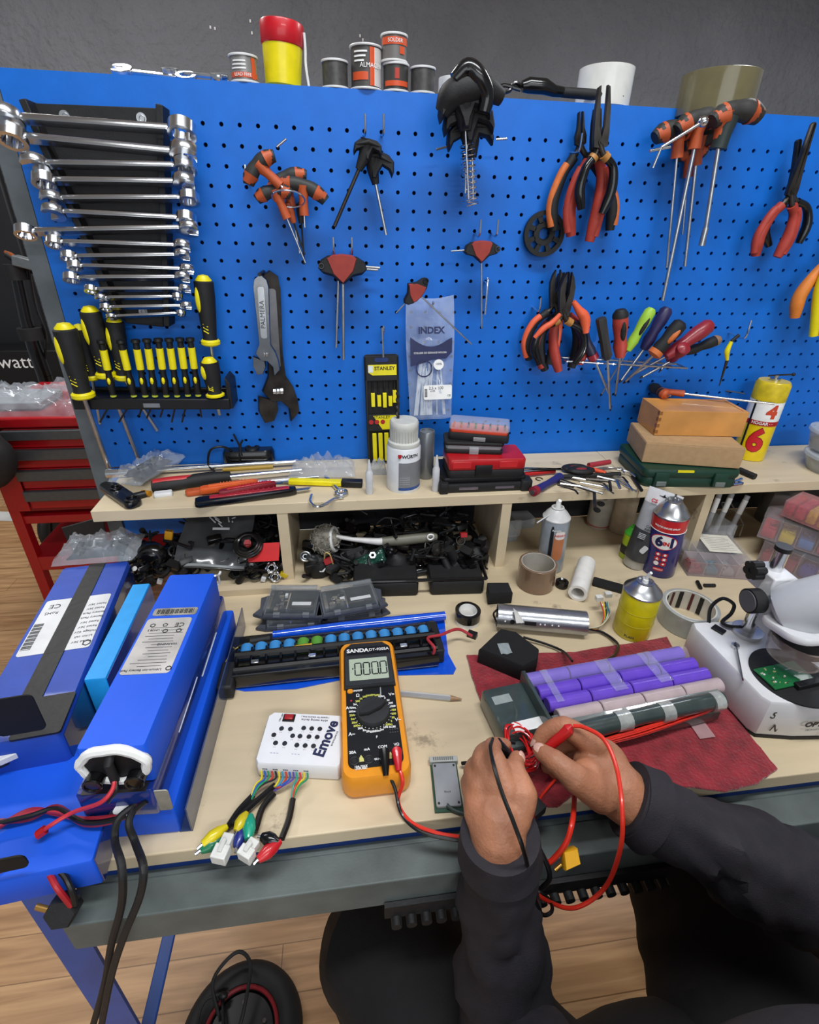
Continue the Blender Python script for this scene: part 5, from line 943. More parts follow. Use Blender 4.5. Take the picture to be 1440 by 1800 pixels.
build('lead_boot', MB().tube([E_ @ V((w3 * .5, -.006, .002)), E_ @ V((w3 * .5, -.010, .008)), E_ @ V((w3 * .5, -.034, .008))], .004, 10), BLKR, t)
bpy.context.view_layer.update()
pwire(t, 'lead', [(196, 1356, .97), (200, 1382, .965), (178, 1410, .955), (128, 1428, .93), (90, 1450, .925), (72, 1464, .918)], .0020, mat('#c2303a', .4), label='red lead'); pwire(t, 'lead_tip', [(80, 1458, .920), (66, 1468, .917)], .0042, RED); pwire(t, 'lead', [(200, 1356, .968), (205, 1386, .962), (190, 1410, .945)], .0018, WIREB)
for k, (c, dz) in enumerate(((mat('#a02838', .4), 0), (mat('#b03040', .4), .003), (WIREB, .004), (mat('#8c2230', .4), -.003))):
    wire(['thick dark red lead running left from the stack of packs', 'second red lead of the bundle crossing the blue pack', 'black lead running left along the red ones', 'lower dark red lead of the bundle'][k], [(258, 1408, .928 + dz), (215, 1432 + k * 2, .918 + dz), (150, 1440 + k * 3, .914 + dz), (100, 1430 - k * 4, .914 + dz), (50, 1425 + k * 5, .914 + dz), (-20, 1465 - k * 7, .914 + dz)], .0024, c, group='leads crossing the flat blue pack')
def hcable(label, top, low, r):
    P = [onz(*p) for p in top] + [ony(u, v, y) for u, v, y in low]; o = P[0].copy()
    solo('cable', label, 'cable', MB().tube(sm([p - o for p in P], 6), r, 9), BLKR, Matrix.Translation(o), 'thick black cables hanging from the battery stack')
hcable('thick black cable hanging down in front of the bench, left one of two', [(240, 1414, .925), (208, 1440, .925), (202, 1478, .915)], [(214, 1525, -.638), (214, 1590, -.644), (196, 1660, -.645), (184, 1730, -.645), (160, 1815, -.645)], .0034)
hcable('thick black cable hanging down in front of the bench, right one of two', [(236, 1420, .925), (226, 1448, .925), (238, 1482, .912)], [(252, 1525, -.638), (246, 1575, -.645), (218, 1645, -.652), (196, 1715, -.652), (176, 1815, -.652)], .0034)
tag(build('white_tape', MB().prism(rrect(-.010, .010, -.006, .006, .002), 0, .004, .001, at(222, 1424, .922, -.3)), INKW), 'small white tape piece binding the thick black cables', 'tape') 
# ---- opened battery
M, L = flat(402, 1190, 800, 1150, ZB); t = thing('opened_battery', 'opened battery with light blue cells in a black frame, lying behind the multimeter', 'battery', M); Mi = M.inverted()
def px2(pts, z=0): return [tuple((Mi @ onz(u, v, ZB + z)).xy) for u, v in pts]
bl = px2([(392, 1208), (430, 1216), (520, 1212), (600, 1196), (700, 1188), (797, 1186), (802, 1176), (788, 1150), (780, 1078), (700, 1090), (600, 1100), (490, 1112), (430, 1122), (400, 1170)])
build('blue_wrap', MB().prism(bl, 0, .0015, .0004), mat('#0b4fd0', .18, coat=1, bump=.3, bscale=30), t, label='glossy cut open blue wrap'); e = px2([(480, 1118), (600, 1104), (700, 1094), (782, 1084)], .01); build('blue_fold', MB().tube([V((x, y, .012)) for x, y in e], [.006, .008, .009, .007], 10), mat('#0b4fd0', .15, coat=1), t)
fr = px2([(402, 1200), (404, 1160), (418, 1130), (760, 1092), (778, 1140), (776, 1160), (560, 1180), (430, 1206)], .0)
build('frame', MB().prism(fr, .0016, .012, .002), BLKG, t); 
# cells row: from (415,1148) to (740,1110) back row and lower front row
a, b = Mi @ onz(432, 1158, ZB + .02), Mi @ onz(748, 1124, ZB + .02); CEL = mat('#3f8fd0', .3, coat=.4); n_ = 14; CELG = mat('#5c9a3a', .35)
for k in range(n_):
    c = a.lerp(b, k / (n_ - 1)); d = (b - a).normalized(); nn = V((-d.y, d.x, 0)); m_ = CELG if k in (4, 5) else CEL
    build('cell', MB().rod(c - nn * .004, c + nn * .021, .0088, 16), m_, t, label='green cell' if m_ is CELG else None)
for s, hh in ((-1, .024), (1, .020), (-.15, .030)):
    d = (b - a).normalized(); nn = V((-d.y, d.x, 0)); p = a - d * .012 + nn * s * .024; q_ = b + d * .012 + nn * s * .024
    build('frame_bar', MB().tube([V((p.x, p.y, hh)), V((q_.x, q_.y, hh))], .0055 if s < 0.5 else .004, 8), BLKG, t)
for k in range(n_ + 1):
    c = a.lerp(b, (k - .5) / (n_ - 1)); d = (b - a).normalized(); nn = V((-d.y, d.x, 0))
    build('frame_rib', MB().tube([V((*(c - nn * .026).xy, .006)), V((*(c - nn * .016).xy, .031)), V((*(c + nn * .006).xy, .033)), V((*(c + nn * .024).xy, .010))], .0017, 6), BLKG, t)
d = (b - a).normalized(); nn = V((-d.y, d.x, 0)); q0 = a - nn * .030 - d * .015; q1 = b - nn * .030 + d * .012
build('front_cover', MB().prism([tuple(p.xy) for p in (q0 - nn * .006, q1 - nn * .008, q1 + nn * .024, q0 + nn * .024)], .002, .026, .005), BLKG, t)
build('amber_foam', MB().tube([V((*(a.lerp(b, .26)).xy, .031)), V((*(a.lerp(b, .36)).xy, .032))], .003, 8), mat('#c8a020', .5), t)
for k in (0, .3, .55, .8): c = a.lerp(b, k + .06) - nn * .018; build('nickel_tab', MB().box(c.x - .005, c.x + .005, c.y - .003, c.y + .003, .030, .0325), CHR, t, bev=.0005)
build('end_block', MB().box(b.x + .005, b.x + .022, b.y - .03, b.y + .03, .002, .026), BLKR, t, bev=.002); build('end_block', MB().box(a.x - .03, a.x - .010, a.y - .05, a.y - .005, .002, .024), BLKR, t, bev=.003)
build('foam_strip', MB().rod(Mi @ onz(440, 1128, ZB + .02), Mi @ onz(475, 1122, ZB + .02), .006, 10), BLKR, t)
wire('red and black lead from the opened battery ending in a small dark plug at right', [(756, 1160, .88), (764, 1140, .905), (752, 1122, .905), (775, 1116, .90), (805, 1106, .895), (830, 1118, .885)], .0022, mat('#a8303a', .4)); tag(build('lead_plug', MB().box(-.007, .007, -.0045, .0045, 0, .008, at(830, 1119, ZB, -.6)), BLK), 'small dark plug at the end of the red lead, left of the black foam blocks', 'plug') 
wire('thin yellow and black sense wire poking out left of the opened battery', [(446, 1128, .89), (415, 1140, .89), (395, 1166, .88), (386, 1182, .873)], .0009, mat('#b8a040', .5))
# ---- clear lidded module cases
def module(label, u0, v0, u1, v1, z, D, H, wing=1):
    M, L = flat(u0, v0, u1, v1, z); t = thing('module_case', label, 'case', M, 'clear lidded circuit cases')
    GR_ = mat('#4a4d55', .4, var=.1); build('base', MB().prism([(0, 0), (L, 0), (L + .0, D), (0, D)], 0, H * .45, .003), GR_, t)
    build('side_wing', MB().prism([(-.016, .006), (0, 0), (0, D * .8), (-.012, D * .7), (-.008, D * .3)], 0, H * .35, .002), GR_, t); build('side_wing', MB().prism([(L, 0), (L + .014, .004), (L + .008, D * .3), (L + .012, D * .7), (L, D * .85)], 0, H * .35, .002), GR_, t)
    build('circuit_board', MB().box(.004, L - .004, .004, D - .006, H * .45, H * .5), mat('#23292a', .5, var=.4, nscale=90), t); r = random.Random(int(u0 + v0))
    build('relay', MB().box(L * .48, L * .92, D * .2, D * .52, H * .5, H * .75), BLK, t, bev=.001); build('relay_label', MB().box(L * .52, L * .88, D * .26, D * .38, H * .75, H * .77), LAB, t)
    build('metal_strip', MB().box(L * .06, L * .12, D * .15, D * .8, H * .5, H * .72), CHR, t); build('metal_strip', MB().box(L * .43, L * .455, D * .1, D * .7, H * .5, H * .8), CHR, t)
    for k in range(12): x, y = r.uniform(.012, L * .4), r.uniform(.008, D - .014); build('component', MB().box(x, x + r.uniform(.003, .008), y, y + r.uniform(.003, .007), H * .5, H * r.uniform(.6, .8)), r.choice([STL, STL, BLK, mat('#7a7466', .5), LAB, CHR]), t, smooth=False)
    build('clear_lid', MB().prism(rrect(.001, L - .001, .001, D - .001, .003), H * .47, H, .002), mat('#b4babf', .1, alpha=.15, coat=1, var=.1), t, label='clear plastic lid'); build('lid_rib', MB().rod((.004, D * .85, H), (L - .004, D * .85, H), .0035, 8), mat('#8a8f94', .15, alpha=.5, coat=1), t)
    for x in (.2, .75): build('clip', MB().box(L * x, L * x + .010, -.0015, .004, H * .3, H * .62), mat('#8a8f94', .2, alpha=.6), t, bev=.0005)
    return t
module('lower clear lidded circuit case at the left, beneath the upper one', 468, 1112, 566, 1104, ZB, .055, .018)
module('lower clear lidded circuit case at the right, partly behind the opened battery', 575, 1098, 672, 1085, ZB, .055, .018)
module('upper clear lidded circuit case at the left, grey base and silver strips', 462, 1090, 556, 1090, ZB + .019, .062, .020)
module('upper clear lidded circuit case at the right, tilted a little', 568, 1090, 668, 1072, ZB + .019, .058, .020)
# ---- multimeter
zt_m = ZB + .034; A, B_ = onz(604, 1376, zt_m), onz(722, 1358, zt_m); C_, D_ = onz(594, 1138, zt_m), onz(692, 1116, zt_m)
mid0, mid1 = (A + B_) / 2, (C_ + D_) / 2; Wm = ((A - B_).length + (C_ - D_).length) / 2; yv = (mid1 - mid0); Lm = yv.length
xv = yv.normalized().cross(UP); M = Matrix((xv, yv.normalized(), UP)).transposed().to_4x4(); M.translation = V((*mid0.xy, ZB))
mm = thing('multimeter', 'yellow cased digital multimeter with a black front, its display lit in zeros', 'multimeter', M); h = .034; hw = Wm / 2; AMB = mat('#e8941a', .45, coat=.15, var=.04)
build('holster', MB().prism(rrect(-hw, hw, 0, Lm, .014), 0, h, .005), AMB, mm, label='amber rubber holster')
build('front_panel', MB().prism(rrect(-hw + .0075, hw - .0075, .012, Lm - .008, .008), h - .002, h + .0012, .0006), BLK, mm)
build('head_panel', MB().prism([(-hw + .0055, Lm * .585), (hw - .0055, Lm * .585), (hw - .0065, Lm - .018), (hw - .016, Lm - .0075), (-hw + .016, Lm - .0075), (-hw + .0065, Lm - .018)], h, h + .0045, .0015), mat('#232425', .5), mm)
build('name_strip', MB().prism(rrect(-hw * .72, hw * .80, Lm * .858, Lm * .920, .002), h + .0044, h + .0050), mat('#0c0c0d', .4), mm)
text('SANDA', .0088, mm, T(-hw * .34, Lm * .889, h + .0051), INKW, bold=.0003); text('DT-9205A', .0062, mm, T(hw * .42, Lm * .889, h + .0051), INKW, bold=.0001)
build('bezel', MB().prism(rrect(-hw * .80, hw * .80, Lm * .600, Lm * .845, .003), h + .004, h + .0052, .0004), mat('#303233', .45), mm)
sc_ = build('display', MB().prism(rrect(-hw * .66, hw * .66, Lm * .635, Lm * .815, .001), h + .0050, h + .0056), mat('#b4bfa8', .3, coat=.6, var=.03), mm, smooth=False, label='pale green LCD')
def seg(cx, cy, w, hh, m_):
    mb = MB(); tk = .0016; z0 = h + .0056; z1 = h + .0059
    for (x0, x1, y0, y1) in ((-w, w, hh - tk / 2, hh + tk / 2), (-w, w, -hh - tk / 2, -hh + tk / 2)): mb.box(cx + x0 + .0006, cx + x1 - .0006, cy + y0, cy + y1, z0, z1)
    for sx in (-1, 1):
        for s0, s1 in ((.0006, hh - .0006), (-hh + .0006, -.0006)): mb.box(cx + sx * w - tk / 2, cx + sx * w + tk / 2, cy + s0, cy + s1, z0, z1)
    return mb
DK = mat('#16181a', .5)
for k in range(4): build('digit', seg(-hw * .36 + k * hw * .29, Lm * .725, .0040, .0100, DK), DK, mm, smooth=False)
build('decimal_point', MB().box(-hw * .36 + 2.5 * hw * .29 - .001, -hw * .36 + 2.5 * hw * .29 + .001, Lm * .725 - .011, Lm * .725 - .009, h + .0056, h + .0059), DK, mm, smooth=False)
build('screen_mark', MB().box(-hw * .56, -hw * .52, Lm * .725, Lm * .737, h + .0056, h + .0059), DK, mm, smooth=False)
kx, ky = .001, Lm * .40; kr = hw * .53
build('dial', MB().lathe([(0, 0), (kr, 0), (kr, .003), (kr * .94, .006), (kr * .6, .0065), (0, .0065)], 48, T(kx, ky, h + .001)), mat('#2b2c2d', .55), mm)
build('dial_bar', MB().prism([(-kr * .88, -.001), (-kr * .4, -.0052), (kr * .4, -.0052), (kr * .9, -.001), (kr * .9, .001), (kr * .4, .0052), (-kr * .4, .0052), (-kr * .88, .001)], .006, .0125, .0015, T(kx, ky, h + .001) @ Rm(24, 'Z')), mat('#242526', .5), mm)
vals = ['200m', '2', '20', '200', '1000', '750', '200', '20', '2', '200m', 'hFE', '2m', '20m', '200n', '20n', '2n', '20A', '200m', '20m', '2m', '20A', '200m', '20m', '2m', '200', '2k', '20k', '200k', '2M', '20M', '200M']
for k, s in enumerate(vals[:30]):
    a = radians(62 - k * 12); rr_ = kr * 1.24; col = YEL if (k in (5, 6, 7, 8, 9, 17, 18, 19, 20) or k > 23) else INKW
    text(s, .0036, mm, T(kx + rr_ * cos(a) * 1.0, ky + rr_ * sin(a) * 1.02, h + .0014), col if col is not YEL else mat('#d8d860', .5), bold=.00012)
    build('dial_tick', MB().cyl(.0005, 0, .0003, 6, T(kx + kr * 1.07 * cos(a), ky + kr * 1.07 * sin(a), h + .0012)), INKW, mm)
for s, x, y, z_ in (('V=', .68, .52, .006), ('V~', .78, .335, .006), ('A=', -.72, .45, .006), ('A~', -.66, .27, .006), ('Ω', -.42, .535, .006), ('F', .08, .235, .004), ('20A', -.66, .155, .0045), ('mA', -.24, .165, .0045), ('COM', .22, .17, .0045), ('VΩ', .64, .175, .0045), ('ON/OFF', -.42, .572, .0034), ('ECBE', .58, .29, .0034), ('10A MAX', -.44, .068, .0034), ('MAX', .02, .10, .0034), ('UNFUSED', -.44, .056, .003)):
    text(s, z_, mm, T(hw * x, Lm * y, h + .0014), INKW, bold=.0001)
build('power_button', MB().prism(rrect(-hw * .76, -hw * .56, Lm * .555, Lm * .585, .0028), h, h + .003, .001), AMB, mm, label='amber power button'); build('red_dot', MB().cyl(.0011, 0, .0004, 12, T(-hw * .64, Lm * .50, h + .0012)), mat('#d04050', .4), mm)
for x in (-.62, -.20, .24, .60): build('jack', MB().torus(.0044, .0015, 20, 8, T(hw * x, Lm * .105, h + .001)).cyl(.003, 0, .0016, 14, T(hw * x, Lm * .105, h)), BLKR, mm)
for x in (-.42, .43): build('warning_sign', MB().prism([(hw * x - .0045, Lm * .095), (hw * x + .0045, Lm * .095), (hw * x, Lm * .135)], h + .0012, h + .0016), mat('#cfc97a', .5), mm)
for k in range(8): build('socket_pin', MB().cyl(.0008, 0, .0004, 8, T(hw * .5 + (k % 4) * .0028, Lm * .255 + (k // 4) * .004, h + .0012)), mat('#4a4a4a', .5), mm)
build('film_fold', MB().tube([(hw * .34, Lm * .58, h + .0013), (hw * .33, Lm * .53, h + .002), (hw * .30, Lm * .50, h + .0015)], .0007, 6), mat('#dfe2e4', .1, alpha=.6), mm)
bpy.context.view_layer.update()
# leads
J1, J2 = M @ V((hw * .24, Lm * .105, h)), M @ V((hw * .60, Lm * .105, h))
def wpts(label, P, r, m, name='test_lead', cat='test lead', k=7, parts=None):
    o = P[0].copy(); t = thing(name, label, cat, Matrix.Translation(o)); build('wire', MB().tube(sm([p - o for p in P], k), r, 9), m, t)
    return t, o
Z_ = lambda u, v, z: onz(u, v, z)
RLD = mat('#d8301f', .35, coat=.2)
tr_, o = wpts('red test lead looping from the multimeter over the hand to the red probe', [J2 + V((0, -.012, .004)), Z_(708, 1375, .90), Z_(700, 1410, .878), Z_(722, 1445, .874), Z_(770, 1465, .874), Z_(830, 1478, .868), Z_(868, 1515, .83), Z_(915, 1548, .80), Z_(960, 1582, .80), Z_(1010, 1596, .82), Z_(1062, 1562, .86), Z_(1090, 1495, .93), Z_(1094, 1425, .965), Z_(1084, 1350, .972), Z_(1062, 1300, .978), Z_(1028, 1279, .975), Z_(1008, 1276, .972)], .0021, RLD)
build('plug', MB().tube([J2 - o + V((0, 0, -.002)), J2 - o + V((0, -.001, .010)), J2 - o + V((0, -.010, .006)), J2 - o + V((0, -.018, .003))], [.005, .0058, .0045, .003], 14), mat('#c01822', .35, coat=.3), tr_, label='red plug')
p0, p1 = Z_(1006, 1276, .968), Z_(960, 1318, .940); build('probe', MB().tube([p0 - o, p0.lerp(p1, .12) - o, p0.lerp(p1, .75) - o, p1 - o], [.0022, .0062, .0050, .0038], 14), mat('#c01a1c', .35, coat=.3), tr_, label='red probe handle'); pt = Z_(905, 1345, .905); build('needle', MB().rod(p1 - o, p1.lerp(pt, .5) - o, .001, 8), CHR, tr_)
tb_, o = wpts('black test lead running from the multimeter to the black probe in the left hand', [J1 + V((0, -.012, .002)), Z_(694, 1385, .89), Z_(706, 1430, .875), Z_(740, 1462, .874), Z_(800, 1476, .873), Z_(845, 1480, .868), Z_(905, 1520, .84), Z_(940, 1560, .80), Z_(966, 1582, .80), Z_(970, 1602, .81), Z_(952, 1606, .82), Z_(936, 1560, .87), Z_(922, 1500, .955), Z_(903, 1446, .976), Z_(882, 1392, .984), Z_(868, 1345, .985), Z_(862, 1315, .975), Z_(866, 1299, .958)], .0019, SHR)
build('plug', MB().tube([J1 - o + V((0, 0, -.002)), J1 - o + V((0, 0, .010)), J1 - o + V((0, -.012, .004)), J1 - o + V((0, -.020, .0))], [.005, .0058, .0045, .003], 14), BLKG, tb_, label='black plug')
p0, p1 = Z_(868, 1300, .952), Z_(905, 1340, .935); build('probe', MB().tube([p0 - o, p0.lerp(p1, .12) - o, p0.lerp(p1, .75) - o, p1 - o], [.0028, .0058, .0050, .004], 14), BLKG, tb_, label='black probe handle')
# ---- tester
zt_e = .893; a, b, c, d = onz(446, 1342, zt_e), onz(598, 1350, zt_e), onz(470, 1250, zt_e), onz(598, 1262, zt_e)
M = frame(V((*a.xy, ZB)), b - a, UP); We = (b - a).length; He = abs((M.inverted() @ c).y); et = thing('ebike_tester', 'white box tester with a red rocker switch and black dots, left of the multimeter', 'tester', M); hz = zt_e - ZB
sk = (M.inverted() @ c).x
build('case', MB().prism([(0.004, 0), (We - .003, 0), (We, .004), (We, He - .005), (We - .006, He), (sk * .4 + .006, He), (sk * .4, He - .006), (0, .005)], 0, hz, .003), mat('#e2e2e4', .4, var=.02), et)
build('rocker_switch', MB().box(We * .18, We * .33, He * .80, He * .95, hz, hz + .0015), BLK, et, bev=.0005); build('rocker', MB().box(We * .20, We * .31, He * .825, He * .925, hz + .0013, hz + .004), mat('#a01a16', .35, coat=.4), et, bev=.001, label='red rocker')
for x, y in ((.20, .66), (.31, .66), (.13, .53), (.36, .53), (.18, .38), (.29, .38), (.47, .69), (.57, .69), (.67, .69), (.45, .53), (.56, .53), (.66, .53), (.44, .36), (.54, .36), (.64, .36)): 
    build('indicator', MB().torus(.0022, .0007, 14, 6, T(We * x, He * y, hz + .0004)).cyl(.0019, 0, .001, 12, T(We * x, He * y, hz)), mat('#2a2a2c', .3, coat=.5), et)
    text('- -', .003, et, T(We * x, He * y - .0048, hz + .0002), INK2)
text('Emove', .0182, et, T(We * .775, He * .52, hz + .0002) @ Rm(78, 'Z'), mat('#23264a', .5), bold=.0006, sx=.95); text('ebike testing device', .0040, et, T(We * .58, He * .86, hz + .0002) @ Rm(180, 'Z'), INK2); text('( special for electric bike )', .0032, et, T(We * .58, He * .92, hz + .0002) @ Rm(180, 'Z'), INK2); text('WWW.EMOVE', .0030, et, T(We * .875, He * .52, hz + .0002) @ Rm(78, 'Z'), INK2)
text('ON OFF', .003, et, T(We * .155, He * .88, hz + .0002) @ Rm(80, 'Z'), INK2)
for x in (.2, .45): text('– – –', .0045, et, T(We * x, He * .2, hz + .0002), mat('#6a6aa0', .5))
for k in range(5): text('≡≡≡', .0034, et, T(We * (.12 + .12 * k), -.0001, hz * .62) @ Rm(90, 'X'), INK2)
bpy.context.view_layer.update(); cols = ['#d8c22a', '#2a5aa8', '#2a8a5a', '#c03a2a', '#1d1d20', '#d8c22a', '#3a8ab0', '#c03a2a', '#2a5aa8', '#5a4a9a', '#2a9a8a', '#c03a2a', '#d8c22a', '#2a8a5a']
gat = [(440, 1405), (440, 1405), (440, 1405), (438, 1403), (438, 1403), (480, 1382), (480, 1382), (482, 1384), (482, 1384), (482, 1390), (512, 1405), (512, 1405), (514, 1405), (514, 1403)]
for k, (c_, g) in enumerate(zip(cols, gat)):
    u = 458 + k * 6.2; pwire(et, 'lead', [(u, 1350 + (k % 3), ZB + .010), (u + 2, 1368, ZB + .012), ((u + g[0]) / 2, 1380 + k % 4, ZB + .012 + .001 * (k % 3)), (g[0] + k % 3, g[1], ZB + .008)], .0011, mat(c_, .4), 5, 6)
for (pp) in ([(445, 1398), (420, 1425), (400, 1455)], [(484, 1380), (455, 1405), (425, 1432), (408, 1450)], [(482, 1395), (462, 1420), (452, 1450), (448, 1462)], [(515, 1405), (508, 1440), (495, 1475)]): pwire(et, 'sleeve', [(u, v, ZB + .007) for u, v in pp], .0034, SHR)
def clip(col, a, b, label):
    A_, B2 = onz(*a), onz(*b); t = thing('alligator_clip', label, 'clip', frame(A_, B2 - A_, UP), 'coloured alligator clips of the white tester'); L = (B2 - A_).length
    build('boot', MB().tube([(0, 0, 0), (L * .3, 0, 0), (L * .6, 0, 0), (L * .95, 0, 0)], [.0025, .0058, .0066, .0036], 12), col, t); build('jaw', MB().rod((L * .9, 0, 0), (L * 1.15, .001, 0), .0016, 8), CHR, t)
clip(mat('#d8c414', .35, coat=.3), (400, 1452, ZB + .008), (354, 1488, ZB + .006), 'yellow alligator clip pointing to the lower left of the bench edge')
clip(mat('#12704a', .35, coat=.3), (398, 1470, ZB + .004), (352, 1500, ZB + .000), 'dark green alligator clip under the yellow one')
clip(mat('#c8b414', .35, coat=.3), (434, 1428, ZB + .010), (415, 1465, ZB + .008), 'second yellow clip half hidden between the wires')
clip(mat('#1a9a7a', .35, coat=.3), (441, 1432, ZB + .010), (436, 1478, ZB + .010), 'turquoise green clip beside the right white connector')
clip(mat('#1c2a7a', .35, coat=.3), (432, 1448, ZB + .006), (416, 1495, ZB + .002), 'dark blue clip between the two white connectors')
clip(BLKG, (490, 1480, ZB + .010), (458, 1470, ZB + .010), 'black clip lying behind the red one at the bench edge'); clip(mat('#c01c24', .35, coat=.3), (494, 1478, ZB + .008), (452, 1515, ZB + .006), 'red alligator clip at the bench edge, rightmost of the clips')
for (a, b, l) in (((404, 1468, ZB + .008), (386, 1520, ZB + .0), 'left white wire connector hanging at the bench edge'), ((450, 1478, ZB + .010), (430, 1515, ZB + .004), 'right white wire connector hanging at the bench edge')):
    A_, B2 = onz(*a), onz(*b); L = (B2 - A_).length; t = thing('wire_connector', l, 'connector', frame(A_, B2 - A_, UP), 'white wire connectors'); build('body', MB().box(0, L * .55, -.0055, .0055, -.004, .005).box(L * .45, L, -.0075, .0075, -.006, .0065), mat('#dadad4', .4), t, bev=.001); build('latch', MB().box(L * .3, L * .8, -.002, .002, .0055, .009), mat('#cfcfc8', .4), t, bev=.0005)
# ---- pen
a, b = onz(712, 1219, ZB + .004), onz(812, 1229, ZB + .004); M = frame(a, b - a, UP); L = (b - a).length; t = thing('pen', 'clear ballpoint pen lying behind the multimeter', 'pen', M); build('barrel', MB().rod((-.03, 0, 0), (L * .80, 0, 0), .0038, 6), CLR2, t); build('ink_tube', MB().rod((-.03, 0, 0), (L * .8, 0, 0), .0017, 8), mat('#2a2440', .5), t); build('tip', MB().rod((L * .80, 0, 0), (L, 0, 0), .0036, 12, .0008), mat('#9a7a5a', .4), t, label='brown tip')
# ---- aluminium battery board near the left hand
zc = ZB + .007; a, b = onz(768, 1418, zc), onz(812, 1416, zc); c = onz(763, 1332, zc); M = frame(V((*a.xy, ZB)), b - a, UP); w_ = (b - a).length; hh = (M.inverted() @ c).y; t = thing('controller_board', 'small silver plated circuit module between the multimeter and the left hand', 'circuit board', M)
build('board', MB().box(-.002, w_ + .002, -.003, hh + .004, 0, .0025), mat('#2a4a3a', .5), t); build('heat_plate', MB().prism(rrect(0, w_, 0, hh * .88, .002), .0025, .007, .0006), mat('#b9bcbc', .35, .7, var=.05), t, label='silver heat plate'); build('connector_row', MB().box(-.003, w_ + .003, hh * .90, hh * 1.02, .002, .008), mat('#a9aca8', .4), t, bev=.0005)
for x, y in ((.1, .06), (.9, .06), (.1, .82), (.9, .82)): build('screw', MB().cyl(.0013, .007, .0075, 10, T(w_ * x, hh * y, 0)), DST, t)
for k in range(10): build('pin', MB().box(w_ * (.05 + .09 * k), w_ * (.05 + .09 * k) + .0014, hh * .93, hh * 1.0, .008, .0085), mat('#6a6c68', .4), t, smooth=False)
text('Blood', .0030, t, T(w_ * .5, hh * .28, .0071), INK2)
wire('black wire running from the silver module to the battery on the red cloth', [(812, 1342, .878), (832, 1338, .885), (848, 1318, .892), (864, 1300, .900), (885, 1302, .905), (905, 1306, .90)], .0021, WIREB); wire('dark wires leaving the near end of the silver module', [(785, 1415, .876), (800, 1425, .874), (822, 1432, .874)], .0022, mat('#2c3a34', .5))
# ================================================================ right half of the bench
# electrical tape roll
M = at(821, 1092, ZB); t = thing('tape_roll', 'small roll of black electrical tape on a white core, left of the black foam cube', 'tape', M, None); build('core', MB().lathe([(.0135, 0), (.0185, 0), (.0185, .012), (.0135, .024), (.0135, 0)], 36), INKW, t, label='white core'); build('tape', MB().lathe([(.0145, .008), (.0200, .008), (.0200, .023), (.0145, .023), (.0145, .008)], 40), BLKG, t); build('core_hole', MB().cyl(.0135, .0, .012, 24), mat('#b8b4ae', .6), t)
# black foam cube
M, L = flat(858, 1066, 900, 1064, ZB); solo('foam_block', 'small black foam cube standing left of the brown tape roll', 'block', MB().prism([(0, .0), (L, 0), (L * 1.0, .026), (L * .1, .028)], 0, .024, .002), mat('#17181a', .9, bump=.3), M @ T(0, .004, 0))
FOAM = mat('#151517', .9, bump=.3, bscale=300)
zq = ZB + .030; P = [onz(u, v, zq) for u, v in ((862, 1145), (872, 1112), (900, 1105), (948, 1140), (945, 1158), (918, 1172), (890, 1168))]; P = [onz(u, v, zq) for u, v in ((842, 1140), (880, 1104), (908, 1110), (948, 1140), (946, 1158), (920, 1172))]; o = V((*P[0].xy, ZB)); t = thing('foam_block', 'faceted black foam block with a strip of clear tape, behind the purple battery', 'block', Matrix.Translation(o)); build('foam', MB().prism([tuple((p - o).xy) for p in P][::-1], 0, .030, .003), FOAM, t); c = onz(885, 1140, zq + .001) - o
build('tape_strip', MB().grid(lambda a, b: (c.x - .006 + .016 * a, c.y - .010 + .020 * b, c.z + .001 * sin(a * 9) * cos(b * 8)), 8, 8), mat('#b9c4c6', .15, alpha=.6, coat=.8, bump=.4), t, label='clear tape patch')
tag(build('paper_scrap', MB().grid(lambda a, b: (*(onz(912, 1098, zq + .0) + V((.012 * a - .004, .02 * b, .012 * b * (1 - a) + .003))),), 4, 4), mat('#c9c6c0', .6)), 'small torn pale paper scrap on the rear edge of the foam block', 'scrap')
# brown tape roll, black ring, white tube roll
taperoll('brown packing tape roll standing on the bench in front of the spray can', at(940, 1026, ZB), .032, .027, .046, mat('#7d6450', .18, coat=.7, alpha=.97, var=.12, nscale=10), mat('#a8a49c', .6))
M = at(987, 1030, ZB); solo('black_ring', 'small black and steel ring lying between the brown tape and the white tube', 'ring', MB().lathe([(.006, 0), (.011, 0), (.011, .010), (.009, .011), (.006, .009), (.006, 0)], 28), BLKG, M)
a, b = onz(1016, 1042, ZB + .017), onz(1030, 995, ZB + .017); d = b - a; M = frame(V((*a.xy, ZB + .0155)), d, UP); L = d.length + .012; solo('tube_roll', 'white cardboard tube roll lying on its side on the bench', 'roll', MB().lathe([(.0105, 0), (.0155, 0), (.0155, L), (.0105, L), (.0105, 0)], 36, Rm(90, 'Y')), mat('#e2e0dc', .6), M)
M, L = flat(1040, 1030, 1105, 1048, ZB); solo('black_strip', 'flat black rubber strip lying behind the yellow can', 'strip', MB().prism(rrect(0, L, 0, .022, .003), 0, .006, .001), BLKR, M)
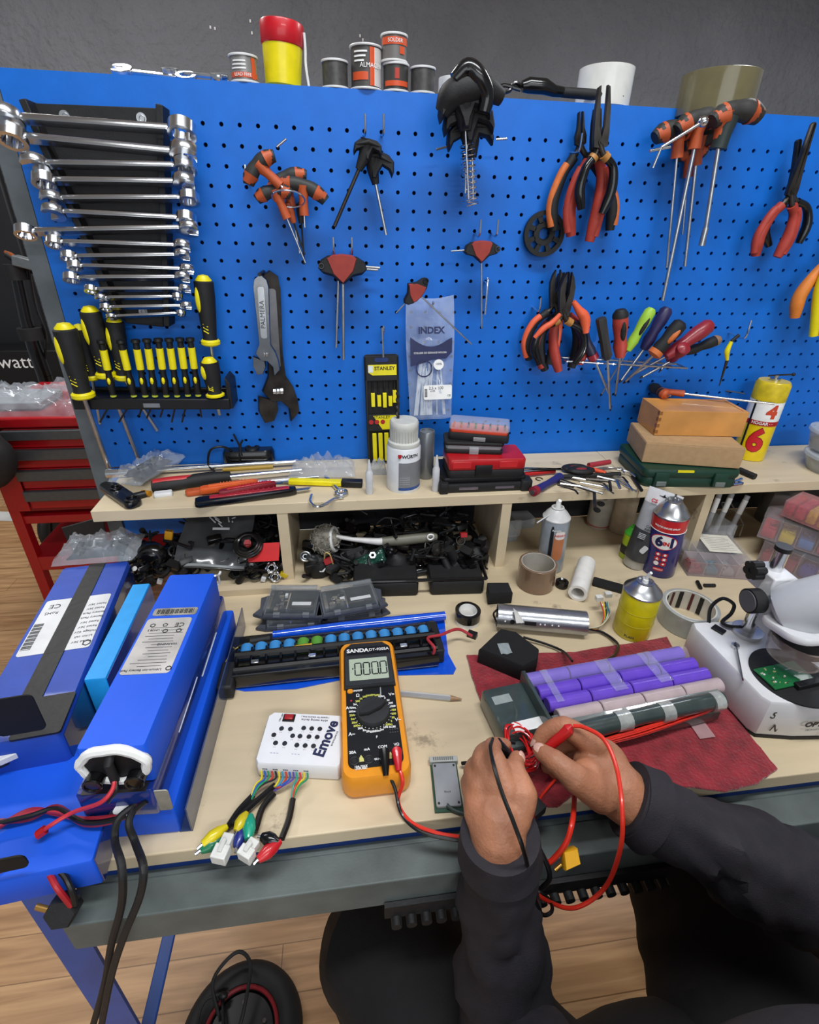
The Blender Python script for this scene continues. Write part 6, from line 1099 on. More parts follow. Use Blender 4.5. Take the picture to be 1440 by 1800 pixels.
# aluminium controller
a, b = onz(874, 1082, ZB + .019), onz(1030, 1096, ZB + .019); M = frame(a, b - a, UP); L = (b - a).length; t = thing('motor_controller', 'brushed aluminium cylinder housing lying on the bench with a row of small ports', 'controller', M)
ALU = mat('#a9abb0', .28, .85, var=.06, bump=.08, bscale=400); R_ = .0185
build('housing', MB().lathe([(R_ * .90, 0), (R_, 0), (R_, L), (R_ * .90, L), (R_ * .90, 0)], 44, Rm(90, 'Y')), ALU, t); build('end_cap', MB().cyl(R_ * .9, .006, .010, 32, Rm(90, 'Y')), mat('#3a3c40', .5), t); build('end_cap', MB().cyl(R_ * .9, L - .008, L - .004, 32, Rm(90, 'Y')), mat('#3a3c40', .5), t)
def onR(x, ang, up=0): a = radians(ang); return T(x, -(R_ + up) * cos(a), (R_ + up) * sin(a)) @ Rm(90 - ang, 'X')
build('round_port', MB().cyl(.0036, -.001, .001, 16, onR(L * .16, 18)), BLK, t); build('socket', MB().box(-.0085, .0085, -.003, .003, -.001, .0012, onR(L * .36, 18)), BLK, t, bev=.0004)
for x in (.08, .22, .26, .47, .52, .60, .67): build('led', MB().cyl(.0012, -.0005, .0006, 10, onR(L * x, 18)), mat('#e6e8ea', .2), t)
bpy.context.view_layer.update(); pc = ['#c03a2a', '#d8c22a', '#1d1d20', '#2a8a7a', '#e8e6e0', '#d8a030', '#2a5a9a', '#c8c0a0']
for k, c_ in enumerate(pc): pwire(t, 'lead', [(1030, 1098 + k, ZB + .012), (1050 + k, 1106 - k, ZB + .010 + .001 * k), (1062 + k * 1.5, 1085 - k, ZB + .016), (1056 + (k % 4) * 4, 1058, ZB + .024)], .0010, mat(c_, .4), 5, 6)
for u, v in ((1053, 1052), (1069, 1046)): build('white_plug', MB().box(-.0055, .0055, -.004, .004, -.003, .005, t.matrix_world.inverted() @ at(u, v, ZB + .026)), mat('#e0e0dc', .4), t, bev=.0006, label='white plug')
wire('black cable running from the aluminium cylinder over the red cloth', [(872, 1092, ZB + .006), (868, 1078, ZB + .02), (880, 1070, ZB + .024), (886, 1082, ZB + .020)], .0016, SHR); wire('black cable arching from the cylinder end to the purple battery', [(1030, 1104, ZB + .006), (1060, 1112, ZB + .005), (1086, 1132, ZB + .008), (1082, 1150, ZB + .030), (1068, 1160, ZB + .042)], .0021, SHR); wire('black cable lying behind the foam block and onto the red cloth', [(920, 1120, ZB + .008), (960, 1132, ZB + .006), (990, 1145, ZB + .008), (1006, 1162, ZB + .03)], .0018, SHR)
# cans
M = at(1116, 1118, ZB, 0); M = Matrix.Translation(M.translation + V((0, .012, 0))) @ Rm(0, 'Y'); t = can('short bright yellow spray can with a white nozzle, standing behind the purple battery', M, .0270, .098, mat('#d2c40e', .35, coat=.35, var=.12, nscale=40), dome=.20)
for z in (.028, .050): build('seam_line', MB().torus(.0271, .0004, 40, 4, T(0, 0, z)), mat('#a39a10', .4), t)
build('nozzle', MB().tube([(0, 0, .098), (.001, -.001, .108), (.002, -.004, .114)], [.002, .0026, .0022], 10), INKW, t)
text('FLAM', .006, t, faceM(M) @ T(0, 0, .008), INK2, cyl=.0272)
M = Matrix.Translation(onz(1166, 1014, ZB) + V((.002, .022, 0))) @ Rm(-3, 'Y'); fm = faceM(M); r = .0285; t = can('tall dark blue and red spray can with a white oval on its front', M, r, .150, mat('#1d1f6e', .3, coat=.4), dome=.20, cap=STL)
build('red_band', MB().lathe([(r + .0002, .096), (r + .0005, .096), (r + .0005, .119), (r + .0002, .119)], 48), mat('#c8202a', .3, coat=.4), t, label='red upper band'); build('white_line', MB().torus(r + .0003, .0008, 48, 6, T(0, 0, .095)), INKW, t)
def cyl_patch(t, name, w, hh, z, r, m, fm, n=26, ell=True, dr=.0007):
    vs = [(r + dr, 0, z)]; pts = []
    for k in range(n): a = 2 * pi * k / n; e = .5 if ell else .28; x = w * (abs(cos(a)) ** (2 * e)) * (1 if cos(a) > 0 else -1); y = hh * (abs(sin(a)) ** (2 * e)) * (1 if sin(a) > 0 else -1); pts.append((x, y))
    mb = MB(); rows = 8
    V_ = []
    for j in range(rows + 1):
        for x, y in pts: g = x * j / rows / r - pi / 2; V_.append(((r + dr) * cos(g), (r + dr) * sin(g), z + y * j / rows))
    mb.add(V_, [(j * n + i, j * n + (i + 1) % n, (j + 1) * n + (i + 1) % n, (j + 1) * n + i) for j in range(rows) for i in range(n)], fm); return build(name, mb, m, t)
cyl_patch(t, 'oval_border', .0225, .0155, .076, r, mat('#c8202a', .4), fm, dr=.0006); cyl_patch(t, 'white_oval', .0210, .0138, .076, r, INKW, fm, dr=.0009)
text('6', .026, t, fm @ Rm(-14, 'Z') @ T(0, 0, .076), mat('#14164e', .4), cyl=r + .001, bold=.0012); text('IN', .010, t, fm @ Rm(9, 'Z') @ T(0, 0, .074), mat('#c8202a', .4), cyl=r + .001, bold=.0005); text('1', .026, t, fm @ Rm(26, 'Z') @ T(0, 0, .076), mat('#14164e', .4), cyl=r + .001, bold=.0012)
text('MULTIPURPOSE SPRAY', .0042, t, fm @ T(0, 0, .105), INKW, cyl=r + .0006, bold=.0001)
for j in range(3):
    for i in range(2): cyl_patch(t, 'red_icon', .0046, .0040, .051 - j * .0095, r, mat('#c8202a', .4), fm @ Rm(-8 + 22 * i, 'Z'), ell=False); text('◆●▲■⬤✦'[j * 2 + i], .006, t, fm @ Rm(-8 + 22 * i, 'Z') @ T(0, 0, .051 - j * .0095), INKW, cyl=r + .0009)
cyl_patch(t, 'brand_plate', .0085, .0038, .020, r, mat('#c8202a', .4), fm @ Rm(2, 'Z'), ell=False); text('ARREGUI', .0038, t, fm @ Rm(2, 'Z') @ T(0, 0, .020), INKW, cyl=r + .0009)
# adhesive tube
b = onz(1124, 1000, ZB) + V((-.004, .014, 0)); M = Matrix.Translation(b) @ Rm(9, 'Y'); fm = faceM(M) ; t = thing('adhesive_tube', 'grey and black squeeze tube standing on its cap, left of the blue spray can', 'tube', M); hh = .155
def tb(z0, z1, m, nm, lb=None, n=10):
    mb = MB(); N_ = 28; vs = []
    for j in range(n + 1):
        z = z0 + (z1 - z0) * j / n; k = max(0, (z - .02) / (hh - .02)); rx = .0225 + .006 * k; ry = .0215 * (1 - k ** 1.5) + .0012
        for i in range(N_): a = 2 * pi * i / N_; vs.append((rx * cos(a), ry * sin(a), z))
    mb.add(vs, [(j * N_ + i, j * N_ + (i + 1) % N_, (j + 1) * N_ + (i + 1) % N_, (j + 1) * N_ + i) for j in range(n) for i in range(N_)] + [tuple(range(n * N_, n * N_ + N_)), tuple(range(N_))[::-1]], fm); return build(nm, mb, m, t, label=lb)
tb(.018, .078, mat('#3a3b3e', .35, coat=.2), 'body', 'black lower half'); tb(.0782, .128, mat('#9b9da2', .35, coat=.2), 'upper_body', 'grey upper half'); tb(.1282, hh, mat('#d9d9dc', .4), 'crimp', 'white crimped end'); build('cap', MB().lathe([(0, 0), (.0185, 0), (.0195, .001), (.0200, .018), (0, .018)], 28), mat('#b9b5ac', .3, alpha=.8), t)
build('hang_hole', MB().prism([(-.008, -.001), (-.002, -.001), (0, .003), (.002, -.001), (.008, -.001), (.0, -.003)], .0, .001, 0, fm @ T(0, -.0035, hh - .008) @ Rm(90, 'X')), INK, t)
text('Contact\nAdhesive', .0062, t, fm @ T(.002, -.0192, .086) @ Rm(90, 'X'), INK, ext=.0003); text('CS', .009, t, fm @ T(-.012, -.0095, .135) @ Rm(90, 'X'), mat('#c83a4a', .4), ext=.0004, bold=.0003)
build('droplet', MB().prism(rrect(-.0045, .0045, -.008, .008, .003), 0, .0006, 0, fm @ T(.004, -.0222, .046) @ Rm(90, 'X') @ Rm(-20, 'Z')), mat('#c9cacc', .4), t)
for k in range(4): build('print_line', MB().box(-.014, -.002, -.0222, -.0212, .064 + .003 * k, .0652 + .003 * k, fm), mat('#a9abb0', .5), t, smooth=False)
t = can('lime green and black small bottle half hidden behind the adhesive tube', Matrix.Translation(onz(1108, 985, ZB) + V((0, .012, 0))), .015, .070, mat('#9cb41c', .4), name='oil_bottle', cat='bottle', dome=.25, shoulder=mat('#3f9a2e', .4), cap=mat('#3f9a2e', .4)); build('dark_band', MB().lathe([(.0152, .012), (.0154, .012), (.0154, .030), (.0152, .030)], 30), INK, t)
# spray can in cubby 3
M = Matrix.Translation(onz(968, 1005, ZB) + V((.004, .016, 0))) @ Rm(-2, 'Y') ; fm = faceM(M); r = .0235; t = can('silver and copper coloured spray can with a white nozzle in the third cubby', M, r, .128, mat('#8f979f', .3, coat=.5), dome=.17, shoulder=mat('#c9c9c8', .3))
cyl_patch(t, 'orange_panel', .0095, .030, .060, r, mat('#b8714a', .4), fm @ Rm(26, 'Z'), ell=False); cyl_patch(t, 'dark_stripe', .003, .045, .055, r, mat('#1c1f24', .4), fm @ Rm(-6, 'Z'), ell=False, dr=.0009); cyl_patch(t, 'white_panel', .0085, .008, .082, r, mat('#e6dcd8', .4), fm @ Rm(28, 'Z'), ell=False, dr=.0010); text('Acrylic', .0055, t, fm @ Rm(10, 'Z') @ T(0, 0, .092), INKW, cyl=r + .0009); text('NEGRO', .0055, t, fm @ Rm(28, 'Z') @ T(0, 0, .082), mat('#c8303a', .4), cyl=r + .0012)
for z in (.012, .018): cyl_patch(t, 'print_swirl', .006, .002, z, r, LAB, fm @ Rm(14, 'Z'), dr=.0012)
build('nozzle', MB().tube([(0, 0, .124), (0, 0, .136), (.001, -.002, .140)], [.005, .0042, .0032], 12), INKW, t); build('straw', MB().rod((-.002, -.002, .122), (-.040, -.012, .105), .0013), mat('#b9bdc0', .3), t)
p = onz(1062, 935, ZB) + V((.0, .03, 0)); t = can('white printed aerosol can standing at the back of the third cubby', Matrix.Translation(p), .0235, .128, mat('#b9b3a8', .35, coat=.2, var=.15, nscale=30), valve=False); build('red_rim', MB().torus(.0236, .0012, 36, 6, T(0, 0, .006)), mat('#b0452c', .4), t)
for k in range(5): cyl_patch(t, 'dark_print', .008, .006, .045 + .016 * k, .0235, INK2, faceM(Matrix.Translation(p)) @ Rm(-18 + 12 * (k % 3), 'Z'))
p = onz(1102, 945, ZB) + V((.0, .03, 0)); can('beige aerosol can beside the white one at the back of the third cubby', Matrix.Translation(p), .0225, .128, mat('#c2b198', .35, coat=.2, var=.1), valve=False)
t = thing('clear_case', 'clear hinged plastic box with small parts at the left of the third cubby', 'case', flat(884, 965, 925, 960, ZB)[0] @ T(0, .02, 0)); build('base', MB().prism(rrect(0, .040, 0, .06, .004), 0, .016, .001), CLR2, t); build('lid', MB().prism(rrect(0, .040, -.004, .004, .002), .016, .052, .001, Rm(8, 'X')), CLR, t); build('contents', MB().box(.004, .035, .006, .05, .002, .012), mat('#4a5258', .6), t)
t = thing('clear_case', 'second clear plastic box tangled with dark clips behind the spray can', 'case', flat(925, 955, 955, 950, ZB)[0] @ T(.004, .05, 0)); build('base', MB().prism(rrect(0, .045, 0, .05, .004), 0, .020, .001), CLR2, t); build('contents', MB().box(.006, .04, .006, .044, .003, .016), mat('#2c3034', .6), t)
# silver duct tape roll
t = taperoll('wide grey duct tape roll standing right of the yellow can', at(1204, 1094, ZB), .0415, .0345, .036, mat('#a7aaa6', .3, coat=.3, var=.08), mat('#d6d2c8', .5))
for k in range(5): build('core_stripe', MB().lathe([(.0334, .002), (.0342, .002), (.0342, .034), (.0334, .034), (.0334, .002)], 6, None, radians(20 + k * 26), radians(20 + k * 26 + (7 if k % 2 else 11))), mat('#5a2326', .5) if k % 2 else INK, t)
# black fuses
for u0, v0, u1, v1, l in ((1226, 1022, 1232, 1034, 'upright black capsule lying left of the pair beside the parts box'), (1238, 1029, 1257, 1029, 'flat black capsule lying right of the pair beside the parts box')): stick('rubber_capsule', l, 'capsule', [(u0, v0, .003), (u1, v1, .003)], .0032, BLK, ZB, 10, 'small black capsules')
# ---- red cloth
pl_ = [(820, 1154), (905, 1152), (1010, 1148), (1100, 1134), (1172, 1122), (1180, 1138), (1210, 1175), (1250, 1215), (1290, 1262), (1330, 1310), (1366, 1354), (1330, 1380), (1275, 1394), (1213, 1386), (1130, 1388), (1060, 1398), (1012, 1396), (978, 1422), (960, 1421), (944, 1409), (915, 1360), (885, 1315), (862, 1275), (845, 1235), (832, 1200)]
P = [onz(u, v, ZB) for u, v in pl_]; o = P[0].copy(); dens = []; rr = random.Random(3)
for i in range(len(P)):
    a, b = P[i], P[(i + 1) % len(P)]
    for k in range(6): q_ = a.lerp(b, k / 6); dens.append(((q_ - o).x + rr.uniform(-.0006, .0006), (q_ - o).y + rr.uniform(-.0006, .0006)))
CLOTH = mat('#8c1c28', .95, var=.22, nscale=55, bump=1.0, bscale=260, sheen=.5); cl = solo('microfibre_cloth', 'dark red microfibre cloth spread under the purple battery', 'cloth', MB().prism(dens[::-1], .0003, .0035, .0012), CLOTH, Matrix.Translation(o), smooth=False)
# ---- purple pack
zp = .917; M, L = flat(928, 1190, 1202, 1141, zp); Mi = M.inverted(); t = thing('battery_pack', 'battery of purple cells with thin red wires along its front, on the red cloth', 'battery', M)
PURP = mat('#6a48c8', .28, coat=.5, var=.05); cr = .0095; zc = -cr; CL_ = L / 4
rows = [(0.002, PURP, 0), (-.019, PURP, .0), (-.0375, PURP, .02), (-.056, mat('#b9a6a8', .35, coat=.3), .0)]
for j, (y, m_, sh_) in enumerate(rows):
    for k in range(4 if j < 3 else 4):
        x0 = .001 + k * CL_ + (sh_ if 0 else 0) + j * .004
        for zz in (zc, zc - .0185):
            if zz < zc and 0 < j < 3: continue
            build('cell', MB().tube([(x0, y, zz), (x0 + .001, y, zz), (x0 + CL_ - .0025, y, zz), (x0 + CL_ - .0015, y, zz)], [cr * .9, cr, cr, cr * .9], 22), m_, t, label='pale pink wrapped cell' if j == 3 else None)
DKG = mat('#3c4846', .28, coat=.7, var=.2, nscale=25, bump=.35, bscale=50)
build('end_wrap', MB().prism([(-.003, -.066), (.002, -.066), (.002, .012), (-.003, .012)], -.040, -.001, .001), DKG, t); 
build('clear_wrap', MB().grid(lambda a, b: (a * L * 1.02, .013 - b * .030, -cr + sin(pi * min(1, b * 1.2 + .05)) * .0105 + .0008 * noise.noise(V((a * 22, b * 6, 0)))), 60, 10), mat('#e6e0f4', .08, alpha=.16, coat=1, bump=.6, bscale=50), t, label='clear film over the back row')
for k, (a, b_) in enumerate(((.08, .12), (.42, .50), (.70, .78))): build('tape_patch', MB().grid(lambda p, q_: (L * (a + (b_ - a) * p), .006 - .05 * q_, .0012 + .0015 * noise.noise(V((p * 5, q_ * 9, k)))), 8, 14), mat('#d8dade', .1, alpha=.22, coat=1, bump=.5), t)
# front dark shrink tube and wires
build('front_shrink', MB().tube([(.012, -.074, -.014), (L * .25, -.075, -.013), (L * .5, -.074, -.012), (L * .75, -.074, -.011), (L * 1.0, -.073, -.012)], [.0100, .0112, .0098, .0108, .0096], 16), DKG, t); build('shelf_wrap', MB().prism([(.004, -.072), (L * 1.0, -.072), (L * 1.0, -.055), (.004, -.055)], -.010, -.0045, .002), mat('#7d8583', .2, coat=.9, alpha=.85, var=.25, nscale=25), t, label='grey taped ledge in front of the cells')
build('lower_wrap', MB().prism([(.01, -.084), (L * .98, -.082), (L * .98, -.02), (.01, -.02)], -.042, -.022, .004), DKG, t)
for x, w_ in ((.0, .05), (.30, .08), (.56, .07), (.88, .06)): build('silver_tape', MB().tube([(L * x + .01, -.0745, -.0125), (L * (x + w_) + .01, -.0745, -.0125)], .0118, 16), mat('#b9bdb9', .18, .3, coat=.8, bump=.7, bscale=60, var=.2), t, label='shiny clear tape band')
rr = random.Random(11)
for k in range(15): 
    y = -.086 - .0008 * (k % 4); z = -.020 - .0016 * (k // 2); x1 = L * rr.uniform(.8, .99)
    build('thin_wire', MB().tube(sm([(-.008 + .002 * k, y - .004, z - .006), (L * .25, y, z - .002), (L * .5, y + .003 * rr.random(), z + .002), (x1, y + .008, z + .006)], 5), .0011, 6), mat('#e03020', .35, coat=.3), t)
# left block
M2, L2 = flat(850, 1222, 932, 1204, ZB + .028); bk = thing('battery_block', 'dark green shrink wrapped block at the left end of the purple battery', 'battery', M2); build('wrap', MB().prism(rrect(0, L2, -.062, .008, .004), -.0275, 0, .003), DKG, bk); build('wrap_step', MB().prism(rrect(.004, L2 * .9, -.070, -.060, .002), -.026, -.012, .002), DKG, bk); build('white_label', MB().prism(rrect(L2 * .25, L2 * .85, -.060, -.046, .001), .0001, .0007), INKW, bk, label='white sticker')
for x, y in ((.02, -.012), (.42, .001)): build('clear_tape', MB().box(x - .012, x + .012, y - .006, y + .006, .0004, .0010), mat('#b9c4c2', .15, alpha=.5), bk)
# wire coil
P0 = onz(912, 1318, ZB + .018); t = thing('wire_coil', 'tangled coil of thin red wire in front of the dark block, between the two hands', 'wire', Matrix.Translation(P0)); rr = random.Random(5)
for k in range(13):
    ph = rr.uniform(0, 6.28); rx, ry = rr.uniform(.012, .021), rr.uniform(.016, .026); cx_, cy_ = rr.uniform(-.003, .003), rr.uniform(-.003, .003); zz = rr.uniform(-.010, .012); tl = rr.uniform(-.35, .35)
    build('wire_loop', MB().tube([(cx_ + rx * cos(a + ph), cy_ + ry * sin(a + ph), zz + tl * rx * cos(a + ph) + .002 * sin(3 * a + k)) for a in [2 * pi * j / 28 for j in range(27)]], .0010, 6), mat('#d81c1c', .3, coat=.4), t)
M, L = flat(905, 1350, 945, 1342, ZB + .006); solo('sense_connector', 'white multi pin connector at the end of the red wire coil', 'connector', MB().prism(rrect(-.004, L, -.004, .005, .001), -.004, .004, .001), mat('#dcdcdc', .4), M)
wire('short loose red wire end lying on the cloth between the hands', [(976, 1370, .88), (955, 1395, .882), (943, 1414, .884)], .0014, RLD)
def ewire(label, top, low, r, m, name='cable'):
    P = [onz(*p) for p in top] + [ony(u, v, y) for u, v, y in low]; o = P[0].copy(); return solo(name, label, 'cable', MB().tube(sm([p - o for p in P], 6), r, 9), m, Matrix.Translation(o))
ewire('thick red wire hanging over the bench edge to the yellow connector', [(1010, 1402, .885)], [(1007, 1440, -.635), (996, 1480, -.648), (975, 1508, -.650), (960, 1520, -.650)], .0026, RLD)
tag(build('connector_block', MB().box(-.010, .010, -.008, .008, -.006, .006, at(938, 1422, .885, .5)), BLKR), 'small black sleeve beside the red cloth corner', 'sleeve'); ewire('dark red lead hanging beside the left wrist', [(936, 1425, .885)], [(934, 1460, -.64), (931, 1500, -.65)], .0032, mat('#7c1a22', .4)); ewire('black wire hanging below the cloth corner beside the yellow connector', [(940, 1430, .885)], [(944, 1480, -.64), (962, 1520, -.655), (966, 1545, -.66), (952, 1562, -.66)], .0024, SHR)
t = thing('battery_connector', 'bright yellow two pin connector hanging below the bench edge', 'connector', Matrix.Translation(ony(1000, 1506, -.652)) @ Rm(40, 'X') @ Rm(20, 'Z')); build('shell', MB().prism([(-.010, -.006), (.006, -.008), (.010, .004), (-.004, .008)], -.006, .007, .0015), mat('#e0a41c', .35), t); build('pin', MB().rod((-.010, -.002, 0), (-.018, -.003, 0), .0022), mat('#8a6a30', .3, .8), t); 
M, L = flat(1216, 1258, 1244, 1298, ZB + .005); solo('tape_piece', 'rectangular piece of clear tape stuck on the red cloth', 'tape', MB().grid(lambda a, b: (L * a, .020 * b - .010, .0006 + .0015 * a * b), 6, 4, None, .0003), mat('#c9a6a8', .12, alpha=.5, coat=.8), M)
# ---- microscope
MW = mat('#dcdcde', .35, coat=.3, var=.02); zb_, zt_s = ZB + .004, ZB + .062
A, B_, C2, D2 = onz(1222, 1102, zt_s), onz(1343, 1228, zt_s), onz(1545, 1205, zt_s), onz(1320, 1085, zt_s)
M = frame(V((*onz(1342, 1290, ZB).xy, ZB)), onz(1480, 1280, ZB) - onz(1342, 1290, ZB), UP); ms = thing('stereo_microscope', 'white stereo microscope with a round black stage at the right end of the bench', 'microscope', M); Mi = M.inverted()
def l2(u, v, z): return tuple((Mi @ onz(u, v, z)).xy)
top = [l2(1222, 1102, zt_s), l2(1225, 1094, zt_s), l2(1330, 1088, zt_s), l2(1450, 1140, zt_s), l2(1600, 1240, zt_s), l2(1590, 1330, zt_s), l2(1350, 1238, zt_s)]
fx, fy = l2(1345, 1232, zt_s); bxl, byl = l2(1222, 1105, zt_s); W_ = .195
base = [(fx + .006, fy - .003), (fx + .05, fy - .010), (fx + .10, fy - .013), (fx + .15, fy - .010), (fx + W_, fy), (fx + W_ + .002, fy + .10), (fx + W_ - .002, byl + .012), (bxl + .004, byl + .012), (bxl, byl), (fx, fy + .006)]
build('base', MB().prism(base, .005, zt_s - ZB, .003), MW, ms); build('foot', MB().prism([(x * .995 + .001, y * .995) for x, y in base], 0, .005), BLKR, ms)
ps = Mi @ onz(1392, 1190, zt_s); build('stage_plate', MB().cyl(.047, zt_s - ZB, zt_s - ZB + .0018, 56, T(ps.x, ps.y, 0)), BLKR, ms, label='round black stage plate')
build('rocker_switch', MB().box(-.008, .008, -.006, .006, 0, .003, T(*(Mi @ onz(1263, 1108, zt_s))) @ Rm(-60, 'Z')), BLK, ms, bev=.0008)
a, b = Mi @ onz(1294, 1132, zt_s + .006), Mi @ onz(1306, 1194, zt_s + .003); build('stage_clip', MB().tube([a - V((0, 0, .006)), a, a.lerp(b, .5), b], [.004, .0035, .0032, .0030], 10, .3), mat('#6a6c6c', .25, .9), ms, label='steel spring clip'); build('clip_screw', MB().cyl(.005, 0, .005, 14, T(a.x, a.y, zt_s - ZB)), STL, ms)
# column
pc_ = onz(1312, 1112, zt_s); lp = Mi @ pc_; ct = lp + V((0, 0, .150)); build('column_flange', MB().cyl(.019, zt_s - ZB, zt_s - ZB + .006, 30, T(lp.x, lp.y, 0)), mat('#c9cacc', .3, .5), ms); 
ptop = Mi @ ony(1360, 968, pc_.y); build('column', MB().rod((lp.x, lp.y, lp.z), (lp.x, lp.y, ptop.z), .0085, 24), CHR, ms, label='chrome column'); build('column_cap', MB().cyl(.0098, 0, .006, 20, T(lp.x, lp.y, ptop.z)), BLK, ms)
wy = pc_.y
def mp(u, v, y=None): return Mi @ ony(u, v, wy if y is None else y)
k0, k1 = mp(1345, 1080), mp(1362, 1000); cz0, cz1 = k0.z, k1.z
build('focus_block', MB().box(lp.x - .016, lp.x + .016, lp.y - .022, lp.y + .018, cz1 - .030, cz1), MW, ms, bev=.002); build('focus_slide', MB().box(lp.x - .011, lp.x + .015, lp.y - .040, lp.y - .014, cz1 - .078, cz1 - .018), mat('#c4c6c8', .35), ms, bev=.002)
kL = Mi @ ony(1308, 1030, wy - .02); build('focus_knob', MB().cyl(.0158, -.007, .008, 32, T(lp.x - .034, lp.y - .022, cz1 - .032) @ Rm(90, 'Y')), BLKR, ms); build('knob_face', MB().cyl(.0135, -.0085, -.007, 28, T(lp.x - .034, lp.y - .022, cz1 - .032) @ Rm(90, 'Y')), mat('#5b5c5e', .6), ms, label='grey knob face'); build('focus_axle', MB().rod((lp.x - .030, lp.y - .022, cz1 - .030), (lp.x - .010, lp.y - .022, cz1 - .030), .006, 16), CHR, ms); build('focus_knob', MB().cyl(.0158, -.008, .008, 32, T(lp.x + .036, lp.y - .022, cz1 - .030) @ Rm(90, 'Y')), BLKR, ms)
lob = MB(); 
for k in range(6): a = 2 * pi * k / 6; lob.cyl(.0050, -.007, .007, 12, T(lp.x - .022, lp.y + .004, cz1 - .004) @ Rm(90, 'Y') @ T(.008 * cos(a), .008 * sin(a), 0))
lob.cyl(.009, -.006, .006, 18, T(lp.x - .022, lp.y + .004, cz1 - .004) @ Rm(90, 'Y')); build('lock_knob', lob, BLK, ms, label='lobed black lock knob')
# arm and head
hd = Mi @ ony(1425, 1072, wy - .062); hy = hd.y; build('arm', MB().tube([(lp.x + .004, lp.y - .03, cz1 - .062), (lp.x + .030, lp.y - .048, cz1 - .060), (hd.x, hy, hd.z - .010)], [.017, .020, .026], 18), MW, ms)
hm = T(hd.x + .016, hy + .004, hd.z + .004) @ V((.50, -.42, .62)).to_track_quat('Z', 'Y').to_matrix().to_4x4() @ T(0, 0, -.006)
build('head', MB().lathe([(0, -.040), (.022, -.040), (.031, -.034), (.034, -.022), (.034, .024), (.036, .026), (.036, .030), (0, .031)], 44, hm), mat('#c2c4c8', .35, coat=.2, var=.02), ms, label='pale grey optical head')
build('lens_plate', MB().prism(rrect(-.040, .05, -.032, .034, .02), -.005, .004, .002, T(hd.x + .006, hy, hd.z - .028) @ Rm(-12, 'X')), MW, ms)
build('head_ring', MB().lathe([(.027, .031), (.036, .031), (.036, .033), (.027, .033), (.027, .031)], 40, hm), mat('#e8e8e8', .3), ms)
for a in (30, 150, 270): build('screw', MB().cyl(.0024, .033, .0345, 12, hm @ Rm(a + 50, 'Z') @ T(.0315, 0, 0)), CHR, ms)
for x in (-1, 1): build('eyepiece', MB().lathe([(0, .031), (.014, .031), (.014, .060), (.017, .062), (.017, .085), (.012, .088), (0, .086)], 28, hm @ T(.017 * x + .01, .0, 0) @ Rm(-6 * x, 'Y')), BLKR, ms, label='black eyepiece')
build('objective', MB().lathe([(0, -.034), (.028, -.034), (.031, -.048), (.029, -.056), (0, -.056)], 36, T(hd.x + .008, hy, hd.z)), BLKR, ms); build('light_shield', MB().lathe([(.031, -.044), (.034, -.044), (.030, -.074), (.027, -.074)], 36, T(hd.x + .008, hy, hd.z)), mat('#b8a49c', .12, alpha=.45, coat=.8), ms, label='smoky clear shield round the objective')
bpy.context.view_layer.update(); pwire(ms, 'lamp_cable', [(1246, 1096, ZB + .06), (1250, 1068, ZB + .075), (1270, 1052, ZB + .085), (1290, 1062, ZB + .085), (1286, 1078, ZB + .075), (1270, 1094, ZB + .068), (1290, 1102, ZB + .068), (1335, 1100, ZB + .068)], .0026, SHR, 7)
yf = base[1][1]; text('OPTIKA', .0110, ms, T(fx + .072, yf - .0050, .033) @ Rm(90, 'X') @ Rm(-2, 'Z'), INK, bold=.0005, sx=1.1); text('MICROSCOPES ITALY', .0040, ms, T(fx + .074, yf - .0050, .024) @ Rm(90, 'X'), mat('#7a7a7c', .5))
text('S.', .016, ms, T(fx + .018, yf + .0052, .040) @ Rm(90, 'X') @ Rm(-14, 'Z'), INK, bold=.0001); text('N.', .016, ms, T(fx + .026, yf + .0036, .018) @ Rm(90, 'X') @ Rm(-20, 'Z'), INK); text('E', .008, ms, T(fx + .080, yf - .0050, .012) @ Rm(90, 'X'), INK2)
zz = zt_s + .0025; M, L = flat(1360, 1212, 1432, 1196, zz); t = thing('circuit_board', 'small green circuit board lying on the black stage of the microscope', 'circuit board', M @ T(0, 0, .001)); build('board', MB().box(0, L, -.002, .030, 0, .0016), mat('#1c6a3a', .35, coat=.3), t, smooth=False); rr = random.Random(9)
for k in range(26): x, y = rr.uniform(.002, L * .45), rr.uniform(.0, .027); build('component', MB().box(x, x + rr.uniform(.001, .003), y, y + rr.uniform(.0008, .002), .0016, .0028), rr.choice([STL, LAB, mat('#c9b98a', .4)]), t, smooth=False)
build('black_connector', MB().box(L * .45, L * 1.02, -.008, .0, -.001, .005), BLK, t, bev=.0006)
for x, y in ((L * .62, .02), (L * .8, .012)): build('print_line', MB().box(x, x + .008, y, y + .0008, .0016, .0018), LAB, t, smooth=False)
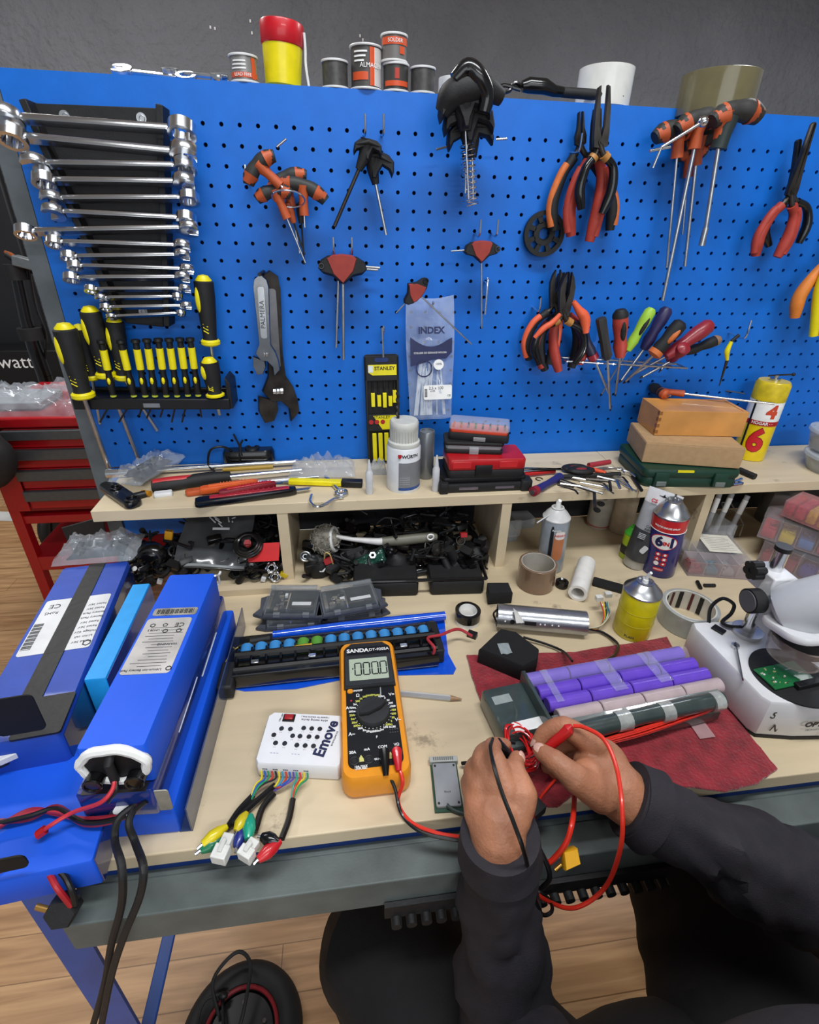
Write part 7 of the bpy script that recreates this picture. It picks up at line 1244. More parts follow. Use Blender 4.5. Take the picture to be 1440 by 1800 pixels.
# ================================================================ cubby contents
rr = random.Random(21)
def heap(name, label, u0, v0, u1, v1, D, n, seed, hh=.05, mats_=None):
    M, L = flat(u0, v0, u1, v1, ZB); r = random.Random(seed); mb = MB(); mats_ = mats_ or [BLK, BLKR, BLKG, mat('#2a2c2e', .5), DST, mat('#1c1618', .5)]
    for k in range(n):
        mb.mi = r.choice([0, 0, 1, 1, 2, 2, 3, 4, 5]) if len(mats_) == 6 else 0
        x, y = r.uniform(0, L), r.uniform(0, D); z = r.uniform(0, 1) ** 1.5 * hh * (1 - .4 * abs(x / L - .5)) ; Q = T(x, y, z + .006) @ Rm(r.uniform(0, 360), 'Z') @ Rm(r.uniform(-60, 60), 'X'); q = r.random()
        if q < .28: mb.prism(rrect(-.012, .012, -.007, .007, .003, 2), -.005, .005, .001, Q)
        elif q < .45: mb.torus(r.uniform(.007, .014), r.uniform(.0015, .004), 16, 6, Q)
        elif q < .6: mb.cyl(r.uniform(.003, .009), -.008, .012, 10, Q)
        elif q < .7: mb.box(-.015, .015, -.004, .004, -.002, .003, Q)
        else:
            p = [V((r.uniform(-.03, .03), r.uniform(-.02, .02), r.uniform(-.006, .012))) for _ in range(5)]; mb.tube(sm(p, 4), r.uniform(.0012, .0028), 6, None, T(min(max(x, .03), L - .03), min(max(y, .02), D - .01), z + .012))
    for k in range(14): mb.mi = 1; x, y = r.uniform(.02, L - .02), r.uniform(.02, D - .01); mb.ell((x, y, hh * .25), (.026, .02, hh * .45), 10)
    return tag(build(name, mb, mats_), label, 'electronic parts', kind='stuff')
def heapat(*a, **k):
    M = flat(*a[2:6], ZB)[0]; o = heap(*a, **k); o.matrix_world = M; return o
heapat('cable_heap', 'tangled heap of black cables and small parts in the left cubby', 262, 1040, 500, 1022, .16, 150, 4, hh=.06)
heapat('charger_heap', 'tangled heap of black chargers, clips and cables in the middle cubby tray', 535, 1030, 862, 1016, .15, 210, 9, hh=.06)
heapat('fitting_heap', 'loose black fittings lying left of the heap behind the light blue battery', 238, 1045, 285, 1035, .12, 40, 14, hh=.045)
# tray in the middle cubby
M, L = flat(600, 1052, 858, 1044, ZB); t = thing('parts_tray', 'black divided plastic tray under the heap in the middle cubby', 'tray', M)
build('tray_rim', MB().tube([(0, .004, .030), (L * .98, .004, .030)], .003, 8).tube([(L * .98, .004, .030), (L * .99, .09, .030)], .003, 8), BLKG, t)
for a, b in ((.08, .52), (.60, .97)): build('tray_bin', MB().prism(rrect(L * a, L * b, 0, .08, .006), 0, .027, .004), BLKR, t)
# dish brush
zb = ZB + .105; c0 = ony(572, 948, -.14); t = thing('dish_brush', 'dish brush with a grey woolly head and white and olive handle in the middle cubby', 'brush', Matrix.Translation(c0)); 
hd = MB(); rb = random.Random(3); hd.ell((0, 0, 0), (.024, .022, .025), 18)
for k in range(170):
    d = V((rb.gauss(0, 1), rb.gauss(0, 1), rb.gauss(0, 1))).normalized(); e = V((rb.gauss(0, 1), rb.gauss(0, 1), rb.gauss(0, 1))).normalized() * .006; hd.tube(sm([d * .022 - e, d * .027, d * .024 + e], 3), .0008, 4)
build('bristle_head', hd, mat('#8d887c', .9, var=.2), t, label='grey woolly head'); pr = lambda u, v, y=-.145: ony(u, v, y) - c0
build('head_plate', MB().torus(.020, .003, 24, 8, T(.016, -.004, .002) @ Rm(78, 'Y') @ Rm(15, 'X')), mat('#cfcfcc', .4), t); build('neck', MB().tube([pr(586, 942), pr(620, 948), pr(665, 952), pr(690, 950)], [.004, .004, .0065, .008], 12), mat('#d5d3d2', .4), t, label='white neck'); build('handle', MB().tube([pr(672, 952), pr(700, 950), pr(735, 946), pr(760, 944), pr(768, 944)], [.0085, .0095, .0095, .009, .006], 14), mat('#6f6d60', .45), t, label='olive grey handle'); build('hang_eye', MB().torus(.0055, .0015, 20, 8, Matrix.Translation(pr(757, 944, -.156)) @ Rm(90, 'X')), INKW, t)
# worn disc at right
c0 = ony(828, 965, -.125); solo('worn_pad', 'worn brown oval pad with frayed edge leaning at the right side of the middle cubby', 'pad', MB().ell((0, 0, 0), (.034, .007, .024), 28), mat('#6e5a48', .5, var=.5, nscale=60, bump=.6), Matrix.Translation(c0) @ Rm(38, 'Y') @ Rm(-30, 'X'))
solo('black_crank', 'black bolted bracket arm lying on the right of the middle heap', 'bracket', MB().tube([(0, 0, 0), (.03, 0, .006), (.06, -.002, .02)], [.011, .009, .012], 12).cyl(.013, -.006, .006, 20, T(0, -.004, 0) @ Rm(90, 'X')).cyl(.012, -.006, .006, 20, T(.06, -.004, .022) @ Rm(90, 'X')).torus(.005, .0015, 14, 6, T(0, -.012, 0) @ Rm(90, 'X')), BLKG, Matrix.Translation(ony(722, 1008, -.172)))
for (u, v, l, w_) in ((690, 1018, 'dull red plastic piece lying left in the middle heap', .012), (768, 1008, 'small bright red clip lying right in the middle heap', .007), (757, 1014, 'second small red clip beside the first in the middle heap', .006), (815, 940, 'small red cap at the back right of the middle heap', .006), (578, 985, 'dark red part at the left of the middle heap', .008)):
    solo('red_clip', l, 'clip', MB().prism(rrect(-w_, w_, -w_ * .7, w_ * .7, w_ * .3), -.004, .005, .001), mat('#a01c20', .4), Matrix.Translation(ony(u, v, -.165)) @ Rm(rr.uniform(-40, 40), 'Y') @ Rm(70, 'X'))
solo('foil_pouch', 'torn shiny dark green foil pouch in the middle heap', 'pouch', bagmesh(.06, .022, .008, 41, 20, 10), mat('#1f4a3c', .2, coat=.6), Matrix.Translation(ony(648, 985, -.165)) @ Rm(-22, 'Y') @ Rm(50, 'X'))
for k, (u, v) in enumerate(((655, 975), (640, 998), (700, 990), (566, 1000), (742, 1000), (610, 1012))): solo('steel_nut', 'small bright metal nut %s in the middle heap' % ['near the foil pouch', 'below the foil pouch', 'at the centre', 'at the far left', 'under the black bracket', 'beside the dark cup'][k], 'nut', MB().lathe([(.003, -.003), (.0065, -.003), (.0065, .003), (.003, .003), (.003, -.003)], 6), CHR, Matrix.Translation(ony(u, v, -.168)) @ Rm(rr.uniform(20, 80), 'X'), 'bright nuts in the middle heap')
solo('metal_cup', 'dark metal cup lying open side forward in the middle heap', 'cup', MB().lathe([(0, 0), (.013, 0), (.013, .022), (.011, .022), (.010, .003), (0, .003)], 26), mat('#6a655e', .25, .8), Matrix.Translation(ony(618, 1008, -.15)) @ Rm(70, 'X') @ Rm(30, 'Y')); solo('steel_washer', 'round steel spring washer at the lower left of the dish brush head', 'washer', MB().torus(.008, .002, 24, 8).torus(.004, .0015, 20, 6), STL, Matrix.Translation(ony(537, 978, -.165)) @ Rm(70, 'X'))
wire2 = MB().tube(sm([ony(570, 985, -.165), ony(572, 972, -.17), ony(580, 975, -.172), ony(585, 990, -.17), ony(592, 1002, -.168)], 6), .0011, 6); tag(build('thin_cable', wire2, mat('#c8b070', .5)), 'thin yellowish wire curling at the left of the middle heap', 'cable')
# left cubby things
c0 = ony(403, 962, -.12); t = thing('zip_bag', 'large dark grey zip bag of screws lying over the left heap', 'bag', frame(ony(300, 1000, -.165), ony(430, 1005, -.165) - ony(300, 1000, -.165), V((0, -.62, 1)))); Lb = (ony(430, 1005, -.165) - ony(300, 1000, -.165)).length
build('film', MB().grid(lambda a, b: (a * Lb * (1 - .05 * b) + .018 * b, b * .155, .006 * sin(a * 5 + b * 3) + .006 * noise.noise(V((a * 5, b * 5, 2)))), 24, 24, None, .0012), mat('#4a4d50', .22, coat=.6, alpha=.93, var=.2, nscale=20, bump=.5, bscale=40), t, label='smoky grey film'); build('zip_seal', MB().tube([(a * Lb, .004, .006 * sin(a * 5) + .0025) for a in [k / 12 for k in range(13)]], .0028, 8), mat('#8d9194', .2, coat=.5), t, label='pale zip seal')
for k in range(9): x, y = Lb * .62 + rr.uniform(-.02, .02), .085 + rr.uniform(-.008, .008); build('screw', MB().rod((x, y, .012), (x + rr.uniform(-.012, .012), y + rr.uniform(-.010, .010), .014), .0011, 6), LAB, t)
build('screw_card', MB().box(Lb * .5, Lb * .74, .068, .072, .009, .011), LAB, t)
t = thing('cable_coil', 'coiled black cable with a red plug resting on the dark grey bag', 'cable', Matrix.Translation(ony(436, 957, -.165)) @ Rm(30, 'X'));
for k in range(3): build('cable_loop', MB().torus(.022 - .003 * k, .0028, 36, 8, T(0, 0, .003 * k - .002)), BLKG, t)
build('red_plug', MB().cyl(.006, .0, .006, 14).box(-.004, .004, -.004, .004, .004, .009), mat('#8c1c22', .4), t)
solo('red_card', 'bright red plastic card lying right of the black cable coil', 'card', MB().prism([(-.022, -.013), (.022, -.013), (.024, .015), (0, .015), (-.006, .0), (-.024, -.006)], 0, .0016, .0003), mat('#c00c14', .35, coat=.3), Matrix.Translation(ony(464, 972, -.172)) @ Rm(48, 'X') @ Matrix.Scale(1.1, 4))
for k, (u, v) in enumerate(((478, 998), (484, 1014))): solo('large_nut', 'large chrome nut %s in the left cubby' % ['above the other one', 'below the other, next to the yellow plug'][k], 'nut', MB().lathe([(.0055, -.004), (.0105, -.004), (.0105, .004), (.0055, .004), (.0055, -.004)], 6).torus(.0075, .002, 24, 8, T(0, 0, .004)), CHR, Matrix.Translation(ony(u, v, -.168)) @ Rm(62, 'X'), 'large chrome nuts')
def xt(u, v, y, label, ang=0): 
    t = thing('battery_connector', label, 'connector', Matrix.Translation(ony(u, v, y)) @ Rm(ang, 'Y')); build('shell', MB().prism(rrect(-.0065, .0065, -.004, .004, .002), -.008, .008, .001), mat('#e0a020', .35), t)
    for x in (-.003, .003): build('socket', MB().cyl(.0022, .0075, .0085, 12, T(x, 0, 0)).torus(.0024, .0006, 12, 6, T(x, 0, .0085)), mat('#7a5a1c', .4), t)
    return t
xt(297, 940, -.13, 'yellow two pin connector sticking up in the left cubby', 14); solo('yellow_plug', 'small yellow plug lying beside the chrome nuts', 'plug', MB().prism(rrect(-.007, .007, -.004, .004, .002), -.004, .004, .001), mat('#c8b020', .4), Matrix.Translation(ony(499, 1010, -.165)) @ Rm(30, 'Y'))
tag(build('lead', MB().tube(sm([ony(299, 948, -.13), ony(306, 965, -.14), ony(302, 985, -.15), ony(310, 1000, -.15)], 5), .0012, 6), BLK), 'thin dark lead running down from the yellow connector in the left cubby', 'cable')
for (u, v, rx, l) in ((262, 985, .026, 'glossy black moulded lamp housing at the far left of the left heap'), (272, 1010, .022, 'black ribbed moulded housing below the glossy one, left cubby'), (440, 1022, .024, 'round black speaker like disc at the front of the left heap')):
    p = ony(u, v, -.16); t = thing('moulded_housing', l, 'housing', Matrix.Translation(V((p.x, p.y + .015, max(p.z, ZB + .02))))); build('shell', MB().ell((0, 0, 0), (rx, .018, rx * .8), 20), BLKG, t); build('rim', MB().torus(rx * .6, .003, 24, 8, T(0, -.012, 0) @ Rm(80, 'X')), BLKR, t); build('boss', MB().cyl(.005, 0, .008, 14, T(.004, -.012, .004) @ Rm(80, 'X')), BLKG, t)
for (u, v, l) in ((281, 1022, 'small white nozzle plug lying left of the top blue pack'), (463, 1018, 'tiny white and pink connector below the large nuts'), (415, 1040, 'tiny white connector with a red lead at the front of the left heap')): solo('white_plug', l, 'plug', MB().box(-.004, .004, -.003, .003, -.004, .005), LAB, Matrix.Translation(ony(u, v, -.17)) @ Rm(20, 'Y'), bev=.0008)
tag(build('red_lead', MB().tube(sm([ony(415, 1042, -.172), ony(424, 1052, -.174), ony(436, 1050, -.176), ony(445, 1056, -.178)], 5), .0014, 6), mat('#a83038', .4)), 'short red lead ending in a tiny white connector, front of the left heap', 'cable')
tag(build('white_tie', MB().tube(sm([onz(378, 1012, 1.0), onz(386, 1010, .985), onz(388, 1004, .99)], 5) + sm([onz(384, 1012, .985), onz(386, 1024, .97), onz(382, 1030, .965)], 5), .0014, 6), INKW), 'short white string at the far end of the top blue pack', 'string')
solo('foil_scrap', 'crumpled silver foil scrap hanging at the grey upright under the shelf', 'scrap', bagmesh(.035, .02, .02, 51, 14, 10), CHR, Matrix.Translation(ony(218, 952, -.05)))
solo('black_plate', 'dark flat plate standing under the left end of the shelf', 'plate', MB().prism([(-.04, 0), (.02, 0), (.03, .075), (-.045, .055)], 0, .004, .001, Rm(90, 'X')), BLKR, Matrix.Translation(V((ony(165, 960, -.05).x, -.045, ZB))))
# right cubby: organisers
def organiser(label, u0, v0, u1, v1, z, D, H, cells, seed, tint='#c9b8bc'):
    M, L = flat(u0, v0, u1, v1, z); t = thing('parts_organiser', label, 'organiser', M, 'clear parts organisers'); r = random.Random(seed)
    build('shell', MB().box(0, L, 0, .0015, 0, H).box(0, L, D - .0015, D, 0, H).box(0, .0015, 0, D, 0, H).box(L - .0015, L, 0, D, 0, H).box(0, L, 0, D, 0, .0015), mat(tint, .15, alpha=.22, coat=.6), t, smooth=False); nx, ny = cells
    build('lid', MB().box(-.001, L + .001, -.001, D + .001, H, H + .003), mat('#cfcdd0', .12, alpha=.12, coat=.8), t, smooth=False, label='clear lid')
    for i in range(1, nx): build('partition', MB().box(L * i / nx - .0006, L * i / nx + .0006, .002, D - .002, .001, H - .002), mat(tint, .2, alpha=.5), t, smooth=False)
    for j in range(1, ny): build('partition', MB().box(.002, L - .002, D * j / ny - .0006, D * j / ny + .0006, .001, H - .002), mat(tint, .2, alpha=.5), t, smooth=False)
    return t, L, D, H, r
def fill(t, L, D, H, nx, ny, cols, r):
    for i in range(nx):
        for j in range(ny):
            c = cols[(i + j * nx) % len(cols)]
            if not c: continue
            mb = MB().prism(rrect(L * i / nx + .003, L * (i + 1) / nx - .003, D * j / ny + .003, D * (j + 1) / ny - .003, .003, 2), .003, H * .45, .002)
            for k in range(14): x, y, z = L * (i + r.uniform(.2, .8)) / nx, D * (j + r.uniform(.2, .8)) / ny, r.uniform(.004, H * .6); a = r.uniform(0, 6.28); d = V((cos(a), sin(a), r.uniform(-.3, .3))) * .004; mb.rod(V((x, y, z)) - d, V((x, y, z)) + d, .0022, 6)
            build('contents', mb, mat(c, .45), t, kind=None)
t, L, D, H, r = organiser('flat clear organiser with a white inventory sheet, lying under the right end of the shelf', 1208, 1012, 1322, 1020, ZB, .115, .030, (4, 3), 3); fill(t, L, D, H, 4, 3, ['#8a2a34', '#2a6a7a', '#8a8a8a', None, '#5a5a5c', '#7a7a7a'], r)
build('inventory_sheet', MB().box(.045, L - .010, .035, .095, H + .003, H + .0035), mat('#d8d4c8', .7), t, smooth=False, label='white printed sheet')
for k in range(8): build('print_line', MB().box(.052, L - .016 - .004 * (k % 3), .042 + .006 * k, .0428 + .006 * k, H + .0035, H + .0038), mat('#8a8a86', .6), t, smooth=False)
for z, n in ((ZB, 0), (ZB + .048, 1)):
    M, L = flat(1345, 1010 - 40 * n, 1500, 1050 - 50 * n, z + .0)
    t, L, D, H, r = organiser(['lower clear organiser of coloured terminals at the right edge', 'upper clear organiser of red, yellow and blue terminals at the right edge'][n], 1330, 985 - 42 * n, 1500, 1060 - 62 * n, z, .12, .044, (5, 2), 5 + n, '#b8a8ac'); fill(t, L, D, H, 5, 2, [['#9a2430', '#8a2a3a', '#2a3a8a', '#c8c0c8', '#5a4a5a'], ['#c02a3a', '#d8c020', '#2a7ac0', '#b8303c', '#c8b424']][n], r)
M, L = flat(1370, 905, 1470, 945, ZB + .100); t = thing('parts_organiser', 'topmost clear box of red and yellow terminals under the shelf at the right edge', 'organiser', M, 'clear parts organisers'); build('shell', MB().prism(rrect(0, L, 0, .07, .003), 0, .030, .001), mat('#c88a90', .2, alpha=.45, coat=.5), t)
for k, c in enumerate(('#b01c2c', '#b82838', '#c8b010', '#c8b010', '#2a7ac0')): build('contents', MB().prism(rrect(L * k / 5 + .002, L * (k + 1) / 5 - .001, .004, .064, .003), .003, .026, .002), mat(c, .5, var=.3, nscale=160, bump=.6), t)
M = at(1262, 975, ZB); t = thing('clear_bin', 'clear angled plastic bin holding syringes under the shelf at right', 'bin', M @ T(-.01, .03, 0)); build('bin', MB().prism([(0, 0), (.06, 0), (.05, .055), (.01, .055)], 0, .045, .002), CLR, t)
for k, (x, y, a, l) in enumerate(((.02, .03, 12, 'leftmost'), (.042, .03, 16, 'middle'), (.066, .02, 18, 'rightmost'))): q = thing('syringe', '%s of the slim clear syringes leaning under the shelf at right' % l, 'syringe', M @ T(x - .01, y + .03, .012) @ Rm(a, 'Y') @ Rm(-10, 'X'), 'slim clear syringes'); build('barrel', MB().cyl(.005, 0, .085, 14), mat('#d5d6da', .15, alpha=.55), q); build('label_wrap', MB().cyl(.0053, .045, .075, 14), INKW, q, label='white label')
t = thing('wire_rack', 'small wire rack beside the syringes', 'rack', at(1292, 965, ZB) @ T(0, .04, 0)); rk = MB()
for a, b in (((0, 0, 0), (.04, 0, 0)), ((0, 0, .03), (.04, 0, .03)), ((0, 0, 0), (0, 0, .03)), ((.04, 0, 0), (.04, 0, .03)), ((0, 0, .03), (.01, .04, .06)), ((.04, 0, .03), (.03, .04, .06)), ((.01, .04, .06), (.03, .04, .06)), ((.02, 0, 0), (.02, 0, .03))): rk.rod(a, b, .0012, 6)
build('frame', rk, STL, t)
bg = thing('zip_bag', 'clear bag with gold fittings under the shelf right of the blue spray can', 'bag', at(1236, 968, ZB) @ T(0, .02, 0)); build('film', bagmesh(.055, .05, .045, 61, 18, 16), BAG, bg)
g = MB(); 
for k in range(16): g.rod((rr.uniform(-.014, .014), rr.uniform(-.01, .01), rr.uniform(.004, .02)), (rr.uniform(-.014, .014), rr.uniform(-.01, .01), rr.uniform(.004, .02)), .0025, 6)
build('gold_fittings', g, mat('#c8a040', .25, .9), bg)
bg = thing('zip_bag', 'crumpled clear bag of copper parts lying in front of the syringes', 'bag', at(1290, 992, ZB) @ T(0, .02, 0)); build('film', bagmesh(.06, .04, .026, 71, 18, 14), BAG, bg); build('copper_parts', MB().torus(.007, .003, 16, 6, T(.004, 0, .006)).torus(.006, .0025, 16, 6, T(-.008, .004, .005)), mat('#a86a48', .3, .8), bg)
tag(build('grey_jar', MB().lathe([(0, 0), (.032, 0), (.033, .085), (.028, .088), (0, .088)], 30, Matrix.Translation(V((ony(1345, 940, -.06).x, -.06, ZB)))), mat('#6e6a68', .3, alpha=.8)), 'squat grey translucent jar at the back of the right cubby', 'jar')
# ---- wheel on the floor
c = onz(424, 1822, .035); t = thing('scooter_wheel', 'black scooter tyre with a red rim ring and cables lying on the floor', 'wheel', Matrix.Translation(V((c.x, c.y, .03)))); build('tyre', MB().torus(.090, .026, 56, 14), BLKR, t); build('rim_ring', MB().torus(.068, .004, 48, 8, T(0, 0, .018)), mat('#7c1a20', .4), t, label='red rim ring'); build('hub', MB().lathe([(0, -.02), (.066, -.02), (.068, .0), (.060, .014), (.02, .020), (0, .020)], 40), mat('#1c1c1e', .5), t)
for k in range(5): a = 2 * pi * k / 5 + .3; build('bolt', MB().cyl(.004, .012, .019, 8, T(.045 * cos(a), .045 * sin(a), 0)), DST, t)
build('cable', MB().tube(sm([(-.045, .03, .024), (-.06, .075, .05), (-.02, .11, .06), (.01, .09, .055), (.008, .03, .05), (-.006, -.02, .03), (-.01, -.05, .022)]), .0035, 8), BLKR, t); build('cable', MB().tube(sm([(-.03, .06, .03), (-.07, .05, .04), (-.08, .02, .035), (-.075, -.02, .03)]), .003, 8), BLKR, t); build('cable', MB().tube(sm([(-.04, .05, .03), (-.025, .0, .045), (.0, -.05, .03)]), .0035, 8), BLKG, t); build('cable_tie', MB().ell((-.04, .055, .032), (.010, .007, .007), 10), BLK, t)
# ================================================================ person
def skin_mat():
    m = mat('#ab7355', .48, var=.14, nscale=28, bump=.35, bscale=380, sub=.12).copy(); return m
SK = skin_mat()
J = lambda u, v, z: onz(u, v, z)
pr_ = thing('person', 'seated person in a dark jacket and black trousers holding two meter probes', 'person', Matrix.Translation(V((.50, -.86, 0)))); PO = V((.50, -.86, 0))
B = MB()
def limb(pts, rs, n=14): B.tube([p - PO for p in pts], rs, n); [B.ell(p - PO, r, 12) for p, r in zip(pts, rs if isinstance(rs, list) else [rs] * len(pts))]
def finger(pts, rs):
    P = [J(*p) for p in pts]; Q = sm(P, 4); m = len(Q); R_ = []
    for i in range(m):
        f = i * (len(rs) - 1) / (m - 1); k = min(int(f), len(rs) - 2); R_.append(rs[k] + (rs[k + 1] - rs[k]) * (f - k))
    B.tube([q - PO for q in Q], R_, 12)
    for i in (0, m - 1): B.ell(Q[i] - PO, R_[i], 12)
    for i, p in enumerate(P[1:-1]): B.ell(p - PO, rs[min(i + 1, len(rs) - 1)] * 1.08, 12)
    return P
def blob(u, v, z, r): B.ell(J(u, v, z) - PO, r, 16)
# left hand
WL = J(876, 1470, .925)
LT = finger([(905, 1440, .935), (921, 1398, .950), (906, 1354, .955), (909, 1333, .950)], [.0150, .0125, .0098, .0080])
LI = finger([(893, 1392, .952), (872, 1338, .962), (866, 1312, .950), (888, 1310, .938)], [.0125, .0100, .0088, .0075])
LM = finger([(868, 1384, .950), (846, 1338, .948), (856, 1318, .928), (876, 1326, .915)], [.0125, .0100, .0088, .0076])
LR = finger([(845, 1388, .944), (831, 1356, .932), (842, 1340, .912), (858, 1350, .902)], [.0120, .0095, .0085, .0074])
LP = finger([(834, 1400, .932), (824, 1376, .918), (832, 1362, .902), (846, 1368, .892)], [.0110, .0085, .0076, .0068])
for u, v, z, r in ((878, 1425, .936, (.026, .030, .017)), (860, 1412, .936, (.024, .028, .016)), (850, 1430, .930, (.019, .026, .015)), (896, 1418, .938, (.020, .028, .016)), (874, 1452, .930, (.027, .026, .019))): blob(u, v, z, r)
limb([WL, J(874, 1446, .930)], [.0260, .0270])
# right hand
RT_ = finger([(1058, 1398, .930), (1012, 1368, .950), (976, 1338, .958), (951, 1321, .952)], [.0170, .0135, .0105, .0085])
RI = finger([(1046, 1312, .945), (992, 1278, .958), (958, 1290, .946), (946, 1310, .936)], [.0135, .0108, .0092, .0078])
RM2 = finger([(1058, 1322, .936), (1012, 1302, .932), (980, 1316, .916), (962, 1334, .906)], [.0130, .0105, .0090, .0078])
RR = finger([(1066, 1340, .924), (1026, 1328, .912), (990, 1340, .900), (962, 1348, .893)], [.0125, .0100, .0086, .0075])
RP = finger([(1068, 1362, .914), (1032, 1352, .900), (1002, 1356, .890), (974, 1358, .884)], [.0110, .0088, .0078, .0068])
for u, v, z, r in ((1052, 1352, .930, (.026, .028, .017)), (1068, 1340, .928, (.022, .028, .016)), (1080, 1372, .924, (.026, .026, .019)), (1056, 1384, .926, (.025, .022, .018)), (1036, 1362, .938, (.018, .018, .013)), (1090, 1395, .918, (.024, .022, .020))): blob(u, v, z, r)
WR_ = J(1112, 1410, .912); limb([WR_, J(1088, 1390, .918)], [.0265, .0275])
# arms, torso, head, legs
EL, ER = J(900, 1850, .65), J(1545, 1640, .74); SL, SR = V((.36, -1.04, 1.06)), V((.72, -1.02, 1.08))
HL, HR = V((.385, -.775, .53)), V((.635, -.80, .545)); KL, KR = J(682, 1668, .585), J(1190, 1445, .585)
FL, FR = V((KL.x + .03, KL.y - .03, .09)), V((KR.x + .17, KR.y - .08, .09))
limb([WL, J(880, 1600, .80), EL], [.026, .034, .036]); limb([EL, SL], [.036, .045]); limb([WR_, J(1300, 1505, .85), ER], [.0265, .038, .042]); limb([ER, SR], [.042, .055])
TC = V((.53, -.90, .78)); limb([(HL + HR) / 2 + V((0, -.03, 0)), TC, V((.54, -1.0, 1.0)), V((.54, -1.04, 1.10))], [.09, .085, .10, .07]); limb([SL, SR], [.06, .06]); NK = V((.54, -1.03, 1.17)); limb([V((.54, -1.04, 1.08)), NK], [.055, .05])
HD = V((.54, -.985, 1.275)); B.ell(HD - PO, (.072, .09, .108), 20); B.ell(HD - PO + V((0, .085, -.012)), (.012, .018, .016), 10); B.ell(HD - PO + V((0, .05, -.07)), (.045, .04, .035), 12)
for s in (-1, 1): B.ell(HD - PO + V((s * .074, 0, -.005)), (.010, .018, .028), 10)
limb([HL, KL], [.065, .050]); limb([KL, FL], [.048, .036]); limb([HR, KR], [.065, .050]); limb([KR, FR], [.052, .036])
def remesh(mb, vox, it=6):
    me = bpy.data.meshes.new('r'); me.from_pydata(mb.v, [], mb.f); o = bpy.data.objects.new('r', me); COL.objects.link(o)
    r = o.modifiers.new('r', 'REMESH'); r.mode = 'VOXEL'; r.voxel_size = vox; s = o.modifiers.new('s', 'SMOOTH'); s.factor = .5; s.iterations = it
    dg = bpy.context.evaluated_depsgraph_get(); dg.update(); m2 = bpy.data.meshes.new_from_object(o.evaluated_get(dg)); bpy.data.objects.remove(o); return m2
bm_ = remesh(B, .0022, 7); bm_.name = 'body'; bm_.materials.append(SK); bm_.polygons.foreach_set('use_smooth', [True] * len(bm_.polygons)); bo = bpy.data.objects.new('body', bm_); COL.objects.link(bo); bo.parent = pr_
# nails
NAIL = mat('#d8ab9a', .25, coat=.4)
def nail(P, r, out, nm='nail'):
    d = (P[-1] - P[-2]).normalized(); up = (out - d * out.dot(d)).normalized(); side = d.cross(up); c = P[-1] - PO - d * r * .15 + up * r * .80; m = Matrix((side, d, up)).transposed().to_4x4(); m.translation = c
    build(nm, MB().ell((0, 0, 0), (r * .62, r * .85, r * .22), 14, m), NAIL, pr_)
nail(RT_, .0085, V((-.1, -.45, .9)), 'thumb_nail'); nail(LT, .0080, V((.6, -.3, .75)), 'thumb_nail'); nail(RI, .0078, V((-.8, .4, .5)), 'finger_nail')
# clothes
def cloth(pts, rs, n=44, rings=60, amp=.004, seed=0, fr=26, fold=0):
    P = sm(pts, 8); L_ = [0]
    for a, b in zip(P, P[1:]): L_.append(L_[-1] + (b - a).length)
    tot = L_[-1]; Q = []; R_ = []; src = []
    for i in range(rings + 1):
        s = tot * i / rings; k = max(j for j in range(len(P)) if L_[j] <= s + 1e-9); k = min(k, len(P) - 2); f = (s - L_[k]) / max(1e-9, L_[k + 1] - L_[k]); Q.append(P[k].lerp(P[k + 1], f)); g = i / rings * (len(rs) - 1); h = min(int(g), len(rs) - 2); R_.append(rs[h] + (rs[h + 1] - rs[h]) * (g - h))
    m = MB(); m.tube([q - PO for q in Q], R_, n); vs = []
    for i in range(rings + 1):
        for k in range(n):
            v = V(m.v[i * n + k]); c = Q[i] - PO; d = (v - c); r0 = d.length; d.normalize(); s = tot * i / rings
            w_ = amp * (noise.noise(V((s * fr + seed, d.x * 1.3, d.z * 1.3 + d.y))) * 1.4 + .7 * noise.noise(V((s * fr * 2.3 + d.x * 1.5, seed + d.y * 2, d.z * 2)))) + fold * (1 - abs(noise.noise(V((s * 18 + d.x * 1.6 + d.z, seed * 2 + d.y, 0)))) * 4) * .3
            env = min(1, i / 5); vs.append(tuple(v + d * w_ * env))
    m.v = vs + m.v[len(vs):]; return m
JK = mat('#262329', .8, var=.12, nscale=60, bump=.35, bscale=900, sheen=.0); TRS = mat('#0e0e0f', .85, var=.15, bump=.3, bscale=700)
build('jacket_sleeve', cloth([J(879, 1466, .925), J(879, 1510, .885), J(880, 1600, .80), J(887, 1720, .72), J(892, 1800, .67), EL, EL.lerp(SL, .4), SL], [.0350, .0400, .0480, .0580, .062, .064, .066, .070, .074], amp=.0065, seed=3, fold=.006), JK, pr_, label='dark grey left sleeve')
build('jacket_sleeve', cloth([J(1106, 1404, .913), J(1165, 1438, .90), J(1250, 1480, .87), J(1350, 1530, .83), J(1450, 1582, .79), ER, ER.lerp(SR, .4), SR], [.0350, .0420, .0500, .0570, .062, .064, .066, .070, .074], amp=.0070, seed=9, fold=.006), JK, pr_, label='dark grey right sleeve')
for pts, s in (((J(879, 1464, .927), J(879, 1478, .915), J(879, 1500, .895)), 1), ((J(1105, 1403, .914), J(1122, 1412, .910), J(1142, 1424, .905)), 2)): build('cuff', cloth(pts, [.0362, .0385, .0405], 40, 12, .0014, s), JK, pr_)
tb_ = MB(); tb_.ell(V((.53, -.865, .745)) - PO, (.155, .12, .20), 28); tb_.ell(V((.54, -.95, .92)) - PO, (.17, .13, .20), 28); tb_.tube([SL - PO, SR - PO], .082, 18); tb_.ell(SL - PO, .084, 16); tb_.ell(SR - PO, .084, 16)
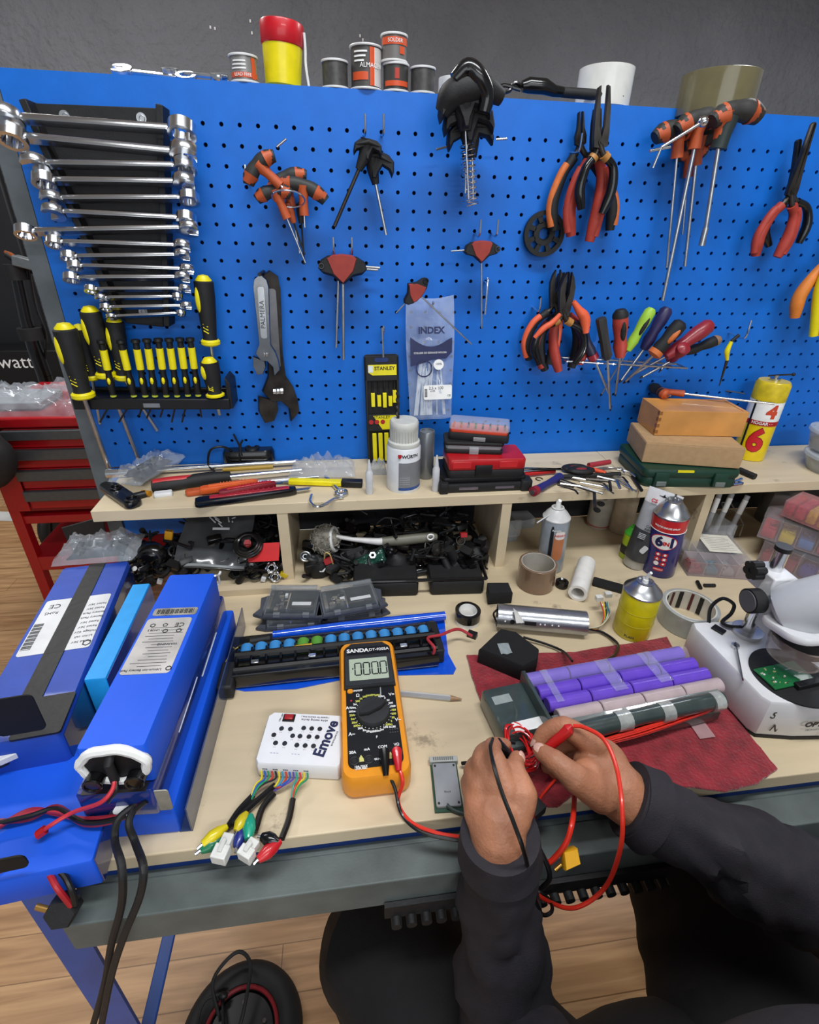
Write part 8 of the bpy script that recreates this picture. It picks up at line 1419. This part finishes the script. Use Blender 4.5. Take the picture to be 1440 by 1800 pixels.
me = remesh(tb_, .008, 3); me.name = 'jacket_body'; me.materials.append(JK); me.polygons.foreach_set('use_smooth', [True] * len(me.polygons)); o = bpy.data.objects.new('jacket_body', me); COL.objects.link(o); o.parent = pr_
build('collar', MB().torus(.064, .018, 28, 10, Matrix.Translation(V((.54, -1.035, 1.12)) - PO)), JK, pr_)
build('trouser_leg', cloth([HL, HL.lerp(KL, .5), KL + V((0, 0, .0)), KL.lerp(FL, .15), KL.lerp(FL, .6), FL], [.108, .100, .080, .074, .064, .058], 40, 60, .004, 4, fold=.003), TRS, pr_); build('trouser_leg', cloth([HR, HR.lerp(KR, .4), KR + V((.0, -.02, 0)), KR.lerp(FR, .15), KR.lerp(FR, .6), FR], [.120, .108, .092, .080, .066, .060], 40, 60, .005, 8, fold=.004), TRS, pr_)
pv = MB(); pv.ell((HL + HR) / 2 - PO + V((0, .01, .0)), (.19, .115, .10), 28); pv.ell(HL - PO, .112, 20); pv.ell(HR - PO, .122, 20)
me = remesh(pv, .008, 3); me.name = 'trouser_seat'; me.materials.append(TRS); me.polygons.foreach_set('use_smooth', [True] * len(me.polygons)); o = bpy.data.objects.new('trouser_seat', me); COL.objects.link(o); o.parent = pr_
build('hair', MB().ell(HD - PO + V((0, -.018, .028)), (.080, .088, .092), 24), mat('#1c1512', .8, bump=.8, bscale=300), pr_, label='short dark hair')
for s in (-1, 1): build('eye', MB().ell(HD - PO + V((s * .028, .078, .012)), (.011, .008, .008), 12), mat('#e8e4e0', .3), pr_)
build('mouth', MB().ell(HD - PO + V((0, .083, -.048)), (.022, .006, .006), 12), mat('#a05a50', .5), pr_)
for F_ in (FL, FR): build('shoe', MB().prism(rrect(-.045, .045, -.09, .17, .04), 0, .075, .02, T(F_.x - PO.x, F_.y - PO.y, 0)), BLKR, pr_)
sc_ = ((HL + HR) / 2); st = thing('work_stool', 'round black work stool the person sits on', 'stool', T(sc_.x, sc_.y - .04, 0)); build('seat', MB().lathe([(0, .0), (.14, 0), (.15, .015), (.15, .035), (.13, .045), (0, .045)], 36, T(0, 0, .375)), BLKR, st); build('post', MB().cyl(.022, .06, .38, 20), CHR, st)
for k in range(5): build('foot', MB().tube([(0, 0, .07), (.22 * cos(2 * pi * k / 5 + .9), .22 * sin(2 * pi * k / 5 + .9), .03)], [.018, .012], 10), BLKR, st)
